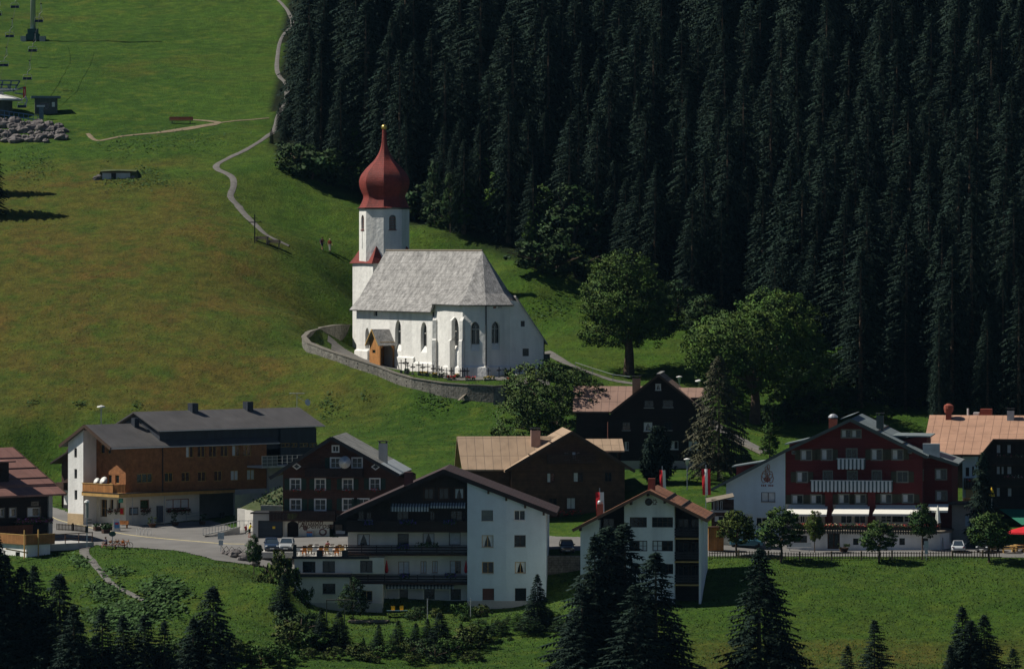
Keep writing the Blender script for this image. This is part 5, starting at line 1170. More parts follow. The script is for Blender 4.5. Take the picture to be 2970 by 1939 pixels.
    part('terrace_glass', mat('frosted_panel', (.10,.12,.13), .4, .05), o, (ta, ta+2.5, -2.93, -2.91, tz, tz+1.2))
    part('rear_wall', GREYPL, r, (W_+.01, W_+6, -.4, -.02, g0, tz-.26))
    # carport opening under the right end
    xk = f.fy('C', 1620, 900)[0]; xe_ = W_
    o = part('carport_wall', GREYPL, r, (xk, xe_, -.01, .3, g0, zg), (xg, xe_, 5.5, 5.7, g0, zg), (xg-.2, xg-.01, 0.02, 5.49, g0, zg-.01))
    x, z = f.fy('C', 1560, 945, -.02); part('waste_bin', DFRAME, r, (x-.25, x+.25, .5, .9, z-.4, z+.5))
    part('upper_floor', CONC, r, (0.1, W_-.1, .1, ye-.1, zg-.35, zg-.02))
    # canopy round the corner
    cz0, cz1 = f.fy('C', 832, 815, -1.5)[1], f.fy('C', 832, 790, -1.5)[1]; x9 = f.fy('C', 1630, 770, -1.2)[0]
    cb = MB(); cb.slab([(-2.3,-1.6,cz1),(x9,-1.0,cz1),(x9,-.004,cz1),(-.004,-.004,cz1),(-.004,ys,cz1),(-2.3,ys,cz1)], cz1-cz0-.02); cn = cb.build('canopy', TANWOOD, r)
    part('canopy_edge', DFRAME, cn, (-2.35, x9, -1.66, -1.0, cz1+.003, cz1+.09), (-2.35,-2.0,-.99,ys-.1,cz1+.003,cz1+.09))
    for px_ in (915, 1135): x, z = f.fy('C', px_, 900, -.9); g = MB(); g.tube([(x,-.9,-.6),(x,-.9,cz0)], .05, 6); g.build('canopy_post', METAL, r)
    # balcony on the canopy
    bz = cz1+.1; bt = f.fx('C', 595, 716, -2.2)[1]; g = MB(); yk = f.fx('C', 780, 740, -2.2)[0]
    n = int((ys-yk+.0)/.2)
    for i in range(n): y = yk+i*.2; g.box(-2.24,-2.2,y,y+.17,bz,bt)
    for i in range(9): x = -2.2+i*.22; g.box(x,x+.19,yk-.04,yk,bz,bt)
    g.build('balcony_railing', ORWOOD, r); part('handrail', TANWOOD, r, (-2.3,-2.14,yk-.08,ys,bt+.003,bt+.07))
    g = MB(); y0 = yk+1.6; 
    for q in ((720, 705, .62), (673, 707, .5)):
        y, z = f.fx('C', q[0], q[1], -1.5); g = MB(); g.lathe([(.05,0),(q[2]*.6,.05),(q[2],.16)], 16, (0,0,0)); o = g.build('satellite_dish', WFRAME, None, smooth=True); o.location = f.w(-1.5, y, z); o.rotation_euler = (R(68), 0, R(-38)); tag(o, 'larger satellite dish on the wooden corner balcony' if q[0] == 720 else 'smaller satellite dish beside the larger one on the corner balcony', 'satellite dish', 'satellite dishes on the corner balcony')
    # wall furniture
    h = f.rect('C', 892, 880, 952, 935); b = part('notice_board', BRWOOD, r, (h[0],h[1],-.08,-.003,h[2],h[3])); part('poster', mat('blue_posters',(.10,.22,.32),.5,.5,3,0,col2=(.3,.33,.3)), b, (h[0]+.12,h[1]-.12,-.1,-.083,h[2]+.12,h[3]-.12))
    h = f.rect('C', 840, 885, 866, 935, -.0); b = part('menu_board', TANWOOD, r, (-.09,-.003,.3,1.1,h[2],h[3])); part('poster', RED, b, (-.11,-.093,.4,1.0,h[2]+.1,h[3]-.1))
    h = f.rect('C', 1080, 870, 1115, 985); part('cash_machine', mat('grey_steel_cabinet',(.10,.11,.13),.5,.1), r, (h[0],h[1],-.35,-.003,h[2],h[3]))
    h = f.rect('C', 1265, 925, 1370, 945); g = MB(); g.bar((h[0],-.6,h[2]+.3),(h[1],-.6,h[2]+.5),.05); g.bar((h[0],-.6,h[2]-.1),(h[1],-.6,h[2]+.2),.05)
    for x in (h[0],h[1]): g.bar((x,-.6,h[2]-1.),(x,-.6,h[2]+.5),.05)
    g.build('ramp_rail', METAL, r)
    h = f.rect('C', 820, 820, 848, 850, -1.7); b = part('hanging_sign', GREENC, r, (h[0],h[1],-1.74,-1.68,h[2],h[3])); g = MB(); am=(h[0]+h[1])/2; zz=(h[2]+h[3])/2; g.quad((am-.35,-1.76,zz-.2),(am+.35,-1.76,zz-.2),(am,-1.76,zz+.28)); g.build('emblem', mat('light_green_paint',(.1,.4,.25),.5), b)
    return f, r
bankF, bankR = bank()
# darker annex at the back left of the stair block
def annex():
    f = Fr('C', 470, 900, 668, 42); r = f.root('rear_annex', 'dark annex with a sloping roof behind the white stair block', 'annex')
    y1, zt = f.fx('C', 405, 590, 0); yw, zb = f.fx('C', 425, 760, 0)
    wb = MB(); panel(wb, LEFT(0), [(-.5, zt+3.2), (yw, zt+.2)], zb); panel(wb, BACK(yw), [(0,zt),(9,zt)], zb-5); wb.build('upper_wall', DKWOOD, r)
    y2, z2 = f.fx('C', 440, 895, -.0); part('ground_floor_wall', WHITE, r, (.2, 9, -.5, yw-.2, z2-2, zb-.003)); part('plinth', DFRAME, r, (.15,9,-.45,yw-.15,z2-2.2,z2+.6))
    p0 = f.fx('C', 345, 572, -1.2); p1 = f.fx('C', 470, 490, -1.2); rb = MB(); rb.slab([(-1.2,p1[0],p1[1]),(-1.2,p0[0],p0[1]),(9,p0[0],p0[1]),(9,p1[0],p1[1])], .22); rb.build('roof', DKROOF, r)
    part('balcony', DKWOOD, r, (-.9, -.003, yw-1.6, yw, zb, zb+1.0)); part('balcony_floor', WHITE, r, (-1,-.003,yw-1.8,yw+.2,zb-.3,zb-.003))
annex()
# ---------------------------------------------------------------- 2. house at the left edge
def left_house():
    f = Fr('N', 570, 1080, 622, 42); r = f.root('farmhouse', 'dark wooden farmhouse with a red brown sheet roof at the left edge', 'house')
    x0 = -17; zt = f.fy('N', 560, 730)[1]; D_ = 15; g0 = -5; H1 = arr(f, 'N', [(0,870,45,965),(105,865,180,965),(310,858,450,960)])
    wb = MB(); panel(wb, FRONT(), [(x0, zt+.6), (-.02, zt+.6)], g0, H1); panel(wb, RIGHT(0), [(0, zt+.6), (D_/2, zt+4), (D_, zt+.6)], g0); panel(wb, LEFT(x0), [(0,zt+.6),(D_/2,zt+4),(D_,zt+.6)], g0); panel(wb, BACK(D_), [(x0, zt+.6), (0, zt+.6)], g0)
    wb.build('wall', BLKWOOD, r)
    for h in H1: window(r, FRONT(), h, WFRAME, 1 if h[1]-h[0] < 2 else 2, 1, curt='full' if h[1]-h[0] > 2 else 'half', casing=GREYWOOD)
    h = f.rect('N', 348, 788, 432, 840); o = part('name_board', GREYWOOD, r, (h[0],h[1],-.08,-.003,h[2],h[3])); part('lettering', BFRAME, o, *[(h[0]+.2+k*.22,h[0]+.32+k*.22,-.095,-.083,(h[2]+h[3])/2-.08,(h[2]+h[3])/2+.1) for k in range(int((h[1]-h[0]-.4)/.22))])
    a = f.fy('N', 537, 900)[0]; part('corner_post', GREYPL, r, (a, .12, -.25, -.003, g0, zt+.2))
    e = -1.3; xe, ze = f.fy('N', 745, 700, e); yr = 9.5; xt, zr = f.fy('N', 50, 182, yr)
    DBG(left=(xe, ze, xt, zr)); rb = MB(); k = (zr-ze)/(yr-e)
    rb.slab([(x0-1, e, ze), (xe, e, ze), (xe, yr, zr), (x0-1, yr, zr)], .22); rb.slab([(x0-1, yr, zr), (xe, yr, zr), (xe, yr+9, zr-9*k), (x0-1, yr+9, zr-9*k)], .22); ro = rb.build('roof', REDBRROOF, r)
    b = MB()
    for q in (.17,.2,.34,.55,.77): y = e+(yr-e)*q; z = ze+(zr-ze)*q; b.box(x0-1, xe-.1, y-.05, y+.05, z-.02, z+.11)
    b.build('snow_guard', REDBRROOF, ro); b = MB(); b.bar((xe+.04, e, ze-.1), (xe+.04, yr, zr-.1), .1, .35); b.build('bargeboard', BFRAME, ro)
    x, z = f.fy('N', 20, 470, 3.5); zs = ze+k*(3.5-e); part('dormer', BLKWOOD, r, (x-3, x-.2, 1.8, 5, zs-1.5, zs+1.5)); part('dormer_roof', REDBRROOF, r, (x-3.4, x+.4, 1.2, 6, zs+1.5, zs+1.68))
    flowerbox(r, FRONT(), f.fy('N', 130, 1000, 0)[0], f.fy('N', 550, 1000, 0)[0], f.fy('N',300,1015)[1], (('magenta_petals',(.35,.03,.20)),('lilac_petals',(.30,.12,.35))), .9, 45, .5)
    z1 = f.fy('N', 100, 1070, -1.2)[1]; z0 = f.fy('N', 100, 1160, -1.2)[1]; x1 = f.fy('N', 370, 1100, -1.2)[0]; balcony(r, FRONT(), x0, x1, z0, z1, 1.2, mat('brown_balcony_boards',(.16,.06,.03),.8,.2,pat=('wall',.16,60,.5)))
    # sun deck on a white plastered basement
    q = Fr('N', 290, 1272, 606, 42); d = q.root('sun_deck', 'wooden sun deck on a white basement below the farmhouse', 'terrace')
    zt = q.fy('N', 290, 1172)[1]; xa = q.fy('N', 620, 1220)[0]; yb_ = 12.
    part('deck_floor', GREYWOOD, d, (0, xa, .06, yb_, -.12, .1)); b = MB()
    n = int(xa/.17)
    for i in range(n): b.box(i*.17, i*.17+.15, -.03, .02, -.05, zt)
    for i in range(int(yb_/.17)): b.box(-.03, .02, .04+i*.17, .04+i*.17+.15, -.05, zt)
    b.build('deck_fence', mat('honey_deck_boards',(.36,.17,.06),.7,.2,pat=('wall',.17,60,.5)), d); part('handrail', TANWOOD, d, (-.05,xa,-.06,.06,zt+.003,zt+.08), (-.05,.06,.063,yb_,zt+.003,zt+.08))
    xw = q.fy('N', 565, 1400, .3)[0]; b = MB(); hw = (lambda a, b_: (b_[0], a[0], a[1], b_[1]))(q.fx('N', 175, 1415, .3), q.fx('N', 225, 1360, .3)); panel(b, FRONT(.3), [(.3, -.13), (xw, -.13)], -6); panel(b, LEFT(.3), [(.3, -.13), (yb_, -.13)], -6, [hw]); b.build('basement_wall', WHITE, d); window(d, LEFT(.3), hw, DFRAME, 1, 1)
    b = MB()
    for (X, Y, y0) in ((275,1110,0),(432,1105,0)): x, z = q.fy('N', X, Y, -.3); b.bar((x,-.3,-4.5),(x,-.3,z),.12)
    for (A, B_) in (((65,1322),(310,1368)),((300,1482),(380,1495))): p = q.fy('N', *A, -.4); s = q.fy('N', *B_, -.4); b.bar((p[0],-.4,p[1]),(s[0],-.4,s[1]),.14)
    b.build('prop_poles', TANWOOD, d)
    # lower side terrace with thin rail
    part('side_terrace', CONC, d, (xa, xa+6.5, 1.0, 7, -1.0, -.2)); b = MB()
    for k_ in range(4): b.bar((xa+.3+k_*2,1.05,-.2),(xa+.3+k_*2,1.05,.9),.08)
    b.bar((xa,1.05,.9),(xa+6.4,1.05,.95),.09); b.bar((xa,1.05,.4),(xa+6.4,1.05,.4),.07); b.build('side_railing', BRWOOD, d)
left_house()
# ---------------------------------------------------------------- 3. guest house with painted inscription
def text(s, size, m, parent, loc, rot=(R(90),0,0), ext=.01, name='lettering', slant=0.):
    c = bpy.data.curves.new(name, 'FONT'); c.body = s; c.size = size; c.extrude = ext; c.align_x = 'CENTER'; c.align_y = 'CENTER'; c.shear = slant; c.resolution_u = 3; c.offset = .008
    o = bpy.data.objects.new(name, c); C.objects.link(o); dg = bpy.context.evaluated_depsgraph_get(); me = bpy.data.meshes.new_from_object(o.evaluated_get(dg)); bpy.data.objects.remove(o)
    me.materials.clear(); me.materials.append(m); o = bpy.data.objects.new(name, me); C.objects.link(o); o.parent = parent; o.location = loc; o.rotation_euler = rot; return o
def guest_house():
    f = Fr('D', 303, 925, 622, -5); r = f.root('guest_house', 'dark brown guest house with green shutters and white windows in front of the long building', 'house')
    W_ = f.fy('D', 1185, 600)[0]; xa, za = f.fy('D', 655, 165, -1.0); eL = f.fy('D', 205, 458, -1.0); eR = f.fy('D', 1145, 438, -1.0); D_ = 13.; g0 = -3
    kl = (za-eL[1])/(xa-eL[0]); kr = (za-eR[1])/(eR[0]-xa); zL = za-kl*xa-.25; zR = za-kr*(W_-xa)-.25
    Wn = arr(f, 'D', [(357,473,428,548),(538,473,608,548),(738,473,808,548),(935,470,1005,545),(357,620,432,697),(535,620,612,697),(738,617,812,697),(848,617,925,697),(650,320,718,390),(806,320,876,390),(663,232,706,273)])
    wb = MB(); zb = f.fy('D', 400, 705)[1]; panel(wb, FRONT(), [(0, zL), (xa, za-.25), (W_, zR)], zb-.3, Wn); panel(wb, LEFT(), [(0, zL), (D_, zL)], zb-.3); panel(wb, RIGHT(W_), [(0, zR), (D_, zR)], g0); panel(wb, BACK(D_), [(0, zL), (xa, za-.25), (W_, zR)], g0)
    wb.build('wall', mat('dark_brown_shingle_wall', (.075,.034,.022), .85, .2, 1.2, .25, 8, pat=('wall', .2, .2, .6)), r)
    for i, h in enumerate(Wn): window(r, FRONT(), h, WFRAME, 2, 2 if i < 10 else 1, sh=GREENSH if i < 8 else (mat('dark_green_shutter',(0,0,0)) if i == 8 else None), casing=WFRAME, fw=.06, box=i < 4 and True)
    for X in (402, 975):      # diamond windows
        x, z = f.fy('D', X, 380 if X < 500 else 383, -.02); b = MB(); s = .56; b.add([(x-s,-.03,z),(x,-.03,z-s*.75),(x+s,-.03,z),(x,-.03,z+s*.75)], [(0,1,2,3)]); o = b.build('diamond_window', WFRAME, r); b = MB(); s = .36; b.add([(x-s,-.04,z),(x,-.04,z-s*.7),(x+s,-.04,z),(x,-.04,z+s*.7)], [(0,1,2,3)]); b.build('pane', GLASS, o)
    # roof
    rb = MB(); yb = D_+.6; ya = -1.0
    rb.slab([(eL[0],ya,eL[1]),(xa,ya,za),(xa,yb,za),(eL[0],yb,eL[1])], .2); o1 = rb.build('roof', GREYROOF, r)
    s0 = .72; xm = xa+(eR[0]-xa)*s0; zm = za-(za-eR[1])*s0
    rb = MB(); rb.slab([(xa,ya,za),(xm,ya,zm),(xm,yb,zm),(xa,yb,za)], .2); rb.build('roof', GREYROOF, r); rb = MB(); rb.slab([(xm,ya,zm+.003),(eR[0],ya,eR[1]),(eR[0],yb,eR[1]),(xm,yb,zm+.003)], .14); rb.build('sheet_metal_edge', ZINC, r)
    b = MB(); b.bar((eL[0],ya-.06,eL[1]-.15),(xa,ya-.06,za-.15),.1,.42); b.bar((xa,ya-.06,za-.15),(eR[0],ya-.06,eR[1]-.15),.1,.42); b.build('bargeboard', DFRAME, o1)
    x, z = f.fy('D', 1030, 250, 4.); chimney(r, x, 4., z-3, f.fy('D',1030,212,4.)[1], 1.0, GREYPL)
    m = FRONT(); a = f.rect('D', 470, 395, 888, 450); balcony(r, m, a[0], a[1], a[2], a[3], 1.0, VWOOD); a = f.rect('D', 212, 705, 690, 762); balcony(r, m, a[0], a[1], a[2], a[3], 1.2, VWOOD, gap=.015)
    x, z = f.fy('D', 752, 352, -1.3); g = MB(); g.lathe([(.03,0),(.45,.03),(.75,.12)], 20); o = g.build('satellite_dish', WFRAME, None, smooth=True); o.location = f.w(x,-1.15,z); o.rotation_euler = (R(82),0,R(-12)); tag(o, 'white satellite dish on the top balcony of the guest house', 'satellite dish')
    # ground floor: pale garage box on the left, painted wall with arched door
    zt = f.fy('D', 300, 765)[1]; gl = f.rect('D', 92, 722, 303, 912); gb = MB(); dr = f.rect('D', 128, 770, 300, 903)
    part('garage_wall', GREYPL, r, (gl[0],dr[0],-.9,4,g0,gl[3]), (dr[0],.0,-.9,-.6,dr[3],gl[3]), (dr[0],0,3.6,4,g0,gl[3]), (dr[0],0,-.59,3.59,gl[3]-.2,gl[3])); part('garage_roof_edge', DFRAME, r, (gl[0]-.3,.1,-1.1,4.2,gl[3]+.003,gl[3]+.15))
    o = part('garage_door', mat('dark_slate_door', (.03,.04,.05), .6, .1, pat=('wall', 60, .4, .8)), r, (dr[0],dr[1]+.05,-.62,-.55,g0,dr[3])); h = f.rect('D', 226, 815, 246, 832, -.65); part('door_sign', YEL, o, (h[0],h[1],-.65,-.623,h[2],h[3]))
    ac = f.rect('D', 332, 778, 415, 925, -.2); pw = MB(); x1 = f.fy('D', 640, 850, -.2)[0]; x2 = f.fy('D', 665, 780, -.2)[0]
    panel(pw, FRONT(-.2), [(0,zt-.003),(x1,zt-.003)], g0, [(ac[0],ac[1],g0+.1,ac[3])], .5); pw.box(x1, x2, -.2, .2, f.fy('D',650,800,-.2)[1], zt-.003)
    hw = (ac[1]-ac[0])/2; rr = hw*.75
    for sg, e in ((1,ac[0]),(-1,ac[1])): Q = [(e,-.203,ac[3]-rr)]+[(e+sg*hw*(1-math.cos(t*math.pi/12)),-.203,ac[3]-rr+rr*math.sin(t*math.pi/12)) for t in range(7)]+[(e,-.203,ac[3])]; pw.add(Q, [tuple(range(len(Q)))])
    wl = pw.build('painted_wall', CREAM, r); part('arched_door', BLKWOOD, r, (ac[0],ac[1],.25,.3,g0,ac[3])); part('back_room_wall', DFRAME, r, (x1,W_,3,3.2,g0,zb))
    ink = mat('brown_fresco_paint', (.12,.07,.05), .9, .2, 4, 0)
    h = f.rect('D', 452, 775, 545, 798, -.2); text('Pension', 1.0, ink, wl, ((h[0]+h[1])/2,-.215,(h[2]+h[3])/2), slant=.25); h = f.rect('D', 490, 800, 598, 822, -.2); text('Alpenrose', 1.0, ink, wl, ((h[0]+h[1])/2,-.215,(h[2]+h[3])/2), slant=.25)
    x, z = f.fy('D', 463, 826, -.2); b = MB(); 
    for k_ in range(7): a = k_*.9; b.add([(x+.16*math.cos(a)-.16,-.216,z+.2*math.sin(a)),(x+.16*math.cos(a),-.216,z+.2*math.sin(a)-.17),(x+.16*math.cos(a)+.15,-.216,z+.2*math.sin(a)),(x+.16*math.cos(a),-.216,z+.2*math.sin(a)+.16)], [(0,1,2,3)])
    b.build('painted_rose', mat('faded_rose_paint', (.22,.12,.10), .9, .3, 4, 0), wl)
    x, z = f.fy('D', 592, 848, -.2); b = MB(); b.tube([(x+.4*math.cos(a*.5),-.215,z-.15+.34*math.sin(a*.5)) for a in range(14)], .1, 4); b.build('painted_bell_ring', mat('faded_rose_paint',(0,0,0)), wl); b = MB(); p0 = f.fy('D', 540, 862, -.2); p1 = f.fy('D', 618, 832, -.2); b.bar((p0[0],-.235,p0[1]),(p1[0],-.235,p1[1]),.03,.16); b.build('painted_horn', WFRAME, wl)
    h = f.rect('D', 472, 848, 528, 915, -.3); o = part('notice_case', GREYPL, r, (h[0],h[1],-.5,-.21,h[2],h[3])); part('poster', mat('sky_blue_poster',(.12,.3,.55),.5,.3,6,0), o, (h[0]+.08,h[0]+.75,-.52,-.503,h[2]+.2,h[3]-.25)); part('poster_heading', mat('orange_print',(.5,.12,.06),.5), o, (h[0]+.08,h[0]+.75,-.52,-.503,h[3]-.24,h[3]-.08))
    part('brick_base', BRICKR, r, (ac[1]+.4, x1+3.5, -1.0, -.7, g0, f.fy('D',600,925,-1)[1]))
    # sheltered buffet under the overhang
    h = f.rect('D', 665, 835, 745, 925, .5); part('buffet_shelf', GREYWOOD, r, (h[0],h[1],.8,1.4,h[2],h[2]+.9), (h[0]+.2,h[1]-.3,1.0,1.4,h[2]+1.1,h[2]+2.0)); part('shelf_goods', WHITEC, r, (h[0]+.3,h[0]+1.0,.9,1.1,h[2]+.9,h[2]+1.3),(h[0]+1.4,h[1]-.5,.9,1.1,h[2]+.9,h[2]+1.25))
    return f, r
ghF, ghR = guest_house()
# ---------------------------------------------------------------- 4. big white house in front
def big_white():
    f = Fr('D', 770, 1400, 600, -2); r = f.root('apartment_house', 'big white house with dark wood gable, balconies and a windowed tower block on its right', 'apartment house')
    m = FRONT(); X = lambda x, y=1000, yl=0.: f.fy('D', x, y, yl)[0]; Z = lambda y, yl=0.: f.fy('D', 1300, y, yl)[1]
    xa, za = f.fy('D', 1470, 405, -1.6); eL = f.fy('D', 692, 750, -1.6); eR = f.fy('D', 2290, 722, -1.6); D_ = 13.; g0 = -4
    xt = X(1645); xT = X(2215); x0 = 0; xm0 = X(1037)
    kl = (za-eL[1])/(xa-eL[0]); kr = (za-eR[1])/(eR[0]-xa); T = lambda x: za-.3-(kl*(xa-x) if x < xa else kr*(x-xa))
    # main body: upper dark wood, recessed white floors
    zw = Z(842); b = MB(); Wg = arr(f, 'D', [(1328,542,1395,618),(1436,540,1505,618),(1550,540,1615,615)]); We = arr(f, 'D', [(850,705,890,765),(910,710,945,765),(1130,705,1215,800),(1370,705,1405,775),(1520,702,1605,775)])
    panel(b, m, [(x0, T(x0)), (xa, T(xa)), (xt, T(xt))], zw, Wg+We); panel(b, LEFT(x0), [(0, T(0)), (D_, T(0))], zw); b.build('timber_gable', VWOOD, r)
    for h in Wg: window(r, m, h, BFRAME, 2, 1, curt='tie' if h[1] > Wg[1][1] else None, casing=BRWOOD)
    for h in We: window(r, m, h, BFRAME, 2, 1)
    y1 = .9; b = MB(); W1 = arr(f, 'D', [(843,872,933,953),(1135,868,1216,955),(1318,865,1402,950),(1508,860,1592,950)], y1); W2 = arr(f, 'D', [(1140,1070,1220,1160),(1302,1068,1345,1155),(1387,1066,1426,1152),(1515,1065,1596,1158)], y1)
    W3 = arr(f, 'D', [(1148,1272,1212,1415),(1328,1270,1405,1345),(1520,1270,1595,1350)], y1); zg = Z(1235, y1)
    panel(b, FRONT(y1), [(x0, zw-.003), (xt, zw-.003)], g0, W1+W2+W3, .2); panel(b, LEFT(x0), [(y1, zw), (D_, zw)], g0); panel(b, BACK(D_), [(x0, T(x0)), (xa, T(xa)), (xT, T(xT))], g0); b.build('main_wall', CREAM, r)
    for i, h in enumerate(W1): window(r, FRONT(y1), h, BFRAME, 1, 1, dep=.2, curt='tie' if i in (0,2) else 'full' if i == 3 else None)
    for i, h in enumerate(W2): window(r, FRONT(y1), h, mat('tan_door_frame',(.35,.22,.12),.7), 2, 1, dep=.2, curt='full' if i != 3 else 'half')
    for i, h in enumerate(W3): window(r, FRONT(y1), h, DFRAME, 1 if i else 2, 1, dep=.2)
    # balconies
    balcony(r, m, x0-.1, xt, zw, Z(780, -1.1), 1.1, VWOOD, gap=.01)
    balcony(r, FRONT(.88), x0-.1, xt, Z(1015,-.4), Z(955,-.4), 1.6, mat('black_balcony_slats',(.028,.022,.024),.7,.2), style='h'); balcony(r, FRONT(.88), X(800,1200), xt, Z(1225,-.4), Z(1168,-.4), 1.6, mat('black_balcony_slats',(0,0,0)), style='h')
    for (px0, px1, y, c) in ((880,960,790,'violet'),(1150,1270,785,'violet'),(1470,1560,785,'violet'),(1130,1220,965,'violet'),(1260,1430,950,'leafy'),(1150,1220,1175,'violet'),(1480,1560,1172,'violet')):
        a0, z = f.fy('D', px0, y, -1.2 if y < 800 else -.85); a1 = f.fy('D', px1, y, -1.2)[0]; g = MB(); yy = -1.25 if y < 800 else -.8
        flowers(g, [(random.uniform(a0,a1), yy+random.uniform(-.25,.1), z+random.uniform(-.25,.3)) for _ in range(130)], .1); o = g.build('balcony_plants', LEAFG, r)
        if c != 'leafy': g = MB(); flowers(g, [(random.uniform(a0,a1), yy-.1+random.uniform(-.25,.1), z+random.uniform(-.2,.3)) for _ in range(70)], .08); g.build('blossoms', mat('violet_petals', (.10,.05,.30), .8, .1, 3, 0), o)
    # striped awnings
    def awning(px0, px1, yt, yb_, yl, out, name='striped_awning', n=26):
        a0, zt = f.fy('D', px0, yt, yl-out); a1, zb = f.fy('D', px1, yb_, yl-out); b1, b2 = MB(), MB()
        for i in range(n):
            q = b1 if i % 2 else b2; u0, u1 = a0+(a1-a0)*i/n, a0+(a1-a0)*(i+1)/n; q.quad((u0,yl-out,zt),(u1,yl-out,zt),(u1,yl-out-.04,zb),(u0,yl-out-.04,zb)); q.quad((u0,yl-out,zt),(u1,yl-out,zt),(u1,yl,zt+.35),(u0,yl,zt+.35))
        o = b1.build(name, mat('pale_awning_stripe',(.42,.45,.45),.8), r); b2.build('dark_stripes', mat('dark_awning_stripe',(.06,.08,.09),.8), o)
    awning(1083,1360,675,708,0,1.3); awning(1365,1625,668,684,0,1.3); awning(1050,1545,1250,1270,.9,.9, n=40)
    [part('sliding_panel', GREYPL, r, (a[0],a[1],y1-.06,y1-.003,a[2],a[3])) for a in arr(f,'D',[(1215,1275,1318,1355),(1408,1278,1510,1350),(1058,1275,1143,1360)],y1)]
    # red closed parasols
    for px_ in (1055, 1632): x, z = f.fy('D', px_, 1155, .3); g = MB(); g.lathe([(.05,.0),(.16,.1),(.22,.3),(.1,1.1),(.03,1.5)], 8, (0,0,0)); o = g.build('closed_parasol', RED, None); o.location = f.w(x, .3, z); tag(o, 'closed red parasol on the '+('left' if px_ < 1200 else 'right')+' end of the lower balcony of the white house', 'parasol', 'closed red parasols on the lower balcony')
    # tower block on the right with a slight bend in its front
    xb = X(1925, 1000, -1.2); b = MB(); yt_ = -1.2
    Wt1 = arr(f, 'D', [(1745,698,1828,773),(1747,880,1831,966),(1749,1073,1833,1155),(1752,1266,1836,1350)], yt_); Wt2 = [f.rect('D', *q, yt_+.35) for q in ((1982,698,2062,770),(1984,878,2066,962),(1988,1072,2066,1153),(1988,1263,2070,1400))]
    panel(b, FRONT(yt_), [(xt, T(xt)), (xb, T(xb))], g0, Wt1, .18); m2 = lambda a, z, d: (a, yt_+(a-xb)*.085+d, z); panel(b, m2, [(xb, T(xb)), (xT, T(xT))], g0, Wt2, .18); panel(b, LEFT(xt), [(yt_, T(xt)), (1, T(xt))], g0); panel(b, RIGHT(xT), [(yt_+.6, T(xT)), (D_, T(xT))], g0); b.build('tower_block_wall', mat('shade_tinted_white_plaster',(.57,.68,.74),.9,.04,.8,.25,3,dirt=.1), r)  # white plaster, with the blue of skylit shade mixed into its colour
    part('plinth', GREYPL, r, (xt-.02, xb+4, yt_-.05, yt_+.3, g0, Z(1355, yt_)))
    for i, h in enumerate(Wt1+Wt2):
        mm = FRONT(yt_) if i < 4 else m2
        window(r, mm, h, [DFRAME,TANWOOD,YFRAME,BFRAME,WFRAME,BFRAME,YFRAME,DFRAME][i], [1,2,2,1,2,2,2,1][i], 1, dep=.18, curt='tie' if i in (1,6) else None, sill=True)
    h = Wt1[3]; part('roller_shutter', mat('brown_shutter',(.12,.05,.04),.7,pat=('wall',60,.08,.7)), r, (h[0]+.05,h[1]-.05,yt_+.1,yt_+.14,h[2]+.05,h[3]-.05)); h = Wt1[0]; part('roller_shutter', mat('grey_shutter',(.16,.19,.18),.7,pat=('wall',60,.08,.7)), r, (h[0]+.05,h[1]-.05,yt_+.1,yt_+.14,h[2]+.05,h[3]-.05))
    # roof
    ya, yb = -2.6, D_+.8; eL = (x0-1.2+ (eL[0]-(-1.2)), eL[1]); rb = MB(); rb.slab([(eL[0],-1.6,eL[1]),(xa,-1.6,za),(xa,yb,za),(eL[0],yb,eL[1])], .28); ro = rb.build('roof', DKROOF, r); rb = MB(); rb.slab([(xa,-1.6,za),(eR[0],-1.6,eR[1]),(eR[0],yb,eR[1]),(xa,yb,za)], .28); rb.build('roof', DKROOF, r)
    b = MB(); b.bar((eL[0],-1.66,eL[1]-.18),(xa,-1.66,za-.18),.1,.5); b.bar((xa,-1.66,za-.18),(eR[0],-1.66,eR[1]-.18),.1,.5); b.build('bargeboard', mat('near_black_bargeboard',(.03,.022,.022),.8,.15), ro)
    b = MB(); ln = math.hypot(xa-eL[0], za-eL[1]); 
    for (u0, u1) in ((0,.45),(.47,.8),(.82,1)): b.bar((eL[0]+(xa-eL[0])*u0,-1.5,eL[1]+(za-eL[1])*u0+.06),(eL[0]+(xa-eL[0])*u1,-1.5,eL[1]+(za-eL[1])*u1+.06),.35,.1)
    b.build('sunlit_verge_strip', mat('sunlit_verge_brown',(.10,.065,.06),.6,.3,1), ro)  # lighter brown strips stand in for sunlight along the left verge's top edge
    for px_ in (1795,1925,2062,2197): x = X(px_, 600, yt_); part('purlin', BFRAME, ro, (x-.12,x+.12,-1.5,yt_-.003,T(x)-.5,T(x)+.0))
    x, z = f.fy('D', 1215, 420, 3); chimney(r, x, 3, z-3, z, 1.0, mat('dark_brick',(.10,.045,.04),.9,.2), False)
    # left annex with the roof terrace
    ax = X(385, 1100, -1.5); az = Z(1030,-1.5); Wa = arr(f, 'D', [(445,1070,538,1150),(590,1067,680,1150),(863,1063,953,1150)], -1.5); axr = X(1037,1100,-1.5); b = MB()
    panel(b, FRONT(-1.5), [(ax, az-.2), (axr, az-.2)], Z(1160,-1.5), Wa, .18); panel(b, RIGHT(axr), [(-1.5, az-.2), (1, az-.2)], Z(1160,-1.5)); panel(b, LEFT(ax), [(-1.5,az-.2),(9,az-.2)], g0-2); b.build('annex_wall', CREAM, r); ax2 = X(785,1300,-2.4); b = MB(); W5 = arr(f, 'D', [(590,1230,683,1305)], -2.4); W6 = arr(f, 'D', [(868,1283,952,1355)], -1.5)
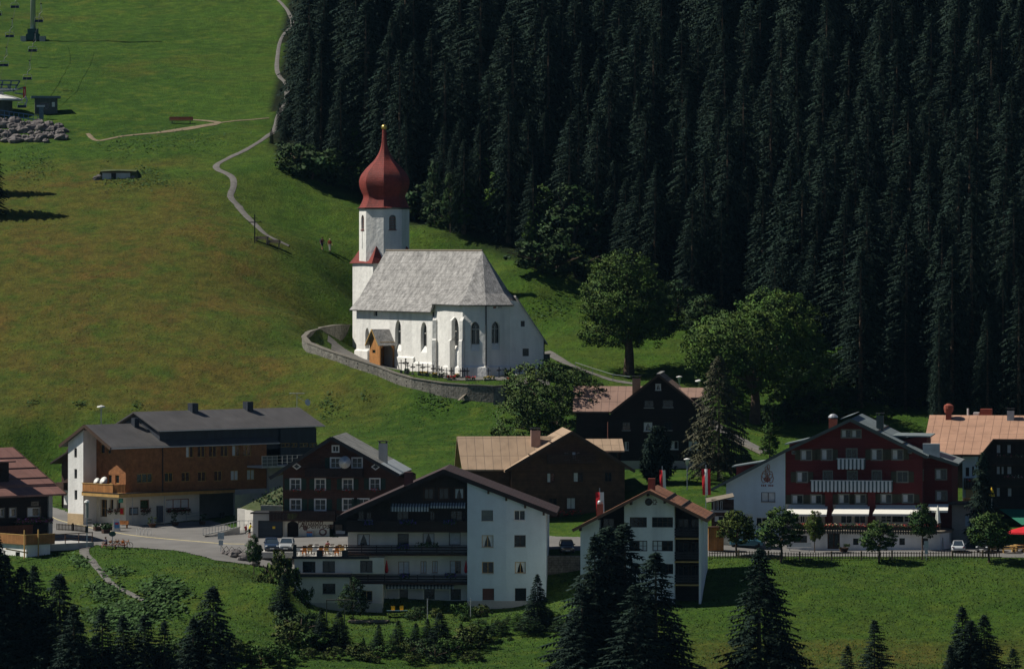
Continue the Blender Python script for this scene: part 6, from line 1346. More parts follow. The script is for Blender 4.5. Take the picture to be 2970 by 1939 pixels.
    panel(b, FRONT(-2.4), [(ax, Z(1185,-2.4)), (ax2, Z(1185,-2.4))], g0-2, W5, .18); panel(b, RIGHT(ax2), [(-2.4, Z(1185)), (0, Z(1185))], g0-2); panel(b, FRONT(-1.5), [(ax2, Z(1235,-1.5)), (X(1028,1300,-1.5), Z(1235,-1.5))], g0-2, W6, .18); panel(b, RIGHT(X(1028,1300,-1.5)), [(-1.5, Z(1235)),(1,Z(1235))], g0-2); b.build('annex_lower_wall', CREAM, r)
    for i, h in enumerate(Wa): window(r, FRONT(-1.5), h, DFRAME, 2, 1, dep=.18, curt=None)
    for h in W5: window(r, FRONT(-2.4), h, DFRAME, 1, 1, dep=.18)
    for h in W6: window(r, FRONT(-1.5), h, YFRAME, 2, 1, dep=.18)
    part('ledge_roof', DFRAME, r, (ax-.3, X(800,1170,-2.6), -2.9, -1.51, Z(1185,-2.6)+.003, Z(1160,-2.6))); part('plinth', GREYPL, r, (ax+.8, X(1028,1300,-1.5), -2.45, -2.403, g0-2, Z(1372,-2.4)))
    # terrace floor and railing
    tz = az-.1; o = part('terrace_floor', CONC, r, (ax-.2, X(770,1000,-1.5), -1.7, 9.5, tz-.19, tz)); part('terrace_edge', DFRAME, o, (ax-.25, X(930,1000,-1.7), -1.8, -1.701, tz-.25, tz+.06))
    b = MB(); rt = Z(968,-1.6)
    for px_ in (388, 570, 752):
        x = X(px_,1000,-1.6); b = MB(); b.box(x-.35 if px_ > 400 else x-.2, x+.35 if px_ > 400 else x+.2, -1.65, -1.45, tz, tz+.75 if px_ > 400 else rt+.3); b.build('railing_post', DFRAME, o)
    b = MB(); b.bar((ax,-1.55,rt),(X(765,1000,-1.6),-1.55,rt+.0),.12); b.bar((ax,-1.55,(rt+tz)/2+.1),(X(765,1000,-1.6),-1.55,(rt+tz)/2+.1),.09); b.build('railing', DFRAME, o)
    return f, r, tz, (ax, X(765,1000,-1.5))
bwF, bwR, bwTz, bwX = big_white()
# ---------------------------------------------------------------- 5. tan roofed chalet
def chalet():
    f = Fr('D', 1960, 900, 638, 4); r = f.root('timber_chalet', 'brown log chalet with tan sheet metal roof and a cross wing', 'house'); m = FRONT(); g0 = -4
    xa, za = f.fy('E', 378, 692, -1.2); eL = f.fy('D', 1915, 412, -1.2); eR = f.fy('E', 1008, 1085, -1.2); W_ = f.fy('E', 905, 1000)[0]; D_ = 13
    kl = (za-eL[1])/(xa-eL[0]); kr = (za-eR[1])/(eR[0]-xa); zL = za-kl*xa-.25; zR = za-kr*(W_-xa)-.25
    Wn = arr(f, 'E', [(125,1108,205,1205),(390,1102,490,1200),(705,1100,775,1195),(145,1358,228,1470),(322,1355,412,1470),(295,895,352,975),(375,895,460,975)])
    b = MB(); panel(b, m, [(0, zL), (xa, za-.25), (W_, zR)], g0, Wn, .2); panel(b, LEFT(), [(0,zL),(D_,zL)], g0); panel(b, RIGHT(W_), [(0,zR),(D_,zR)], g0); panel(b, BACK(D_), [(0, zL), (xa, za-.25), (W_, zR)], g0); b.build('wall', BRWOOD, r)
    for i, h in enumerate(Wn): window(r, m, h, BFRAME, 2, 1, curt='half' if i in (0,1,6) else 'full' if i in (4,) else None, dep=.2, casing=BRWOOD if i < 5 else None)
    h = Wn[4]; 
    rb = MB(); yb = D_+.8; rb.slab([(eL[0],-1.2,eL[1]),(xa,-1.2,za),(xa,yb,za),(eL[0],yb,eL[1])], .2); ro = rb.build('roof', mat('tan_sheet_roof_front',(.42,.30,.20),.55,.08,.3,.08,2,pat=('roofy',1.0,3.2,.5),dirt=.22), r); rb = MB(); rb.slab([(xa,-1.2,za),(eR[0],-1.2,eR[1]),(eR[0],yb,eR[1]),(xa,yb,za)], .2); rb.build('roof', mat('tan_sheet_roof_front',(0,0,0)), r)
    b = MB(); b.bar((eL[0],-1.26,eL[1]-.12),(xa,-1.26,za-.12),.1,.36); b.bar((xa,-1.26,za-.12),(eR[0],-1.26,eR[1]-.12),.1,.36); b.build('bargeboard', BFRAME, ro)
    for q in (.3,.62): x = xa-(xa-eL[0])*q; b = MB(); b.box(x-.06,x+.06,-1.2,yb,za-(xa-x)*kl-.02,za-(xa-x)*kl+.12); b.build('snow_guard', BFRAME, ro)
    a = f.rect('E', 128, 880, 605, 1010); balcony(r, m, a[0], a[1], a[2]+.15, a[2]+1.0, 1.0, DKWOOD, rail=BRWOOD)
    a = f.rect('E', 320, 1000, 610, 1500); flowerbox(r, m, f.fy('D',2120,1050)[0]*0+f.fy('E',-0,1500)[0], f.fy('E',470,1500)[0], f.fy('E',300,1515)[1], (('red_petals',(.5,.02,.015)),), 1.0, 30, .4)
    # dark entrance level with white canopy on the right
    h = f.rect('G', 75, 425, 220, 600, -1.2); part('entrance_wall', WHITE, r, (h[0],h[1]+1,-1.2,-.003,g0-1,h[2]+.0),(h[0],h[0]+1.0,-1.2,-.003,h[2],h[3]-.1),(h[0],h[1]+3,-1.6,-.01,h[3]-.35,h[3])); x, z = f.fy('G', 8, 560, -.3); h = f.rect('G', 0, 450, 50, 595, -.3); o = part('entrance_door', DFRAME, r, (h[0],h[1],-.3,-.25,h[2],h[3])); part('door_frame', TANWOOD, o, (h[0]-.12,h[0],-.35,-.2,h[2],h[3]),(h[1],h[1]+.14,-.35,-.2,h[2],h[3]),(h[0]-.12,h[1]+.14,-.35,-.2,h[3]+.003,h[3]+.14))
    # wings with their own roofs
    for nm, p in (('left', [('D',1565,172,5.5),('D',2222,160,5.5),('D',1940,402,.6),('D',1605,398,.6)]), ('right', [('E',525,768,4.2),('E',880,765,4.2),('E',897,885,1.2),('E',712,885,1.2)])):
        q = [(lambda t, y: (t[0], y, t[1]))(f.fy(c, x, y, yl), yl) for c, x, y, yl in p]
        if nm == 'left': q[0] = (q[0][0], 5.5, q[1][2]); q[3] = (q[3][0], .6, q[2][2]); q[2] = (max(q[2][0], .5)+1.2, .6, q[2][2]); q[1] = (xa, 5.5, q[1][2])
        else: q[0] = (xa+1, 4.2, q[1][2]); q[2] = (q[1][0]+.0, 1.2, q[2][2]); q[3] = (xa+4.2, 1.2, q[2][2])
        rb = MB(); rb.slab(q, .18); yr = q[0][1]; ye = q[3][1]; back = [(q[0][0], yr, q[0][2]), (q[1][0], yr, q[1][2]), (q[1][0], 2*yr-ye, q[2][2]), (q[0][0], 2*yr-ye, q[2][2])]; rb.slab(back, .18); rb.build('wing_roof', TANROOF, r)
        x0, x1 = (q[3][0]+.5, 0) if nm == 'left' else (W_, q[1][0]-.4); yw = ye+.7
        wb = MB(); panel(wb, FRONT(yw), [(x0, q[2][2]+.1), (x1, q[2][2]+.1)], g0); panel(wb, LEFT(x0) if nm == 'left' else RIGHT(x1), [(yw, q[2][2]+.1), (yr, q[0][2]-.2), (2*yr-yw, q[2][2]+.1)], g0); wb.build('wing_wall', BRWOOD if nm == 'left' else DKWOOD, r)
    x, z = f.fy('D', 2137, 175, 4.5); chimney(r, x, 4.5, z-2.2, f.fy('D', 2137, 118, 4.5)[1], 1.15, mat('pinkish_chimney',(.33,.22,.18),.9,.15))
    return f, r
chF, chR = chalet()
# ---------------------------------------------------------------- 6. dark old chalet behind
def dark_chalet():
    f = Fr('E', 745, 1010, 660, -4); r = f.root('old_chalet', 'almost black log chalet with a brown roof and white curtains on the slope', 'house'); m = FRONT(); g0 = -5
    xa, za = f.fy('E', 1243, 122, -1.0); eL = f.fy('E', 768, 498, -1.0); W_ = f.fy('E', 1715, 800)[0]; eR = f.fy('E', 1715, 500, -1.0); D_ = 12
    kl = (za-eL[1])/(xa-eL[0]); kr = (za-eR[1])/(eR[0]-xa); zL = za-kl*xa-.2; zR = za-kr*(W_-xa)-.2
    Wn = arr(f, 'E', [(1212,215,1268,278),(1100,382,1195,455),(1285,378,1390,450),(1095,602,1180,688),(880,600,960,680),(1300,600,1380,680),(1100,790,1180,870),(905,795,942,880),(1362,790,1440,870),(1545,790,1640,872)])
    b = MB(); panel(b, m, [(0, zL), (xa, za-.2), (W_, zR)], g0, Wn, .15); panel(b, LEFT(), [(0,zL),(D_,zL)], g0); panel(b, RIGHT(W_), [(0,zR),(D_,zR)], g0); panel(b, BACK(D_), [(0, zL), (xa, za-.2), (W_, zR)], g0); b.build('wall', BLKWOOD, r)
    for i, h in enumerate(Wn): window(r, m, h, DFRAME if i in (1,2,4,5) else WFRAME, 2, 1, curt='tie' if i in (0,3,9) else 'half' if i in (6,7,8) else None, fw=.05)
    part('foundation', GREYPL, r, (-.03, W_+.03, -.1, -.003, g0, f.fy('E', 900, 985)[1]))
    rb = MB(); yb = D_+.5; rb.slab([(eL[0],-1.,eL[1]),(xa,-1.,za),(xa,yb,za),(eL[0],yb,eL[1])], .18); ro = rb.build('roof', mat('brown_sheet_roof_front',(.25,.165,.12),.6,.1,.3,.08,2,pat=('roofy',1.,2.4,.5),dirt=.2), r); rb = MB(); rb.slab([(xa,-1.,za),(eR[0],-1.,eR[1]),(eR[0],yb,eR[1]),(xa,yb,za)], .18); rb.build('roof', mat('brown_sheet_roof_front',(0,0,0)), r)
    b = MB(); b.bar((eL[0],-1.06,eL[1]-.1),(xa,-1.06,za-.1),.1,.3); b.bar((xa,-1.06,za-.1),(eR[0],-1.06,eR[1]-.1),.1,.3); b.build('bargeboard', BFRAME, ro); part('ridge_cap', GREYROOF, ro, (xa-.25,xa+.25,-1.05,yb,za-.02,za+.1))
    # wings
    for nm, q in (('left', [('E',620,238,5.),('E',988,236,5.),('E',775,492,.2),('E',385,532,.2)]), ('right', [('E',1405,252,5.),('E',1694,254,5.),('E',1700,352,2.5),('E',1530,352,2.5)])):
        t = [(f.fy(c, x, y, yl)[0], yl, f.fy(c, x, y, yl)[1]) for c, x, y, yl in q]
        if nm == 'left': t[0] = (t[3][0]-.2, 5., t[0][2]); t[1] = (xa-1, 5., t[0][2]); t[2] = (t[2][0]+.6, .2, t[2][2]); t[3] = (t[3][0], .2, t[2][2])
        else: t[0] = (xa+1, 5., t[1][2]); t[3] = (xa+4, 2.5, t[2][2])
        rb = MB(); rb.slab(t, .16); rb.slab([t[0], t[1], (t[1][0], 10-t[2][1], t[2][2]), (t[0][0], 10-t[2][1], t[2][2])], .16); rb.build('wing_roof', BROOF, r)
        wb = MB(); yw = t[2][1]+.6; x0, x1 = (t[3][0]+.4, 0) if nm == 'left' else (W_-2, t[1][0]-.3)
        panel(wb, FRONT(yw), [(x0, t[2][2]+.1), (x1, t[2][2]+.1)], g0); panel(wb, LEFT(x0) if nm == 'left' else RIGHT(x1), [(yw, t[2][2]+.1), (5, t[0][2]-.2), (9, t[2][2]+.1)], g0); wb.build('wing_wall', BLKWOOD, r)
    x, z = f.fy('E', 1022, 270, 2.); chimney(r, x, 2., z-1.5, f.fy('E', 1022, 160, 2.)[1], 1.0, mat('sooty_chimney',(.16,.13,.10),.9,.2)); g = MB(); g.tube([(-.1,-.3,zL-.8),(-.1,-.3,g0)], .06, 6); g.build('downpipe', mat('copper_pipe',(.25,.10,.07),.6), r)
dark_chalet()
# ---------------------------------------------------------------- 7. small white gabled apartment house in front
def small_white():
    f = Fr('G', 220, 1060, 588, -6); r = f.root('gabled_house', 'white gabled apartment house with rust brown roof, partly behind the triple spruce', 'apartment house'); m = FRONT(); g0 = -4
    X = lambda x, y=600, yl=0.: f.fy('G', x, y, yl)[0]; Z = lambda y, yl=0.: f.fy('G', 740, y, yl)[1]
    xa, za = f.fy('G', 742, 188, -1.6); eL = f.fy('G', 160, 487, -1.6); eR = f.fy('G', 1197, 416, -1.6); D_ = 11.5
    kl = (za-eL[1])/(xa-eL[0]); kr = (za-eR[1])/(eR[0]-xa); T = lambda x: za-.25-(kl*(xa-x) if x < xa else kr*(x-xa)); W_ = X(1143)
    x1, x2, x3 = X(355), X(565), X(930)
    Wn = arr(f, 'G', [(598,393,728,470),(768,393,928,470),(600,572,731,652),(771,572,928,652),(602,750,731,826),(773,750,930,826)])
    b = MB(); panel(b, m, [(x2, T(x2)), (xa, T(xa)), (x3, T(x3))], Z(1040), Wn, .2); b.build('centre_wall', WHITE, r)
    b = MB(); panel(b, m, [(0, T(0)), (x1, T(x1))], g0-1); panel(b, LEFT(), [(0,T(0)),(D_,T(0))], g0-1); b.build('side_wall', WHITE, r)
    b = MB(); y1 = 1.6; panel(b, FRONT(y1), [(0, T(0)), (xa, T(xa)), (W_, T(W_))], g0-2); panel(b, BACK(D_), [(0, T(0)), (xa, T(xa)), (W_, T(W_))], g0-2); b.build('recessed_wall', BLKWOOD, r)
    b = MB(); panel(b, RIGHT(W_), [(0,T(W_)),(D_,T(W_))], g0-3); b.build('end_wall', WHITE, r); part('end_pier', WHITE, r, (W_-.25, W_-.003, .0, 1.59, g0-2, T(W_)-.1)); part('side_pier', WHITE, r, (x3-.003, x3+.15, .003, 1.59, g0-2, T(x3)-.2),(x2-.15,x2+.003,.003,1.59,g0-2,T(x2)-.2),(x1-.003,x1+.15,.003,1.59,g0-2,T(x1)-.2))
    for i, h in enumerate(Wn):
        window(r, m, h, BFRAME, 4 if i % 2 == 0 else 4, 2, dep=.2, sill=False, fw=.08)
        if i > 1: q = MB(); a = h[0] if i % 2 else h[0]+(h[1]-h[0])*.5; q.quad((a+.1,.16,h[2]+.1),(a+(h[1]-h[0])*.45,.16,h[2]+.1),(a+(h[1]-h[0])*.45,.16,h[3]-.1),(a+.1,.16,h[3]-.1)); q.build('curtain', CURT, r)
    x, z = f.fy('G', 742, 276, -.02); b = MB(); b.lathe([(.30,0),(.30,.05)], 16); o = b.build('round_window', GLASS, r); o.rotation_euler = (R(90),0,0); o.location = (x,-.0,z); b = MB(); b.tube([(x+.36*math.cos(a*.3927),-.04,z+.36*math.sin(a*.3927)) for a in range(17)], .07, 5, False); b.build('round_frame', BFRAME, o).matrix_parent_inverse = o.matrix_basis.inverted()
    x, z = f.fy('G', 788, 278, -.01); b = MB()
    for k in range(6): a = k*1.05; b.add([(x+.2*math.cos(a)-.14,-.012-k*.001,z+.25*math.sin(a)-.1),(x+.2*math.cos(a)+.14,-.012-k*.001,z+.25*math.sin(a)-.05),(x+.2*math.cos(a),-.012-k*.001,z+.25*math.sin(a)+.16)], [(0,1,2)])
    b.build('painted_emblem', mat('faded_grey_paint',(.22,.19,.17),.9), r)
    for zt_, zb_ in ((490,550),(665,728),(845,905)):
        part('balcony_slab', TANWOOD, r, (x3+.16, W_-.26, -.1, 1.59, Z(zb_+10), Z(zb_))); b = MB()
        for k in range(3): z = Z(zb_)+.25+k*.3; b.box(x3+.16, W_-.26, -.05, -.01, z, z+.22)
        b.build('balcony_railing', mat('black_balcony_slats',(0,0,0)), r); part('balcony_slab', TANWOOD, r, (x1+.16, x2-.16, -.1, 1.59, Z(zb_+10), Z(zb_))); b = MB()
        for k in range(3): z = Z(zb_)+.25+k*.3; b.box(x1+.16, x2-.16, -.05, -.01, z, z+.22)
        b.build('balcony_railing', mat('black_balcony_slats',(0,0,0)), r)
        for (a, c) in ((X(960),X(1040)),(X(1060),X(1130)),(X(385),X(470))): window(r, FRONT(y1-.2), (a, c, Z(zb_)+.3, Z(zt_)+1.2), BFRAME, 2, 1, sill=False)
    rb = MB(); yb = D_+.6; rb.slab([(eL[0],-1.6,eL[1]),(xa,-1.6,za),(xa,yb,za),(eL[0],yb,eL[1])], .2); ro = rb.build('roof', RUSTROOF, r); rb = MB(); rb.slab([(xa,-1.6,za),(eR[0],-1.6,eR[1]),(eR[0],yb,eR[1]),(xa,yb,za)], .2); rb.build('roof', RUSTROOF, r)
    b = MB(); b.bar((eL[0],-1.66,eL[1]-.12),(xa,-1.66,za-.12),.1,.34); b.bar((xa,-1.66,za-.12),(eR[0],-1.66,eR[1]-.12),.1,.34); b.build('bargeboard', mat('rust_bargeboard',(.20,.10,.06),.7), ro)
    for q in (.3,.55,.97): x = xa+(eR[0]-xa)*q; zz = za-kr*(x-xa); b = MB(); b.box(x-.05,x+.05,-1.6,yb,zz-.02,zz+.13); b.build('snow_guard', DFRAME, ro)
    for px_, t in ((612,0),(742,0),(870,0),(225,0)): x = X(px_, 300); part('purlin', BFRAME, ro, (x-.11,x+.11,-1.5,-.003,T(x)-.35,T(x)))
    x, z = f.fy('G', 765, 160, 2.5); chimney(r, x, 2.5, z-2, f.fy('G',765,96,2.5)[1], .8, BRICKR, False); x, z = f.fy('G', 370, 350, 2.5); chimney(r, x, 2.5, z-1.5, f.fy('G',370,292,2.5)[1], .7, mat('copper_chimney',(.22,.09,.06),.6), False); b = MB(); b.ball((x,2.5,f.fy('G',370,284,2.5)[1]), .32, n=10, m=6); b.build('cowl', METAL, r)
small_white()
# ---------------------------------------------------------------- 8. red hotel
def red_hotel():
    f = Fr('F', 590, 1130, 620, -8); r = f.root('red_hotel', 'dark red hotel with grey green roof, striped balconies and a white annex', 'hotel'); m = FRONT(); g0 = -3
    X = lambda x, y=700, yl=0.: f.fy('F', x, y, yl)[0]; Z = lambda y, yl=0.: f.fy('F', 1075, y, yl)[1]
    xa, za = f.fy('F', 1078, 165, -1.4); eR = f.fy('F', 1655, 448, -1.4); eL = f.fy('F', 32, 690, -1.4); xk, zk = f.fy('F', 590, 398, -1.4); D_ = 17.
    kl = (za-zk)/(xa-xk); k2 = (zk-eL[1])/(xk-eL[0]); kr = (za-eR[1])/(eR[0]-xa); T = lambda x: za-.3-((kl*(xa-x) if x > xk else kl*(xa-xk)+k2*(xk-x)) if x < xa else kr*(x-xa)); W_ = X(1618); zr = Z(808)
    Wn = arr(f, 'F', [(708,402,784,472),(862,396,938,472),(1237,396,1314,472),(1392,398,1470,470),(677,565,753,638),(1430,562,1507,638),(641,738,718,800),(782,738,858,800),(992,734,1066,798),(1115,734,1191,798),(1308,732,1384,794),(1470,732,1548,792),(1012,250,1078,304),(1088,250,1155,304)])
    Dr = arr(f, 'F', [(1050,392,1125,462),(876,558,940,628),(1058,558,1126,628),(1243,556,1308,626)])
    b = MB(); panel(b, m, [(0, T(0)), (xa, T(xa)), (W_, T(W_))], zr, Wn+Dr, .15); panel(b, RIGHT(W_), [(0,T(W_)),(D_,T(W_))], g0); panel(b, BACK(D_), [(0, T(0)), (xa, T(xa)), (W_, T(W_))], g0); b.build('wall', REDWALL, r)
    OG = mat('olive_grey_frame', (.20,.21,.17), .7, .08, 3, 0)
    for i, h in enumerate(Wn): window(r, m, h, OG, 2, 1, curt='half' if i != 5 else None, sh=OLIVESH if i < 12 else None, casing=OG, fw=.05)
    for h in Dr: window(r, m, h, OG, 2, 1, sill=False, casing=OG, name='balcony_door')
    LB = mat('pale_blue_boards', (.50,.56,.58), .7, .05, 2, .05); DB = mat('dark_gap_boards', (.08,.12,.13), .7, .05, 2, 0)
    for q, nm in (((978,462,1185,532),'upper'),((780,628,1392,700),'lower')):
        a = f.rect('F', *q, -1.1); o = part('balcony', DFRAME, r, (a[0],a[1],-1.1,-.003,a[2]-.1,a[2]+.08)); b1 = MB(); n = int((a[1]-a[0])/.45)
        for i in range(n): x = a[0]+(a[1]-a[0])*i/n; b1.box(x+.08,x+.34,-1.18,-1.12,a[2]-.18,a[3]-.08)
        b1.build('pale_board', LB, o); part('dark_boards', DB, o, (a[0],a[1],-1.11,-1.1,a[2]-.1,a[3]-.1),(a[0],a[0]+.02,-1.09,0,a[2],a[3]-.1),(a[1]-.02,a[1],-1.09,0,a[2],a[3]-.1)); part('handrail', LB, o, (a[0]-.05,a[1]+.05,-1.2,-1.08,a[3]-.08,a[3]))
    # projecting piers
    for px_ in (918, 1238): x = X(px_); part('pier', REDWALL, r, (x-.45, x+.45, -.5, -.003, g0+2.5, Z(712)))
    for q in ((637,402,670,432),(1505,400,1540,428)): h = f.rect('F', *q, -.03); o = part('vent_window', OG, r, (h[0],h[1],-.05,-.003,h[2],h[3])); part('pane', GLASS, o, (h[0]+.07,h[1]-.07,-.06,-.051,h[2]+.07,h[3]-.07))
    # white annex under the long left slope
    xl = X(145); b = MB(); hw = arr(f, 'F', [(408,716,513,788),(288,880,345,945),(370,905,455,958)]); panel(b, FRONT(.01), [(xl, T(xl)), (-.02, T(-.02)-.0)], g0, hw, .18); panel(b, LEFT(xl), [(0,T(xl)),(9,T(xl))], g0); b.build('annex_wall', mat('shade_tinted_white_plaster',(0,0,0)), r)
    for i, h in enumerate(hw): window(r, FRONT(.01), h, BFRAME if i == 0 else WFRAME, 2, 1, dep=.18, curt='full' if i != 2 else None)
    h = f.rect('F', 375, 1035, 470, 1140, 0); part('curtained_door', CURT, r, *[(h[0]+k*.32, h[0]+k*.32+.18, -.03, .005, h[2], h[3]) for k in range(int((h[1]-h[0])/.32))])
    crest = mat('red_brown_fresco', (.22,.07,.06), .9, .2, 4, 0); x, z = f.fy('F', 455, 600, 0); b = MB()
    for (dx, dz, s, e) in ((0,.55,.30,.4),(-.35,.2,.32,.5),(.3,.25,.34,.45),(-.45,-.15,.3,.6),(.42,-.2,.3,.55),(-.1,.95,.2,.3),(.12,1.15,.16,.35)):
        b.tube([(x+dx+s*math.cos(a*.9),-.006,z+dz+e*math.sin(a*.9)) for a in range(8)], .05, 4)
    b.build('painted_crest', mat('pale_crest_paint',(.38,.25,.20),.9,.2,4,0), r); b = MB(); b.add([(x-.5,-.02,z-.25),(x,-.02,z+.25),(x+.42,-.02,z-.35),(x,-.02,z-.7),(x-.35,-.02,z-.5)], [(0,1,2,3,4)]); b.build('crest_shield', crest, r)
    text('ROTE WAND', .34, crest, r, (x, -.02, z-1.1)) if False else text('1624 1993', .3, crest, r, (x, -.02, z-1.15)) if False else part('crest_lettering', crest, r, *[(x-.75+k*.22, x-.62+k*.22, -.03, -.003, z-1.15, z-.93) for k in range(7) if k != 3])
    # wing set back on the right
    yr_ = 3.2; W2 = X(1838, 700, yr_); e2 = f.fy('F', 1885, 505, yr_-1.4); p2 = f.fy('F', 1722, 395, yr_-1.4); H2 = arr(f, 'F', [(1718,545,1797,618),(1722,708,1800,776)], yr_)
    b = MB(); zt2 = e2[1]+kr*(e2[0]-W2)-.25; panel(b, FRONT(yr_), [(W_, zt2+kr*(W2-W_)), (W2, zt2)], g0, H2, .15); hs = [(lambda a, c: (a[0], c[0], a[1], c[1]))(f.fx('F', q[0], q[3], W2), f.fx('F', q[2], q[1], W2)) for q in ((1858,540,1868,618),(1886,538,1896,610),(1858,698,1868,780),(1886,690,1896,770))]; hs = [h for h in hs if h[1] > h[0]]
    panel(b, RIGHT(W2), [(yr_, zt2), (D_, zt2)], g0, []); b.build('wing_wall', REDWALL, r)
    for h in H2: window(r, FRONT(yr_), h, OG, 2, 1, sh=None, casing=OG, curt='half')
    h = f.rect('F', 1628, 545, 1665, 632, .5); 
    for q in ((.6,1.1),(1.7,2.2)):
        o = part('side_window', OG, r, (W_+.003, W_+.06, q[0], q[1], Z(630), Z(545))); part('pane', GLASS, o, (W_+.061, W_+.07, q[0]+.08, q[1]-.08, Z(630)+.1, Z(545)-.1))
    # roofs
    yb = D_+.8; rb = MB(); rb.slab([(xk,-1.4,zk),(xa,-1.4,za),(xa,yb,za),(xk,yb,zk)], .22); rb.slab([(eL[0],-1.4,eL[1]),(xk,-1.4,zk),(xk,8,zk),(eL[0],8,eL[1])], .2); ro = rb.build('roof', GREENROOF, r); rb = MB(); rb.slab([(xa,-1.4,za),(eR[0],-1.4,eR[1]),(eR[0],yb,eR[1]),(xa,yb,za)], .22); rb.build('roof', GREENROOF, r)
    rb = MB(); zj = T(eR[0]-1.)+.35; rb.slab([(eR[0]-.0,yr_-1.4,eR[1]+.1),(e2[0],yr_-1.4,e2[1]),(e2[0],yb-1,e2[1]),(eR[0]-.0,yb-1,eR[1]+.1)], .2); rb.build('wing_roof', GREENROOF, r)
    b = MB(); b.bar((eL[0],-1.46,eL[1]-.12),(xk,-1.46,zk-.12),.1,.34); b.bar((xk,-1.46,zk-.12),(xa,-1.46,za-.12),.1,.36); b.bar((xa,-1.46,za-.12),(eR[0],-1.46,eR[1]-.12),.1,.4); b.bar((eR[0],yr_-1.46,eR[1]-.05),(e2[0],yr_-1.46,e2[1]-.12),.1,.36); b.build('bargeboard', mat('grey_green_fascia',(.08,.10,.09),.7), ro)
    b = MB(); b.slab([(xa-1.2,-1.5,za+.0),(xa+.1,-1.5,za+.45),(xa+.1,yb-6,za+.45),(xa-1.2,yb-6,za+.0)], .08); b.build('ridge_flap', GREENROOF, ro)
    for q in (.35,.68): x = xa+(eR[0]-xa)*q; zz = za-kr*(x-xa); b = MB(); b.box(x-.05,x+.05,-1.4,yb,zz-.02,zz+.14); b.build('snow_guard', DFRAME, ro)
    b = MB(); x = xa+(eR[0]-xa)*.62; zz = za-kr*(x-xa); xx = eR[0]-.5; z9 = za-kr*(xx-xa); b.add([(x,6,zz),(xx,6,z9),(xx,6,z9+1.9),(x,14,zz),(xx,14,z9),(xx,14,z9+1.9)], [(0,1,2),(5,4,3),(1,4,5,2)]); o = b.build('dormer', REDWALL, r); b = MB(); b.slab([(x-1.2,5.4,zz+.55),(xx+.5,5.4,z9+1.95),(xx+.5,14.6,z9+1.95),(x-1.2,14.6,zz+.55)], .15); b.build('dormer_roof', GREENROOF, o)
    for (pa, pb) in (((188,520),(425,478)),((585,352),(722,316))):
        a0 = f.fy('F', *pa, 2.5); a1 = f.fy('F', *pb, 2.5); b = MB(); b.slab([(a0[0],2.2,a0[1]),(a1[0]+.5,2.2,a1[1]+.05),(a1[0]+.5,7,a1[1]+.05),(a0[0],7,a0[1])], .14); o = b.build('dormer_roof', GREENROOF, r); b = MB(); xl_ = a0[0]+.5
        zl = a0[1]-.02; b.add([(xl_,3,T(xl_)-.1),(a1[0],3,T(a1[0])-.1),(a1[0],3,a1[1]-.1),(xl_,3,zl),(xl_,6.8,T(xl_)-.1),(a1[0],6.8,T(a1[0])-.1),(a1[0],6.8,a1[1]-.1),(xl_,6.8,zl)], [(0,1,2,3),(7,6,5,4),(0,3,7,4)]); b.build('dormer', REDWALL, r)
    x, z = f.fy('F', 948, 200, 4.); chimney(r, x, 4, z-1.5, f.fy('F',948,165,4.)[1], 1.0, BRICKR, False); b = MB(); zz = f.fy('F',948,165,4.)[1]; b.lathe([(.6,.15),(.55,.35),(.3,.55),(.05,.62)], 10, (x,4,zz)); b.build('cowl', METAL, r)
    x, z = f.fy('F', 1300, 180, 5.); chimney(r, x, 5, z-2, f.fy('F',1300,140,5.)[1], .85, mat('grey_green_fascia',(0,0,0))); x, z = f.fy('F', 1685, 370, 3.); part('roof_vent', ZINC, r, (x-1,x+1,2.5,3.5,z-1.4,z+.3))
    # ground floor, terrace, awnings
    yt = -4.6; zT = Z(1005, yt); xl2, xr2 = X(600,1060,yt), X(1752,1060,yt); zb_ = g0
    hw = arr(f, 'F', [(905,1020,998,1140),(1097,1062,1138,1110),(1444,1060,1486,1110),(1618,1060,1660,1112),(650,1040,752,1110)], yt)
    b = MB(); panel(b, FRONT(yt), [(xl2, zT-.2), (xr2, zT-.2)], zb_, hw, .3); p, q = (xr2, yt), (X(1820,1050,yt+2.2), yt+2.4); d = Vector((q[0]-p[0], q[1]-p[1])); L = d.length; d /= L; mm = lambda a, z, dd: (p[0]+d.x*a-d.y*dd, p[1]+d.y*a+d.x*dd, z)
    panel(b, mm, [(0, zT-.2), (L, zT-.2)], zb_, [(.5,.9,zb_+3.1,zb_+4.6)], .2); b.quad((q[0],q[1],zb_),(q[0],2.5,zb_),(q[0],2.5,zT-.2),(q[0],q[1],zT-.2)); tw = b.build('terrace_wall', WHITE, r)
    for i, h in enumerate(hw): window(r, FRONT(yt), h, BRWOOD if i == 0 else (mat('brown_shutter',(0,0,0)) if i == 4 else DFRAME), 2, 1, dep=.3, sill=False, name='cellar_door' if i == 0 else 'cellar_window', fw=.15 if i == 0 else .06)
    b = MB(); b.slab([(xl2-.3,yt-.3,zT),(xr2+.2,yt-.3,zT),(q[0]+.3,q[1],zT),(q[0]+.3,2.5,zT),(xl2-.3,-.5,zT)], .19); b.build('terrace_floor', GREYWOOD, tw)
    n = int((xr2-xl2)/.3); b = MB()
    for i in range(n): x = xl2+i*.3; b.box(x,x+.16,yt-.42,yt-.32,zT-.35,zT+.15)
    b.box(xl2,xr2,yt-.4,yt-.33,zT+.16,zT+.55); b.build('terrace_fence', DFRAME, tw)
    flowerbox(r, FRONT(yt-.2), X(660,1000,yt), xr2, zT+.45, (('orange_red_petals',(.60,.06,.02)),('red_petals',(0,0,0)),('cream_petals',(.6,.5,.3))), .35, 34, .3)
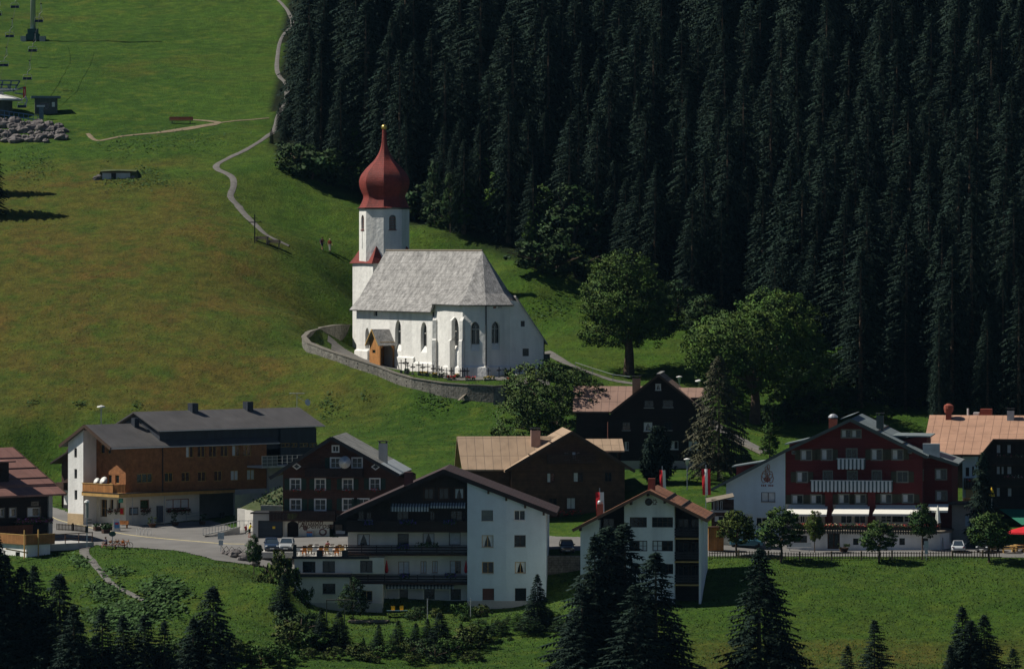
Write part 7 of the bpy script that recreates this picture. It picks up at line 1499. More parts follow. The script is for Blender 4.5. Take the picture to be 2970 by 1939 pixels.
    hg = arr(f, 'F', [(645,888,690,945),(700,888,735,945),(1003,888,1090,948),(1104,888,1192,948),(1305,890,1385,940),(1392,890,1474,940),(1480,890,1548,940)], 0)
    b = MB(); panel(b, m, [(.02, zr-.003), (W_, zr-.003)], g0, hg, .15); b.build('ground_floor_wall', CREAM, r)
    for i, h in enumerate(hg): window(r, m, h, WFRAME if i != 5 else OLIVESH, 2, 1 if i < 4 else 2, sill=False, fw=.08)
    for q4, nm in (((585,812,898,888),'left'),((938,810,1215,886),'mid'),((1245,810,1595,886),'right'),((1635,800,1808,860),'far')):
        o0 = 3.3; a = f.rect('F', q4[0], q4[1], q4[2], q4[3], -o0); zt_ = Z(q4[1]); b = MB(); b.slab([(a[0],-o0,a[2]+.15),(a[1],-o0,a[2]+.15),(a[1]-.1,-.02,zt_),(a[0]+.3,-.02,zt_)], .03); b.box(a[0],a[1],-o0-.03,-o0-.003,a[2]-.1,a[2]+.14); o = b.build('awning', mat('cream_awning',(.78,.76,.68),.8,.03,2,0), r); g = MB(); g.bar((a[0]+.2,-.1,zt_-.2),(a[0]+.1,-o0,a[2]+.1),.05); g.bar((a[1]-.2,-.1,zt_-.2),(a[1]-.1,-o0,a[2]+.1),.05); g.build('awning_arm', DFRAME, o)
    h = f.rect('F', 1810, 795, 2060, 850, 1.5); part('porch_roof', DFRAME, r, (h[0],h[1],1.,6,h[3]-.25,h[3])); part('porch_wall', GREYPL, r, (W2+.003,h[1]-.5,3.4,3.6,g0,h[3]-.253)); 
    b = MB(); x, z = f.fy('F', 1962, 930, 2.); b.box(x-.35,x+.35,1.9,2.0,z-.6,z+.6); b.build('lit_sign_board', mat('pale_blue_sign',(.45,.6,.7),.5), r)
    return f, zT, yt
rhF, rhT, rhY = red_hotel()
# ---------------------------------------------------------------- 9. hotel with the salmon roof
def salmon_hotel():
    f = Fr('F', 1925, 1100, 640, -10); r = f.root('salmon_roofed_hotel', 'dark timber hotel with a large salmon sheet roof at the right edge', 'hotel'); m = FRONT(); g0 = -4
    W_ = 32.; yr = 9.; z1 = f.fy('F', 1760, 432, -1.5)[1]; xr0, zr = f.fy('F', 1672, 136, yr); xe = f.fy('F', 1850, 432, -1.5)[0]; xk, zk2 = f.fy('F', 2055, 432, -1.5); xk3, zk3 = f.fy('F', 2140, 298, 2.6)
    DBG(sal=(xr0, zr, xe, z1, xk, xk3, zk3))
    k = (zr-z1)/(yr+1.5); z3 = z1+k*(2.6+1.5); x0 = xr0
    rb = MB(); rb.slab([(x0,-1.5,z1),(xk,-1.5,z1),(xk+1.2,2.6,z3),(x0,2.6,z3)], .2); rb.slab([(x0,2.6,z3),(W_,2.6,z3),(W_,yr,zr),(x0,yr,zr)], .2); rb.slab([(x0,yr,zr),(W_,yr,zr),(W_,2*yr+1,z1),(x0,2*yr+1,z1)], .2); ro = rb.build('roof', PINKROOF, r); b = MB(); b.bar((xk+.03,-1.5,z1-.1),(xk+1.23,2.6,z3-.1),.08,.3); b.bar((xk+1.2,2.55,z3-.1),(W_,2.55,z3-.1),.08,.28); b.bar((x0,-1.55,z1-.1),(xk,-1.55,z1-.1),.08,.25); b.build('bargeboard', BFRAME, ro)
    y2 = 4.; b = MB(); H1 = []
    hh = [f.rect('Pc', *q, y2) for q in ((1055,430,1095,510),(1150,430,1190,510),(1055,625,1090,700),(1098,625,1125,700),(1150,625,1195,700),(1055,815,1090,900),(1155,820,1195,900))]
    panel(b, FRONT(y2), [(f.fy('Pc',905,600,y2)[0], z3), (W_, z3)], g0, hh, .15); panel(b, BACK(2*yr), [(x0+1, z1), (W_, z1)], g0); b.build('timber_wall', VWOOD, r)
    for i, h in enumerate(hh): window(r, FRONT(y2), h, BFRAME, 1, 1, curt='full', sill=False)
    xw0, xw1 = f.fy('Pc', 752, 700)[0], f.fy('Pc', 870, 700)[0]; b = MB(); hw = arr(f, 'Pc', [(780,635,812,715),(838,625,856,712)]); panel(b, FRONT(-.2), [(xw0, z1+.2), (xw1, z1+.2)], g0, hw, .15); panel(b, LEFT(xw0), [(-.2,z1),(9,z1)], g0); panel(b, RIGHT(xw1), [(-.2,z1),(y2,z1+.3)], g0); b.build('white_wall', mat('shade_tinted_white_plaster',(0,0,0)), r)
    for h in hw: window(r, FRONT(-.2), h, DFRAME, 1, 1, sill=False)
    a = f.rect('Pc', 765, 738, 905, 820, -1.2); balcony(r, FRONT(-.2), a[0], a[1], a[2], a[3], 1.0, VWOOD); a = f.rect('Pc', 760, 918, 905, 950, -1.2); balcony(r, FRONT(-.2), a[0], a[1], a[2], a[3], 1.3, ORWOOD); h = f.rect('Pc', 775, 825, 905, 912, -.3); part('canvas_screen', mat('sand_canvas',(.45,.36,.18),.8), r, (h[0]+.1,h[0]+2.,-.6,-.55,h[2],h[3]))
    for (q0, q1, yy, cols) in ((1060,1305,520,(('white_petals',(.6,.6,.6)),('pink_petals',(.6,.08,.18)))),(1130,1305,712,(('white_petals',(0,0,0)),('pink_petals',(0,0,0)))),(790,880,742,(('red_petals',(0,0,0)),))):
        yl = y2-1.2 if q0 > 900 else -1.3; a0, z = f.fy('Pc', q0, yy+12, yl); a1 = f.fy('Pc', q1, yy, yl)[0]
        flowerbox(r, FRONT(yl+.25), a0, a1, z-.2, cols, .3, 14, .2)
    for yy in (520, 712, 905): a0, z = f.fy('Pc', 1010, yy+30, y2-1.2); balcony(r, FRONT(y2), a0, W_, z-.75, z+.1, 1.2, VWOOD)
    x, z = f.fy('Pc', 626, 180, yr-1); chimney(r, x, yr-1, z-1, z+.6, .7, BRICKR, False); b = MB(); b.lathe([(.5,0),(.62,.5),(.6,.9),(.2,1.15)], 12, (x,yr-1,z+.5)); b.build('cowl', BRICKR, r); x, z = f.fy('Pc', 1185, 190, yr-1); chimney(r, x, yr-1, z-1, z+.9, .85, ZINC)
    for q, mm_, w_ in (((912,110,1015,160),BRICKR,3),((850,142,900,160),WFRAME,1.5)): h = f.rect('Pc', *q, yr+2); part('roof_box', mm_, r, (h[0],h[1],yr+1.5,yr+3,h[2]-2,h[3]))
    x, z = f.fy('Pc', 800, 105, yr+1); b = MB(); b.tube([(x,yr+1,z-2.5),(x,yr+1,z)], .12, 6); b.build('flue', WFRAME, r)
    # green awning over the terrace
    b = MB(); p0 = f.fy('Pc', 1075, 1020, 0); p1 = f.fy('Pc', 1305, 1150, -3); b.slab([(p0[0],1.,p0[1]+.1),(p1[0]+4,1.,p0[1]+.1),(p1[0]+4,-3.5,p1[1]),(p0[0]+3.2,-3.5,p1[1])], .04); b.build('green_awning', GREENC, r)
    return f
shF = salmon_hotel()
# ---------------------------------------------------------------- vehicles
def loft(b, secs):      # closed rings joined in order
    n = len(secs[0]); v = [p for s in secs for p in s]; f = []
    for i in range(len(secs)-1):
        for k in range(n): f.append((i*n+k, i*n+(k+1) % n, (i+1)*n+(k+1) % n, (i+1)*n+k))
    f += [tuple(range(n-1,-1,-1)), tuple((len(secs)-1)*n+k for k in range(n))]; return b.add(v, f)
def car(label, loc, rz, paint, style='hatch'):
    """front at -y. A body lofted from cross sections, glass house, wheels, lamps, plate, mirrors"""
    t = thing('parked_car', label, 'car', loc, rz)
    L, Wd, Hh = (4.1, 1.70, 1.46) if style == 'hatch' else (4.25, 1.68, 1.30)
    b = MB()
    def ring(y, w_, z0, z1, ch=.1): h = w_/2; return [(-h+ch*.4,y,z0),(h-ch*.4,y,z0),(h,y,z0+ch),(h,y,z1-ch*1.4),(h-ch*1.3,y,z1),(-h+ch*1.3,y,z1),(-h,y,z1-ch*1.4),(-h,y,z0+ch)]
    if style == 'hatch': S = [(-L/2,Wd*.82,.32,.62),(-L/2+.12,Wd*.95,.24,.74),(-L/2+.9,Wd,.2,.92),(-.6,Wd,.2,.96),(1.2,Wd,.2,.98),(L/2-.15,Wd*.96,.24,.96),(L/2,Wd*.86,.32,.86)]
    else: S = [(-L/2,Wd*.7,.30,.50),(-L/2+.25,Wd*.92,.22,.62),(-L/2+1.0,Wd,.18,.76),(0,Wd*.97,.18,.80),(1.1,Wd,.18,.82),(L/2-.5,Wd*.96,.2,.80),(L/2-.1,Wd*.82,.26,.66),(L/2,Wd*.7,.32,.52)]
    loft(b, [ring(*s) for s in S]); body = b.build('body', paint, t, smooth=False)
    b = MB(); zb = .94 if style == 'hatch' else .78
    def gr(y, w_, z): h = w_/2; return [(-h,y,z),(h,y,z)]
    if style == 'hatch': B = [(-1.15,Wd*.90),(1.95,Wd*.90)]; T_ = [(-.35,Wd*.74),(1.55,Wd*.74)]
    else: B = [(-.75,Wd*.84),(1.75,Wd*.78)]; T_ = [(-.05,Wd*.62),(.75,Wd*.60)]
    v = [(-B[0][1]/2,B[0][0],zb),(B[0][1]/2,B[0][0],zb),(B[1][1]/2,B[1][0],zb),(-B[1][1]/2,B[1][0],zb),(-T_[0][1]/2,T_[0][0],Hh-.06),(T_[0][1]/2,T_[0][0],Hh-.06),(T_[1][1]/2,T_[1][0],Hh-.06),(-T_[1][1]/2,T_[1][0],Hh-.06)]
    b.add(v, [(0,1,5,4),(1,2,6,5),(2,3,7,6),(3,0,4,7)]); gl = mat('car_glass',(.03,.045,.06),.08,.1,1,0,spec=.8); b.build('windows', gl, t)
    b = MB(); b.slab([(v[4][0]-.03,v[4][1]-.05,Hh),(v[5][0]+.03,v[5][1]-.05,Hh),(v[6][0]+.03,v[6][1]+.05,Hh),(v[7][0]-.03,v[7][1]+.05,Hh)], .07); b.build('car_roof', paint, t)
    b = MB()
    for i, j in ((0,4),(1,5),(2,6),(3,7)): b.bar(v[i], v[j], .07)
    b.build('pillars', paint, t)
    for sx in (-1,1):
        for y in (-L/2+.75, L/2-.78):
            b = MB(); b.lathe([(.16,-.11),(.30,-.1),(.32,-.06),(.32,.06),(.30,.1),(.16,.11)], 14); w_ = b.build('wheel', RUBBER, t); w_.rotation_euler = (0,R(90),0); w_.location = (sx*(Wd/2-.12), y, .32)
            b = MB(); b.lathe([(.02,.0),(.19,.0),(.19,.02),(.02,.03)], 12); h = b.build('hubcap', METAL, w_); h.location = (0,0,sx*.105)
        zl = .62 if style == 'hatch' else .56
        b = MB(); b.ball((sx*Wd*.36, -L/2+.09, zl), .17 if style == 'hatch' else .13, .1, .09); b.build('headlight', mat('lamp_glass',(.75,.78,.78),.1,.02,1,0,spec=.8), t)
        b = MB(); b.box(sx*Wd*.38-.12, sx*Wd*.38+.12, L/2-.08, L/2-.0 if style != 'hatch' else L/2+.01, zl, zl+.12); b.build('rear_light', mat('red_lamp',(.35,.01,.01),.2,.02,1,0), t)
        b = MB(); b.box(sx*(Wd/2+.02)-.09, sx*(Wd/2+.02)+.09, -.85, -.72, zb, zb+.13); b.build('wing_mirror', paint, t)
    part('bumper', mat('grey_plastic',(.07,.07,.08),.7), t, (-Wd*.46,Wd*.46,-L/2-.06,-L/2+.05,.25,.42)); part('number_plate', WFRAME, t, (-.26,.26,-L/2-.075,-L/2-.062,.3,.41)); part('rear_plate', WFRAME, t, (-.26,.26,L/2+.003,L/2+.02,.42,.53)); part('grille', DFRAME, t, (-.35,.35,-L/2-.02,-L/2+.12,.5,.6))
    return t
PB = mat('dark_blue_car_paint',(.03,.05,.09),.25,.05,1,0,spec=.6); PS = mat('silver_car_paint',(.50,.52,.52),.3,.05,1,0,spec=.6,metal=.3); PK = mat('black_car_paint',(.012,.013,.016),.2,.05,1,0,spec=.6); PW = mat('pale_grey_car_paint',(.55,.58,.60),.25,.05,1,0,spec=.6); PT = mat('teal_car_paint',(.05,.15,.20),.3,.05,1,0,spec=.6)
def at(c, x, y, D=None, dz=.08):
    if D is None: p = onray(c, x, y)
    else: p = P(c, x, y, D)
    return G(p.x, p.y, dz)
# parking deck in front of the guest house
pd_ = at('O', 620, 1180, 606); zdk = P('O',620,1190,606).z
q0, q1 = P('O',335,1190,606), P('O',890,1190,606)
t = thing('parking_deck', 'concrete parking deck over a ramp beside the restaurant terrace', 'parking deck', (0,0,0)); b = MB(); b.box(q0.x,q1.x,606,614,zdk-.7,zdk); b.build('slab', CONC, t)
b = MB(); b.box(q0.x,q0.x+.25,606.3,613,zdk-5,zdk-.703); b.box(q0.x+.25,q1.x-2.6,609.5,609.8,zdk-5,zdk-.703); b.build('wall', CONC, t); b = MB(); b.bar((q0.x+.3,606.8,zdk-1.6),(q1.x-2.5,606.8,zdk-3.9),.5,.2); b.build('ramp_edge', CONC, t); part('stone_pier', STONE, t, (q0.x-.7,q0.x-.003,606.2,609,zdk-4.5,zdk+.1)); part('brown_gate', DKWOOD, t, (q1.x-2.4,q1.x,607,607.2,zdk-5,zdk-.703))
car('dark blue hatchback parked nose to the valley beside the silver car', (P('O',520,1150,608.6).x, 608.9, zdk+.01), R(4), PB)
car('silver hatchback parked at the corner of the restaurant terrace', (P('O',785,1150,608.6).x, 608.9, zdk+.01), R(-2), PS)
car('black car parked in front of the brown chalet door', at('G',115,672), R(3), PK)
car('pale rounded sports car seen from behind on the hotel road', at('L',1522,478), R(176), PW, 'coupe')
car('dark car under the street tree at the hotel corner', at('L',1800,480), R(-28), PK)
car('teal car behind the leftmost street tree by the white annex', at('F',305,1132), R(80), PT)
# ---------------------------------------------------------------- people
def person(label, loc, rz, joints, top, legs, hair=(.05,.03,.02), shoes=RUBBER, skirt=None):
    """joints: dict of positions; one skinned body, clothes as child meshes that follow the body"""
    t = thing('person', label, 'person', loc, rz); J = {k: Vector(v) for k, v in joints.items()}
    def skin(name, chain, rad, m, par, sub=2):
        me = bpy.data.meshes.new(name); ks = list(chain[0]); me.from_pydata([J[k] for k in ks], [(ks.index(a), ks.index(b_)) for a, b_ in chain[1]], []); o = bpy.data.objects.new(name, me); C.objects.link(o)
        md = o.modifiers.new('s', 'SKIN'); md.use_smooth_shade = True
        for i, k in enumerate(ks): me.skin_vertices[0].data[i].radius = (rad[k], rad[k]*.85)
        me.skin_vertices[0].data[0].use_root = True; sb = o.modifiers.new('u', 'SUBSURF'); sb.levels = sub; sb.render_levels = sub
        dg = bpy.context.evaluated_depsgraph_get(); m2 = bpy.data.meshes.new_from_object(o.evaluated_get(dg)); bpy.data.objects.remove(o); m2.materials.clear(); m2.materials.append(m); o = bpy.data.objects.new(name, m2); C.objects.link(o); o.parent = par; return o
    for s in 'lr':       # fingers: five short chains from each palm
        h = J['hand'+s]; d = (h-J['elb'+s]).normalized(); sd_ = d.cross(Vector((0,1,.2))).normalized(); J['palm'+s] = h+d*.07
        for i in range(4): J[f'f{i}{s}'] = h+d*(.15+.012*(1.5-abs(i-1.3)))+sd_*(.03*(i-1.5))*1.0+Vector((0,-.015,-.01*i))
        J['th'+s] = h+d*.08+sd_*.06
    ks = ['pel','chest','neck','head','crown']+[a+s for s in 'lr' for a in ('sho','elb','hand','palm','hip','knee','ank','toe','th','f0','f1','f2','f3')]
    ed = [('pel','chest'),('chest','neck'),('neck','head'),('head','crown')]
    for s in 'lr': ed += [('chest','sho'+s),('sho'+s,'elb'+s),('elb'+s,'hand'+s),('hand'+s,'palm'+s),('palm'+s,'th'+s)]+[('palm'+s,f'f{i}{s}') for i in range(4)]+[('pel','hip'+s),('hip'+s,'knee'+s),('knee'+s,'ank'+s),('ank'+s,'toe'+s)]
    rad = dict(pel=.13, chest=.15, neck=.055, head=.10, crown=.07)
    for s in 'lr': rad.update({'sho'+s:.06,'elb'+s:.042,'hand'+s:.03,'palm'+s:.035,'hip'+s:.095,'knee'+s:.06,'ank'+s:.04,'toe'+s:.035,'th'+s:.011,**{f'f{i}{s}':.009 for i in range(4)}})
    body = skin('body', (ks, ed), rad, SKIN, t)
    tk = ['pel','chest','shol','shor','elbl','elbr','neck']; J['neck2'] = J['neck']; skin('shirt', (tk, [('pel','chest'),('chest','neck'),('chest','shol'),('chest','shor'),('shol','elbl'),('shor','elbr')]), dict(pel=.15,chest=.175,shol=.075,shor=.075,elbl=.058,elbr=.058,neck=.07), top, t)
    lk = ['pel','hipl','hipr','kneel','kneer']+(['ankl','ankr'] if legs[1] == 'long' else []); J_ = dict(J)
    le = [('pel','hipl'),('pel','hipr'),('hipl','kneel'),('hipr','kneer')]+([('kneel','ankl'),('kneer','ankr')] if legs[1] == 'long' else []); skin('trousers', (lk, le), dict(pel=.15,hipl=.115,hipr=.115,kneel=.08,kneer=.08,ankl=.06,ankr=.06), legs[0], t)
    hc = J['head'].lerp(J['crown'], .62)+Vector((0,.02,.01)); b = MB(); b.ball(hc, .115, .125, .10, 10, 8); b.build('hair', mat('hair_%d' % int(hair[0]*1000), hair, .8, .2, 8, 0), t, smooth=True)
    f_ = J['head'].lerp(J['crown'], .25); b = MB(); b.ball(f_+Vector((0,-.115,-.005)), .014, .02, .022); b.build('nose', SKIN, body)
    for s in (-1,1):
        b = MB(); b.ball(f_+Vector((s*.036,-.098,.03)), .011); b.build('eye', DFRAME, body); b = MB(); b.ball(f_+Vector((s*.105,0,0)), .014, .02, .03); b.build('ear', SKIN, body)
    b = MB(); b.box(f_.x-.025, f_.x+.025, f_.y-.106, f_.y-.095, f_.z-.055, f_.z-.045); b.build('mouth', RED, body)
    for s in 'lr': b = MB(); b.bar(J['ank'+s]+Vector((0,.04,-.05)), J['toe'+s]+Vector((0,-.06,-.0)), .10, .08); b.build('shoe', shoes, t)
    return t
def stand(step=.15, arm=.1, lean=0.):
    return dict(pel=(0,0,.95), chest=(0,-.02-lean,1.30), neck=(0,-.03-lean,1.50), head=(0,-.05-lean,1.60), crown=(0,-.04-lean,1.70),
        shol=(-.19,-.02-lean,1.42), shor=(.19,-.02-lean,1.42), elbl=(-.27,.02-lean+arm,1.14), elbr=(.27,-.06-lean-arm,1.14), handl=(-.27,-.08-lean+arm,.92), handr=(.26,-.2-lean-arm,.95),
        hipl=(-.09,0,.90), hipr=(.09,0,.90), kneel=(-.10,-step*.7,.50), kneer=(.10,step*.3,.50), ankl=(-.10,-step*.8,.09), ankr=(.10,step*1.1,.10), toel=(-.11,-step*.8-.16,.04), toer=(.11,step*1.1-.14,.04))
def grow(o, k): o.scale = (k,)*3; return o
p = at('B',197,664,None,0); t = person('hiker in dark clothes carrying a backpack on the meadow path', p, R(35), stand(.22,.15,.05), mat('maroon_shirt',(.10,.015,.02),.8), (BLUEC,'short'), (.04,.02,.01)); part('backpack', BLUEC, t, (-.17,.17,.12,.34,1.0,1.48)); grow(t, 1.05)
p = at('B',236,672,None,0); t = person('blond hiker in a red jacket and light trousers on the meadow path', p, R(15), stand(.2,.1), mat('red_jacket',(.40,.03,.02),.8), (mat('light_trousers',(.45,.44,.42),.8),'long'), (.55,.45,.25)); grow(t, 1.05)
st_ = stand(.1,.0,.1); st_['elbr'] = (.30,-.3,1.28); st_['handr'] = (.30,-.55,1.27); st_['elbl'] = (-.22,-.28,1.25); st_['handl'] = (-.12,-.52,1.24)
p = at('O',140,950,None,.08); t = person('person in a yellow jersey and black shorts reaching forward beside the garage', p, R(95), st_, mat('yellow_jersey',(.70,.60,.03),.7), (RUBBER,'short'), (.04,.02,.01), RED)
sit = dict(pel=(0,0,.45), chest=(0,.0,.82), neck=(0,-.05,1.02), head=(0,-.08,1.12), crown=(0,-.08,1.22), shol=(-.19,0,.95), shor=(.19,0,.95), elbl=(-.26,-.12,.70), elbr=(.26,-.12,.70), handl=(-.2,-.38,.62), handr=(.2,-.38,.62),
    hipl=(-.10,-.02,.44), hipr=(.10,-.02,.44), kneel=(-.13,-.45,.47), kneer=(.14,-.40,.50), ankl=(-.13,-.5,.09), ankr=(.14,-.55,.09), toel=(-.13,-.66,.04), toer=(.14,-.70,.04))
p = at('N',1185,1322); t = person('person in a dark top sitting on the wooden picnic bench by the orange bicycles', p, R(-60), sit, BLUEC, (DFRAME,'short'), (.03,.02,.01)); t.location = at('N',1195,1318); 
# ---------------------------------------------------------------- bicycles and picnic table
def bicycle(label, loc, rz, m, group=None):
    t = thing('bicycle', label, 'bicycle', loc, rz, group)
    for x in (-.52,.52):
        b = MB(); b.tube([(x+.34*math.cos(a*.3927),0,.34+.34*math.sin(a*.3927)) for a in range(17)], .028, 6, False); w_ = b.build('wheel', RUBBER, t); b = MB()
        for a in range(8): b.bar((x,0,.34),(x+.33*math.cos(a*.785),0,.34+.33*math.sin(a*.785)), .008)
        b.build('spokes', METAL, w_)
    b = MB(); bb = (-.05,0,.30); st_ = (-.18,0,.85); hd = (.36,0,.82)
    for a, c in ((bb,st_),(bb,hd),((st_[0]+.02,0,.76),(.34,0,.78)),(bb,(-.52,0,.34)),((-.17,0,.74),(-.52,0,.34)),(hd,(.52,0,.34)),(hd,(.34,0,.98))): b.tube([a,c], .035, 6)
    b.build('frame', m, t); b = MB(); b.tube([(.30,-.26,.98),(.36,-.1,1.0),(.36,.1,1.0),(.30,.26,.98)], .022, 6); b.build('handlebar', DFRAME, t); b = MB(); b.ball((-.2,0,.90), .13, .07, .035); b.build('saddle', RUBBER, t); b = MB(); b.box(-.5,-.2,-.15,.15,.60,.80); b.build('pannier', m, t)
    return t
OR = mat('orange_paint',(.65,.20,.02),.5,.08,3,0)
bicycle('orange bicycle at the right end of the picnic bench', at('N',1415,1325), R(4), OR); bicycle('orange bicycle leaning against the picnic bench behind the sitter', at('N',1275,1322), R(-8), OR); bicycle('orange loaded bicycle between the other two', at('N',1350,1322)+Vector((0,.5,0)), R(5), OR)
t = thing('picnic_bench', 'red brown wooden picnic bench on the roadside by the bicycles', 'picnic bench', at('N',1300,1332), R(2)); part('bench_top', BRICKR, t, (-1.4,1.4,-.2,.2,.42,.48)); 
for x in (-1.1,0,1.1): part('leg', BRICKR, t, (x-.05,x+.05,-.18,.18,0,.42))
t = thing('roadside_sign', 'dark green round topped sign behind the bicycles', 'sign', at('N',1260,1335)+Vector((0,1.0,0))); part('post', METAL, t, (-.04,.04,-.04,.04,0,1.6)); b = MB(); b.lathe([(.02,0),(.42,0),(.42,.05),(.02,.05)], 14, sx=1., sy=.75); o = b.build('sign_board', mat('dark_green_board',(.03,.09,.07),.5), t); o.rotation_euler = (R(90),0,0); o.location = (0,-.05,1.7)
# ---------------------------------------------------------------- lamps, signs, flags
def lamp(label, c, x, yb, yt, D, kind, group=None):
    p = P(c, x, yt, D); g = H(p.x, p.y) if yb is None else P(c, x, yb, D).z; h = p.z-g; t = thing('street_lamp', label, 'street lamp', (p.x,p.y,g), 0, group); part('post', METAL, t, (-.06,.06,-.06,.06,-.5,h-.7 if kind == 'bell' else h-.15))
    if kind == 'bell': b = MB(); b.lathe([(.12,-.85),(.26,-.15),(.30,-.1)], 12, (0,0,h)); b.build('lantern', mat('milky_glass',(.55,.60,.58),.3,.03,2,0), t, smooth=True); b = MB(); b.lathe([(.42,-.1),(.40,-.02),(.05,.08)], 12, (0,0,h)); b.build('lamp_cap', WFRAME, t)
    elif kind == 'cyl': b = MB(); b.lathe([(.17,-2.0),(.2,-.2)], 12, (0,0,h)); b.build('lantern', mat('grey_lantern',(.28,.29,.27),.5), t); b = MB(); b.lathe([(.36,-.2),(.28,0),(.05,.12)], 12, (0,0,h)); b.build('lamp_cap', WFRAME, t)
    else: b = MB(); b.lathe([(.1,-.3),(.55,-.16),(.5,-.02),(.05,.1)], 14, (0,0,h)); b.build('lamp_shade', WFRAME, t)
    return t
lamp('white mushroom street lamp behind the roof of the long orange building','C',698,420,183,676,'mush'); t = lamp('street lamp with a grey cylinder lantern at the bend by the sun deck','N',980,1260,782,608,'cyl')
for z in (2.9,3.25,3.6): part('signpost_arm', GREYWOOD, t, (.05,.55,-.05,0,z-.9,z-.78))
part('dog_bag_box', DFRAME, t, (-.15,.15,-.25,-.07,1.3,2.0))
lamp('tall street lamp with a white glass lantern between the two large flags','E',1530,1320,965,640,'bell'); lamp('street lamp whose lantern rises above the dark chalet roof','E',1452,300,142,700,'bell'); lamp('small far lamp at the right end of the dark chalet roof','E',1650,300,180,704,'mush')
def flag(label, c, x, yt, x2, yb, D, cols, post_b):
    p = P(c, (x+x2)/2, yt, D); q = P(c, x2, yb, D); w_ = abs(P(c,x2,yt,D).x-P(c,x,yt,D).x); h = p.z-q.z; g = H(p.x,p.y); t = thing('flag', label, 'flag', (p.x,p.y,g)); Hh = p.z-g
    part('pole', METAL, t, (-.05,.05,.2,.3,-.3,Hh+.5)); 
    n = len(cols)
    for i, m in enumerate(cols):
        b = MB(); K = 10
        for k in range(K+1):
            z = Hh-h*k/K
            for j in range(4): u = (i+j/3)/n; b.v.append((-w_/2+w_*u*(1-.06*k/K)+.12*k/K, .1*math.sin(u*7+k*.5), z))
        for k in range(K):
            for j in range(3): b.f.append((k*4+j,k*4+j+1,k*4+j+5,k*4+j+4)); b.mi.append(0)
        b.build('white_stripe' if m is WHITEC else 'red_stripe', m, t, smooth=True)
flag('red and white banner flag behind the chimney of the white gabled house','E',1250,1080,1312,1262,634,[RED,WHITEC],0); flag('red white red banner flag left of the hotel annex','E',1675,1068,1762,1328,628,[RED,WHITEC,RED],0); flag('red and white banner flag before the brown chalet','E',612,1300,696,1530,620,[RED,WHITEC],0)
def sign(label, c, x, yb, yt, D, w_, m=METAL, cat='sign'):
    p = P(c,x,yt,D); g = H(p.x,p.y); t = thing('road_sign', label, cat, (p.x,p.y,g)); h = p.z-g; part('post', METAL, t, (-.03,.03,-.03,.03,-.3,h)); part('sign_board', m, t, (-w_/2,w_/2,-.07,-.035,h-.8,h)); part('lower_board', m, t, (-w_/2*.7,w_/2*.7,-.07,-.035,h-1.5,h-.9)); return t
sign('grey backs of two road signs on a post by the lattice fence','C',1525,1200,1055,609,.75); sign('grey sign on a thin post in front of the terrace wall','L',1228,555,375,603,.5)
# ---------------------------------------------------------------- fences, walls, rocks
def fence(label, pts_, name, m, step=.28, h=.95, post=3.4, rails=(.2,.75), lattice=False, pm=None, cat='fence', pw=.09):
    t = thing(name, label, cat, (0,0,0)); L_ = [G(*p) for p in pts_]; b = MB(); rl = MB(); segs = list(zip(L_, L_[1:])); acc = 0; pk = []
    for a, c in segs:
        d = (c-a).length; n = max(1, int(d/step))
        for i in range(n):
            p = a.lerp(c, i/n); p = G(p.x, p.y); q = a.lerp(c, (i+1)/n); q = G(q.x, q.y)
            if lattice: b.bar(p+Vector((0,0,.1)), q+Vector((0,0,h)), .06,.04); b.bar(p+Vector((0,.05,h)), q+Vector((0,.05,.1)), .06,.04)
            else: b.bar(p+Vector((0,0,.08)), p+Vector((0,0,h)), pw, .04)
            for r_ in (() if lattice else rails): rl.bar(p+Vector((0,.05,r_)), q+Vector((0,.05,r_)), .05,.07)
            acc += d/n
            if acc > post: acc = 0; pk.append(p)
    b.build('lattice' if lattice else 'pickets', m, t)
    if rl.v: rl.build('rail', m, t)
    for p in pk[:60]: part('post', pm or m, t, (p.x-.1,p.x+.1,p.y-.1,p.y+.1,p.z-.3,p.z+h+.12))
    return t
fx = [('F',20,1180),('F',240,1182),('F',420,1195),('F',590,1210),('F',740,1222),('F',895,1226),('F',1060,1230),('F',1220,1228),('F',1390,1222),('F',1555,1220),('F',1720,1220),('F',1885,1216),('F',2050,1213),('F',2215,1210)]
FP = [(P('F',x,y,0).x, 0) for _, x, y in fx]; FP = []
for _, x, y in fx: p = P('F',x,y,603.5); FP.append((p.x, 603.5))
fence('long brown picket fence along the meadow edge of the hotel road', FP, 'picket_fence', mat('brown_picket',(.14,.09,.055),.85,.2,3,0), .30, .92, 3.45, pm=mat('light_brown_post',(.26,.17,.10),.85,.2))
fence('dark picket fence along the bend above the sun deck', [(lambda p: (p.x,p.y))(onray('N',*q)) for q in ((640,1120),(820,1130),(990,1150))], 'picket_fence', mat('dark_picket',(.06,.045,.035),.85), .25, .9, 3)
fence('crossed lattice fence above the rocks beside the parked cars', [(lambda p: (p.x,p.y))(onray('C',*q)) for q in ((1525,1200),(1600,1210),(1700,1215))], 'lattice_fence', GREYWOOD, .7, .95, 4, lattice=True)
fence('short lattice fence at the lower end of the driveway', [(lambda p: (p.x,p.y))(onray('C',*q)) for q in ((1885,1355),(1950,1362),(2020,1368))], 'lattice_fence', GREYWOOD, .6, .7, 4, lattice=True)
fence('grey handrail along the footpath below the lime tree', onl('K', [(520,885),(640,925),(780,970),(900,985)]), 'path_railing', METAL, 2.2, 1.0, 99, (.98,), pw=.06)
fence('timber edging beside the footpath left of the red hotel', onl('K', [(1560,1350),(1680,1420),(1800,1480)]), 'path_railing', GREYWOOD, 1.8, .5, 99, (.2,.45))
def boulders(name, label, spec, cat='boulder', group=None):
    pass
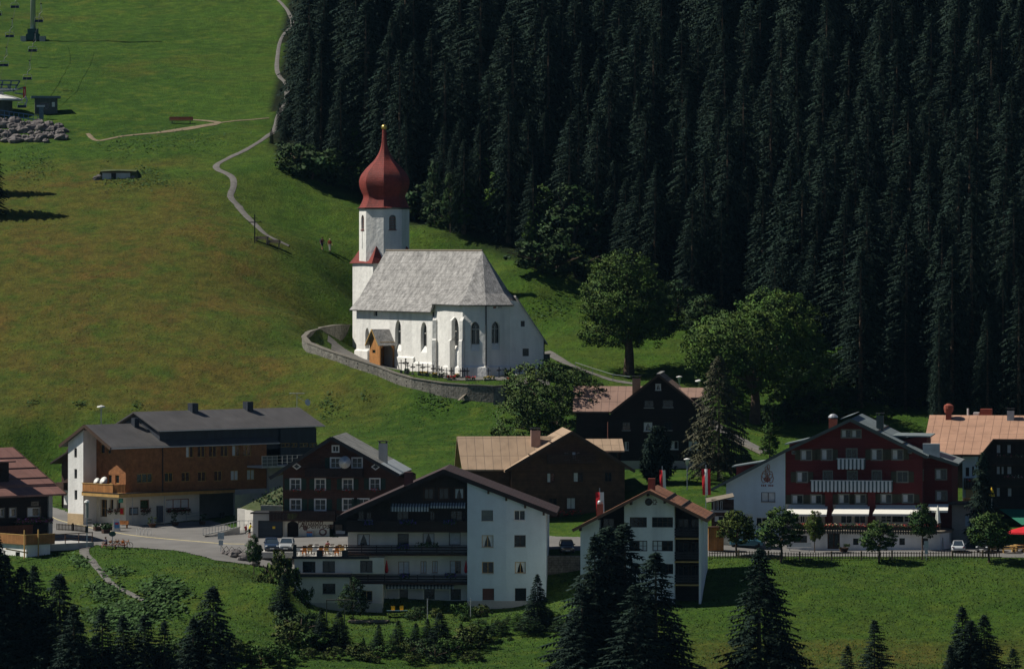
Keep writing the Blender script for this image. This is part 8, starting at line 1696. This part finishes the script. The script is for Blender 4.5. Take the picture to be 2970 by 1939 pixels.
def rock(x, y, z, r, par=None, seed=0, name='boulder', sq=.75):
    rd = random.Random(seed); b = MB(); n, m_ = 9, 6; v = []
    for i in range(m_+1):
        for k in range(n): a = 6.283*k/n; q = math.sin(math.pi*i/m_); s = rd.uniform(.8,1.15); v.append((x+r*s*q*math.cos(a), y+r*s*q*math.sin(a)*.8, z-r*sq*s*math.cos(math.pi*i/m_)))
    f = [(i*n+k, i*n+(k+1) % n, (i+1)*n+(k+1) % n, (i+1)*n+k) for i in range(m_) for k in range(n)]; b.add(v, f); return b.build(name, BOULDER, par)
for i, (X, Y, r_) in enumerate([(1625,1228,.9),(1695,1248,.9),(1575,1215,.5),(1655,1255,.4),(1760,1285,.6),(1545,1205,.4)]):
    p = onray('C', X, Y); o = rock(0,0,0,r_,None,i); o.location = (p.x,p.y,p.z+r_*.3); tag(o, ['rounded pale boulder below the lattice fence, largest on the left','pale boulder behind the slender young tree','small boulder left of the large pale one','small dark boulder between the two large ones','boulder at the foot of the slender young tree','smallest boulder near the sign post'][i], 'boulder')
# dry stone retaining wall under the black car, and concrete retaining walls beside the guest house
t = thing('retaining_wall', 'dark stone retaining wall below the road between the two white houses', 'stone wall', (0,0,0)); a, c = P('G',-60,700,604.5), P('G',222,700,604.5); zt = P('G',100,690,604.5).z
part('wall', STONE, t, (a.x-3.5,c.x+1,604.5,605.6,zt-4.2,zt)); 
t = thing('retaining_wall', 'curved pale concrete wall left of the garage', 'concrete wall', (0,0,0)); W2_ = [P('C',1645,888,634),P('C',1700,898,633),P('C',1760,910,630)]; wall_curve(W2_, .35, 'wall', mat('pale_concrete',(.55,.53,.48),.9,.08,1,.2,3,dirt=.2), t, 0, lambda p: p.z-4.5)
t = thing('retaining_wall', 'short pale concrete wall above the garage roof', 'concrete wall', (0,0,0)); wall_curve([P('C',1800,868,634),P('C',1950,868,634)], .3, 'wall', CONC, t, 0, lambda p: p.z-4)
# grassy bank left of the guest house
pa = [P('C',1640,895,636),P('C',1950,738,646),P('C',1955,900,635),P('C',1800,912,634)]; b = MB(); b.quad(*[tuple(p) for p in (pa[0],pa[1],pa[2],pa[3])]); o = b.build('grass_bank', mat('bank_grass',(.04,.065,.016),.95,.3,.6,.6,3,col2=(.10,.11,.05)), None); tag(o, kind='structure')
b = MB(); pw_ = []
for _ in range(420):
    u, v = random.random(), random.random(); q = pa[3].lerp(pa[2], u).lerp(pa[0].lerp(pa[1], u), v)
    if u > .25+.3*random.random(): pw_.append(q+Vector((0,0,random.uniform(.05,.45))))
flowers(b, [tuple(q) for q in pw_], .15); o = b.build('bank_weeds', LEAFG, None); tag(o, 'loose weeds growing on the steep bank left of the guest house', 'weeds', kind='stuff')
def rail_ramp():
    t = thing('ramp_railing', 'grey steel railing of the ramp on the forecourt', 'railing', (0,0,0)); a, c = P('C',1402,1075,625), P('C',1655,1020,628); b = MB(); n = 12
    up = P('C',1402,1028,625).z-a.z
    for i in range(n+1): p = a.lerp(c, i/n); b.bar(p, p+Vector((0,0,up)), .05)
    b.bar(a+Vector((0,0,up)), c+Vector((0,0,up)), .07); b.bar(a+Vector((0,0,.1)), c+Vector((0,0,.1)), .05); c2_ = c+Vector((3.6,0,0)); b.bar(c+Vector((0,0,up)), c2_+Vector((0,0,up)), .06)
    for i in range(8): p = c.lerp(c2_, i/7); b.bar(p-Vector((0,0,1.6)), p+Vector((0,0,up)), .04)
    b.build('rails', METAL, t); b = MB(); b.slab([tuple(a+Vector((0,.2,.05))),tuple(c+Vector((0,.2,.05))),tuple(c+Vector((0,2.2,.05))),tuple(a+Vector((0,2.2,.05)))], .1); b.add([tuple(a+Vector((0,.25,-.3))),tuple(c+Vector((0,.25,-2.3))),tuple(c+Vector((0,.25,0)))], [(0,1,2)]); b.build('ramp', CONC, t)
    for i, c_ in enumerate(('red','dark','red')): p = c.lerp(c2_, .2+.3*i); bicycle(['bicycle stored left behind the ramp railing','bicycle stored in the middle behind the ramp railing','bicycle stored right behind the ramp railing'][i], G(p.x, p.y+.8, .1), R(85), [RED,DFRAME,BRICKR][i])
rail_ramp()
t = thing('concrete_plinth_wall', 'low grey wall with a slope edge under the right end of the long building', 'wall', (0,0,0)); b = MB(); p = [P('C',1620,790,644),P('C',1850,775,658),P('C',1950,730,662),P('C',1950,745,662)]
b.quad(tuple(P('C',1622,966,644)), tuple(P('C',1700,900,648)), tuple(P('C',1840,800,655)), tuple(P('C',1842,778,655)), tuple(P('C',1622,795,644))); b.build('wall', GREYPL, t)
# potted plants, benches, bins on the forecourt
def pot(label, c, x, y, D, h, w_, kind='ball'):
    p = at(c,x,y,D); t = thing('potted_plant', label, 'potted plant', p); b = MB(); b.lathe([(w_*.35,0),(w_*.5,.45)], 12); b.build('pot', BRWOOD, t)
    vs, fs, tn = leaf_data(int(x), [(0,0,h*.72,w_*.6,w_*.6,h*.26),(0,0,.6,w_*.55,w_*.55,.25)], 260, .14, .22); tri_mesh('foliage', vs, fs, tn, LEAF, t); part('stem', BARK, t, (-.03,.03,-.03,.03,.4,h*.7)); return t
pot('two tiered potted shrub left of the cash machine','N',1715,1050,637,1.5,1.0); pot('two tiered potted shrub under the large flower window','N',1975,1050,640,1.7,1.0); pot('two tiered potted shrub at the carport entrance','N',2280,1045,642,1.6,.9); pot('potted bush right of the cellar door of the hotel','L',468,440,612,1.3,1.2)
for lab, q in (('long flower trough before the glass doors',('N',1170,1025,634,2.6)),('square flower trough near the advertising board',('N',1193,1070,631,.9))):
    p = at(q[0],q[1],q[2],q[3]); t = thing('flower_trough', lab, 'flower trough', p, R(30)); part('trough', DKWOOD, t, (-q[4]/2,q[4]/2,-.3,.3,0,.45)); g = MB(); flowers(g, [(random.uniform(-q[4]/2,q[4]/2), random.uniform(-.3,.3), .5+random.random()*.35) for _ in range(120)], .13); g.build('foliage', LEAFG, t)
p = at('N',1312,1050,633); t = thing('advertising_board', 'white and blue sandwich board standing on the forecourt', 'advertising board', p, R(20)); b = MB(); b.slab([(-.45,-.25,0),(.45,-.25,0),(.38,0,1.5),(-.38,0,1.5)], .05); b.slab([(-.45,.3,0),(.45,.3,0),(.38,.05,1.5),(-.38,.05,1.5)], .05); b.build('board', WFRAME, t); b = MB(); b.quad((-.3,-.2,.35),(.3,-.2,.35),(.3,-.07,1.1),(-.3,-.07,1.1)); b.v = [(x,y-.06,z) for x,y,z in b.v]; b.build('poster', mat('sky_blue_poster',(0,0,0)), t); part('red_label', RED, t, (-.2,.2,-.2,-.15,.8,1.0))
p = at('N',1382,1040,636); t = thing('bench', 'sunlit orange wooden bench by the notice boards', 'bench', p, R(-20)); part('seat', ORWOOD, t, (-.7,.7,-.25,.2,.42,.48)); part('backrest', ORWOOD, t, (-.7,.7,.2,.25,.5,.9)); [part('leg', ORWOOD, t, (x,x+.06,-.2,.2,0,.42)) for x in (-.6,.55)]
for i in range(4):
    p = at('N',1560+i*40,1075,629); t = thing('bicycle_stand', ORD[i]+' hoop of the bicycle rack on the forecourt', 'bicycle stand', p, R(-35), 'hoops of the bicycle rack'); b = MB(); b.tube([(-.05,-.3,0),(-.05,-.3,.55),(0,0,.75),(.05,.3,.55),(.05,.3,0)], .04, 6); b.build('hoop', WFRAME, t)
p = at('L',60,440,612); t = thing('bench', 'pale grey bench against the terrace wall of the hotel', 'bench', p); part('seat', METAL, t, (-1.4,1.4,-.3,.2,.4,.46)); part('backrest', METAL, t, (-1.4,1.4,.2,.26,.5,1.0)); [part('leg', METAL, t, (x,x+.08,-.25,.2,0,.4)) for x in (-1.2,1.1)]
p = at('F',68,1130,610); t = thing('planter_box', 'tall slatted wooden box beside the leftmost street tree', 'wooden box', p); part('box', ORWOOD, t, (-.9,.9,-.6,.6,0,2.7)); part('lid', BRWOOD, t, (-1,1,-.7,.7,2.703,2.8))
# small conservatory left of the hotel annex
q = Fr('F', 35, 1010, 614, 0); t = q.root('glass_veranda', 'small veranda with white framed windows left of the white annex', 'veranda'); W3, _ = q.fy('F', 140, 900); h_ = arr(q, 'F', [(48,782,62,845),(75,782,90,845),(102,782,118,845),(60,895,125,935)]); zt = q.fy('F', 90, 768)[1]
b = MB(); panel(b, FRONT(), [(0,zt),(W3+1,zt)], -3, h_, .1); b.build('wall', DKWOOD, t); [window(t, FRONT(), h, WFRAME, 1, 1, curt='half', sill=False, fw=.05, dep=.1) for h in h_]; b = MB(); p0 = q.fy('F',0,790,-.6); p1 = q.fy('F',80,765,-.6); b.slab([(p0[0],-.6,p0[1]),(W3+1,-.6,zt+.35),(W3+1,3,zt+.6),(p0[0],3,p0[1]+.3)], .12); b.build('roof', GREYWOOD, t); z = q.fy('F',90,850,0)[1]; part('band', GREYPL, t, (-.1,W3+1,-.3,-.003,z-.25,z)); z = q.fy('F',90,1000,0)[1]; part('base', CREAM, t, (-.1,W3+1,-.4,-.003,-3,z-.4))
# ---------------------------------------------------------------- restaurant terrace in front of the guest house
F4 = bwF
def loc4(x, y, yl): a = F4.fy('O', x, y, yl); return F4.w(a[0], yl, bwTz)
k = 0
for i, (X, yl) in enumerate([(1040,.6),(1130,3.4),(1240,6.2),(1330,.7),(1430,3.3),(1520,6.4),(1600,.7),(1690,3.5),(1740,6.1)]):
    p = loc4(X, 1150, yl); t = thing('restaurant_table', ORD[i]+' table from the left on the restaurant terrace, with a pale cloth', 'table', p, R(random.uniform(-10,10)), 'tables on the restaurant terrace'); part('tabletop', GREYWOOD, t, (-.6,.6,-.4,.4,.70,.74)); part('tablecloth', [WHITEC, mat('peach_cloth',(.6,.35,.2),.8)][i % 3 == 1], t, (-.62,.62,-.42,.42,.743,.76), (-.62,.62,-.43,-.42,.5,.76))
    for sx in (-.5,.5): part('leg', GREYWOOD, t, (sx-.03,sx+.03,-.03,.03,0,.7))
    for j, (dx, dy, a) in enumerate([(-.35,-.75,180),(.35,-.75,180),(-.3,.8,0),(.35,.8,0)]):
        c_ = thing('chair', ['front left','front right','back left','back right'][j]+' chair at the '+ORD[i]+' terrace table from the left', 'chair', p+Vector((dx,dy,0)), R(a+random.uniform(-12,12)), 'chairs on the restaurant terrace'); m_ = [WFRAME, OR, TANWOOD][(i+j) % 3] if j < 2 else BRWOOD; part('seat', m_, c_, (-.22,.22,-.22,.22,.42,.46)); part('backrest', m_, c_, (-.22,.22,.19,.23,.5,.92))
        for sx in (-.2,.17):
            for sy in (-.2,.17): part('leg', m_, c_, (sx,sx+.03,sy,sy+.03,0,.42))
sit2 = dict(sit); p = F4.w(*(F4.fy('O',1490,960,8.4)[0], 8.4, bwTz)); t = person('person in a pink top sitting at the back of the restaurant terrace', p+Vector((0,0,.0)), R(20), sit, mat('pink_top',(.35,.10,.12),.8), (BLUEC,'long'), (.03,.02,.01)); part('stool', BRWOOD, t, (-.2,.2,-.15,.25,0,.36))
def parasol_closed(label, c, x, yb, yt, D, m, cat='parasol'):
    p = P(c,x,yt,D); q = P(c,x,yb,D); h = p.z-q.z; t = thing('closed_parasol', label, cat, q); part('pole', WFRAME, t, (-.04,.04,-.04,.04,-1,h)); b = MB(); n = 12
    b.lathe([(.36,.25*h),(.30,.32*h),(.22,.6*h),(.10,.88*h),(.02,h)], n); 
    b.v = [(x_*(1+.22*((i % n) % 2)), y_*(1+.22*((i % n) % 2)), z_) for i, (x_,y_,z_) in enumerate(b.v)]; b.build('canopy', m, t); return t
parasol_closed('tall closed white parasol on the hotel terrace','L',1335,262,42,614,mat('white_green_canvas',(.72,.74,.66),.8,.06)); parasol_closed('closed yellow parasol on the balcony of the salmon roofed hotel','Pc',1015,925,810,632,YEL)
p = P('L',2055,245,612); g = H(p.x,p.y); t = thing('open_parasol', 'large open red parasol at the right edge', 'parasol', (p.x+1.2,p.y,g)); hh = p.z-g; part('pole', DFRAME, t, (-.05,.05,-.05,.05,0,hh)); b = MB(); b.lathe([(2.7,hh-.75),(2.65,hh-.55),(.05,hh+.1)], 8); b.build('canopy', RED, t)
for i, (X, Y, lab) in enumerate([(1990,475,'light wooden beer garden table, left, under the red parasol'),(2075,455,'light wooden beer garden table behind, under the red parasol'),(2110,485,'light wooden beer garden table at the very right edge')]):
    p = at('L',X,Y,609+i); t = thing('garden_table', lab, 'table', p, R(8*i)); part('tabletop', TANWOOD, t, (-.9,.9,-.4,.4,.72,.78)); [part('leg', TANWOOD, t, (sx,sx+.08,-.3,.3,0,.72)) for sx in (-.7,.62)]
    for sy, w_ in ((-.8,'front'),(.8,'rear')): c_ = thing('garden_bench', w_+' bench of the '+lab.replace('light wooden ',''), 'bench', p+Vector((0,sy,0)), R(8*i)); part('seat', TANWOOD, c_, (-.9,.9,-.15,.15,.42,.47)); [part('leg', TANWOOD, c_, (sx,sx+.08,-.12,.12,0,.42)) for sx in (-.7,.62)]
# garden things below the white house
p = P('Q',385,262,588); q_ = P('Q',575,262,588); g = H(p.x,p.y); t = thing('swing_frame', 'weathered wooden swing frame beside the annex of the white house', 'swing frame', (0,0,0)); b = MB(); b.bar(p, q_, .13); b.build('crossbar', GREYWOOD, t)
for X in (390, 527): s = P('Q',X,265,588); b = MB(); b.bar((s.x,s.y,H(s.x,s.y)-.2), s, .11); b.build('post', GREYWOOD, t)
for X, lab in ((1163,'thin grey clothes pole on the lawn, left one'),(1494,'thin grey clothes pole on the lawn, right one')): s = P('Q',X,255,588); t = thing('clothes_pole', lab, 'pole', (s.x,s.y,H(s.x,s.y))); b = MB(); b.tube([(0,0,-.2),(0,0,s.z-H(s.x,s.y))], .05, 6); b.build('pole', METAL, t); part('pole_cap', METAL, t, (-.1,.1,-.1,.1,s.z-H(s.x,s.y),s.z-H(s.x,s.y)+.05))
p = P('Q',930,345,596); t = thing('garden_table', 'dark garden table with two yellow chairs behind it under the white house', 'table', G(p.x,p.y)); part('tabletop', mat('teal_table',(.04,.09,.11),.6), t, (-1.2,1.2,-.4,.4,.72,.78)); [part('leg', DFRAME, t, (sx,sx+.08,-.3,.3,0,.72)) for sx in (-1,.9)]
for sx, lab in ((-.5,'left yellow chair behind the dark garden table'),(.5,'right yellow chair behind the dark garden table')): c_ = thing('garden_chair', lab, 'chair', G(p.x+sx,p.y+.8)); part('seat', YEL, c_, (-.22,.22,-.2,.2,.42,.46)); part('backrest', YEL, c_, (-.22,.22,.2,.24,.5,1.0)); [part('leg', DFRAME, c_, (a_,a_+.04,-.2,.2,0,.42)) for a_ in (-.2,.16)]
p = at('Q',720,345,593); t = thing('log_pile', 'low pile of logs in the garden bed under the white house', 'log pile', p); [(lambda b: (b.tube([(-2.6+random.random()*.4,i*.25,.12+(i % 2)*.12),(1.9+random.random()*.4,i*.25,.14+(i % 2)*.12)], .12, 7), b.build('log', GREYWOOD, t)))(MB()) for i in range(5)]
for i, (X, Y, h, lab) in enumerate([(1090,330,2.0,'dark garden shrub below the middle balconies'),(1450,260,2.2,'dark shrub against the left side of the tower block'),(1570,320,1.8,'dark shrub against the plinth of the tower block'),(1590,345,1.5,'shrub with white flowers at the end of the lawn'),(1465,355,.9,'low round yellow bush at the end of the lawn'),(1240,330,1.6,'small shrub between the two clothes poles'),(1050,400,1.2,'low bush on the edge of the lawn'),(1440,420,1.1,'low bush on the lawn edge right of the widest spruce')]): bush((0,1,2)[i % 3], 'Q', X, Y+10, 593 if Y < 350 else 585, h, lab, .9)
for i, (X, Y) in enumerate([(730,740),(1050,750),(250,710),(1500,730),(640,720)]): bush(2, 'Q', X, Y, None, 1.3, ORD[i]+' yellow flowering clump in the strip of weeds at the bottom', 1.3, 'yellow flowering clumps')
# ---------------------------------------------------------------- hillside: cross, benches, cellar, chairlift
p = onray('V',592,567); t = thing('wayside_cross', 'tall dark wooden cross beside the bend of the footpath', 'wayside cross', p); hh = (P('V',592,498,p.y).z-p.z); b = MB(); b.bar((0,0,-.3),(0,0,hh), .16); b.bar((-.95,0,hh*.72),(1.0,0,hh*.72), .14); b.bar((-.4,0,hh*.87),(.4,0,hh*.87), .09); b.build('beam', DFRAME, t)
for X, Y, lab in ((608,566,'wooden bench next to the foot of the wayside cross'),(636,574,'wooden bench right of the first one on the meadow path')):
    p = onray('V',X,Y); t = thing('bench', lab, 'bench', p, R(-12)); part('seat', GREYWOOD, t, (-1.0,1.0,-.25,.2,.42,.48)); part('backrest', GREYWOOD, t, (-1.0,1.0,.22,.27,.55,.95)); [part('leg', GREYWOOD, t, (x,x+.1,-.2,.25,-.2,.9)) for x in (-.85,.75)]
p = onray('A',1360,935); t = thing('bench', 'reddish wooden bench on the upper grass path', 'bench', p); part('seat', mat('reddish_bench',(.28,.13,.08),.8), t, (-1.9,1.9,-.3,.3,.45,.52)); part('backrest', mat('reddish_bench',(0,0,0)), t, (-1.9,1.9,.3,.36,.6,1.15)); [part('leg', GREYWOOD, t, (x,x+.12,-.25,.3,-.2,.45)) for x in (-1.5,1.4)]
q = Fr('A', 768, 1375, 790, 0); t = q.root('root_cellar', 'white fronted earth cellar dug into the hillside', 'cellar'); W5 = q.fy('A', 978, 1300)[0]; zt = q.fy('A', 800, 1298)[1]; d = q.rect('A', 835, 1300, 872, 1378); b = MB(); panel(b, FRONT(), [(0,zt),(W5,zt)], -1.5, [(d[0],d[1],-1.4,d[3])], .3); b.build('front_wall', mat('grey_whitewash',(.50,.52,.52),.9,.08,.8,.2,3,dirt=.3), t); part('door', DFRAME, t, (d[0],d[1],.25,.3,-1.4,d[3])); part('lintel', BRWOOD, t, (-.2,W5+.3,-.15,-.003,zt,zt+.12))
b = MB(); n = 8; v = []
for i in range(n+1):
    x = -1.2+(W5+3)*i/n; hgt = zt+.12+.2*math.sin(math.pi*i/n)
    for y, k_ in ((0,.0),(2,.25),(5,.2),(9,-.2)): v.append((x, y, (hgt if 0 < i < n else -.8)+k_))
b.add(v, [(i*4+j,i*4+j+1,(i+1)*4+j+1,(i+1)*4+j) for i in range(n) for j in range(3)]); b.add([(-1.2+(W5+3)*i/n, .03, (zt+.12+.2*math.sin(math.pi*i/n) if 0 < i < n else -.8)) for i in range(n+1)]+[(W5+1.8,.03,-1.5),(W5+.01,.03,-1.5),(W5+.01,.03,zt+.1),(-.01,.03,zt+.1),(-.01,.03,-1.5),(-1.2,.03,-1.5)], [tuple(range(n+7))]); b.build('grass_roof', mat('bank_grass',(0,0,0)), t)
for i, (X, Y, r_) in enumerate([(720,1340,.5),(745,1325,.45),(738,1358,.5),(755,1375,.3),(712,1385,.3),(1000,1335,.45)]): a = q.fy('A', X, Y, -.2); rock(a[0], .1, a[1], r_, t, 50+i, 'stone')
# boulder wall under the lift station
t = thing('boulder_wall', 'wall of large grey boulders under the chairlift platform', 'boulder wall', (0,0,0)); rw = random.Random(4); i = 0
for row in range(5):
    x = -30
    while x < 470-row*2:
        w_ = rw.uniform(38,100); ytop = 895+max(0,x)*.115; yy = ytop+20+row*(1075-ytop-10)/4.6+rw.uniform(-9,9)
        if yy < 1080-max(0,x-200)*.08: a = onray('A', x+w_/2, yy+8); rock(a.x, a.y, a.z+.25, w_/2.59/FOC*829*.6, t, 100+i, 'boulder', rw.uniform(.5,.85))
        x += w_*.9; i += 1
q = Fr('A', 262, 892, 838, 6); t = q.root('lift_hut', 'small blue grey lift attendant hut with a flat dark roof', 'hut'); W6 = q.fy('A', 432, 800)[0]; zt = q.fy('A', 350, 738)[1]; b = MB(); h1 = q.rect('A',300,770,372,825); panel(b, FRONT(), [(0,zt),(W6,zt)], -1.5, [h1], .12); panel(b, RIGHT(W6), [(0,zt),(3.4,zt)], -1.5); panel(b, LEFT(), [(0,zt),(3.4,zt)], -1.5); b.build('wall', mat('blue_grey_boards',(.10,.115,.11),.8,.12,2,.1,4,pat=('wall',.15,60,.7)), t); part('roof', BLUEST, t, (-.6,W6+.5,-.6,3.8,zt,zt+.35)); window(t, FRONT(), h1, GREYWOOD, 1, 1, dep=.12, sill=False); h = q.rect('A',390,768,412,803); part('notice', WFRAME, t, (h[0],h[1],-.04,-.003,h[2],h[3]))
# lift station: roofed control dome, steel frame, railing
q = Fr('A', 0, 880, 836, 0); t = q.root('lift_station', 'valley station of the chairlift with a white round roof and steel drive frame', 'lift station'); a = q.fy('A', 15, 740); b = MB(); b.lathe([(4.2,-.3),(4.1,0),(2.6,.45),(1.2,.75),(1.1,1.1),(.2,1.25)], 20, (a[0]-1.2,3,a[1])); b.build('round_roof', WFRAME, t); b = MB(); b.lathe([(2.6,-4.5),(2.6,-.1)], 12, (a[0]-1.2,3,a[1])); b.build('control_room', mat('blue_grey_boards',(0,0,0)), t)
b = MB(); fr_ = [((-60,605),(150,608)),((-60,635),(135,640)),((150,608),(100,690)),((20,608),(10,660)),((85,608),(70,680)),((-40,665),(90,665)),((-40,690),(110,680)),((100,680),(190,655)),((110,700),(185,710)),((60,640),(70,680))]
for (p0, p1) in fr_: s, e = q.fy('A',*p0,2.), q.fy('A',*p1,2.); b.bar((s[0],2,s[1]),(e[0],2,e[1]), .22)
b.build('steel_frame', BLUEST, t); b = MB()
for xx in (0,25,45,70,95,120): s = q.fy('A',xx,672,1.8); b.lathe([(.1,-.12),(.42,-.12),(.42,.12),(.1,.12)], 10, (s[0],1.8,s[1]))
b.build('pulleys', METAL, t); s = q.fy('A',184,695,1.6); part('red_marker', RED, t, (s[0]-.22,s[0]+.22,1.6,1.8,s[1]-.9,s[1]+.9)); s, e = q.fy('A',190,720,1.6), q.fy('A',190,800,1.6); b = MB(); b.tube([(s[0],1.6,s[1]),(s[0]+.3,1.6,(s[1]+e[1])/2),(e[0]-.2,1.6,e[1])], .12, 6); b.build('curved_guide', METAL, t)
t = thing('platform_railing', 'blue steel railing along the edge of the lift platform', 'railing', (0,0,0)); b = MB()
a, c = P('A',-40,822,831), P('A',285,870,831); u1 = P('A',-40,895,831).z-a.z
for i in range(10): p = a.lerp(c, i/9); b.bar(p+Vector((0,0,u1)), p, .1)
b.bar(a, c, .12); b.bar(a+Vector((0,0,u1*.45)), c+Vector((0,0,u1*.5)), .09); p0, p1 = P('A',-40,855,832), P('A',330,905,832); b.bar(p0,p1,.1)
b.build('rails', mat('bright_blue_steel',(.10,.19,.33),.5), t); p = P('A',318,905,834); t = thing('ticket_gate', 'white turnstile box in front of the lift hut', 'turnstile', (p.x,p.y,p.z)); hh = P('A',318,790,834).z-p.z; part('box', METAL, t, (-.9,.4,-.3,.3,hh-.3,hh)); part('post', BLUEST, t, (-.5,.2,-.15,.15,-.8,hh-.303))
# pylon and chairs
p = onray('A',248,305); t = thing('lift_pylon', 'grey lattice free steel pylon of the chairlift on concrete feet', 'pylon', p); b = MB(); b.tube([(0,0,0),(0,0,22)], [.5,.34], 12); b.build('mast', METAL, t, smooth=True); part('base_flange', mat('dark_green_steel',(.03,.08,.08),.6), t, (-1.15,1.15,-1,1,0,1.1),(-.9,.9,-.8,.8,1.103,2.0)); [part('foundation', CONC, t, (x,x+1.,-1,1,-1.5,.7)) for x in (-2.1,1.2)]; b = MB(); b.bar((-3.4,0,21.3),(3.4,0,21.3),.5); b.build('crossarm', METAL, t)
def chair(label, x, y, D):
    s = P('A',x,y,D); t = thing('lift_chair', label, 'lift chair', s, 0, 'chairs of the chairlift'); part('seat', BLUEC, t, (-1.15,1.15,-.3,.35,-.35,-.15)); part('backrest', BLUEC, t, (-1.15,1.15,.3,.4,-.15,.35)); b = MB(); b.tube([(-1.15,0,-.2),(-1.15,0,.75),(-.9,0,1.0),(.9,0,1.0),(1.15,0,.75),(1.15,0,-.2)], .05, 6); b.build('hanger_frame', METAL, t); b = MB(); b.tube([(0,0,1.0),(.1,0,1.8),(.9,0,2.6),(.6,0,4.6)], .05, 6); b.build('hanger_arm', METAL, t); part('grip', DFRAME, t, (.35,.85,-.2,.2,4.6,4.8)); t.scale = (.62,)*3; return t
for i, (x, y, D) in enumerate([(112,52,886),(292,158,880),(73,272,866),(245,380,858),(30,490,848),(205,590,846),(165,800,834)]): chair(['lift chair at the top edge left of the pylon','lift chair just right of the pylon mast','lift chair left of the foot of the pylon','lift chair below the foot of the pylon','lift chair at the left edge above the station','lift chair nearest above the station frame','lift chair waiting in the station beside the hut'][i], x, y, D)
chair('lift chair cut by the left edge at the top', -20, 110, 880)
for nm, pts_ in (('upper rope over the down-going chairs', [(112+34,-60,900),(112+15,10,886),(73+12,200,866),(30+10,415,848),(0,600,840)]),('lower rope over the up-going chairs', [(310,-60,895),(292+12,95,880),(245+8,315,858),(205+8,525,846),(190,650,838)])):
    t = thing('lift_rope', nm, 'rope', (0,0,0)); b = MB(); b.tube([P('A',*s) for s in pts_], .035, 5); b.build('rope', DFRAME, t); p = P('A',*pts_[2]); part('rope_splice', DFRAME, t, (p.x-.06,p.x+.06,p.y-.3,p.y+.3,p.z-.06,p.z+.06))
# antenna mast and dish on the meadow behind the long building
p = P('C',2050,150,672); p = G(p.x, p.y); t = thing('antenna', 'television antenna rod above the right end of the raised roof', 'antenna', p); s = P('C',2045,95,672); hh = s.z-p.z; b = MB(); b.tube([(0,0,0),(0,0,hh)], .04, 6); b.build('mast', METAL, t); b = MB(); b.bar((-1.0,0,hh),(1.0,0,hh),.08); [b.bar((x,-.3,hh),(x,.3,hh),.04) for x in (-.8,-.4,0,.4,.8)]; b.build('antenna_bar', WFRAME, t); b = MB(); b.lathe([(.02,0),(.3,.02),(.45,.15)], 14); o = b.build('dish', WFRAME, t); o.rotation_euler = (R(80),0,R(40)); o.location = (1.3,0,hh-1.2); b = MB(); b.bar((0,0,hh-.4),(1.3,.1,hh-1.2),.04); b.build('dish_arm', METAL, t)
# sheltered bin and rocks by the churchyard
t = thing('bin_shelter', 'grey stone bin shelter at the right corner of the church', 'shelter', at('K',320,830,712)); part('box', STONE, t, (-.5,.5,-.5,.5,-.5,1.4)); part('lid', GREYWOOD, t, (-.6,.6,-.6,.6,1.403,1.5))
# ---------------------------------------------------------------- air between the valley sides
hz = MB(); hz.box(-420, 420, -20, 1500, -140, 190); ho = hz.build('haze', None, None); ho.data.materials.clear()
hm = bpy.data.materials.new('thin_blue_air'); hm.use_nodes = True; hn = hm.node_tree; hn.nodes.remove(hn.nodes['Principled BSDF'])
pv = hn.nodes.new('ShaderNodeVolumePrincipled'); pv.inputs['Density'].default_value = 1.5e-5; pv.inputs['Color'].default_value = (.30,.64,.95,1); pv.inputs['Anisotropy'].default_value = .2
hn.links.new(pv.outputs[0], hn.nodes['Material Output'].inputs['Volume']); ho.data.materials.append(hm); tag(ho, kind='stuff'); ho.display_type = 'WIRE'
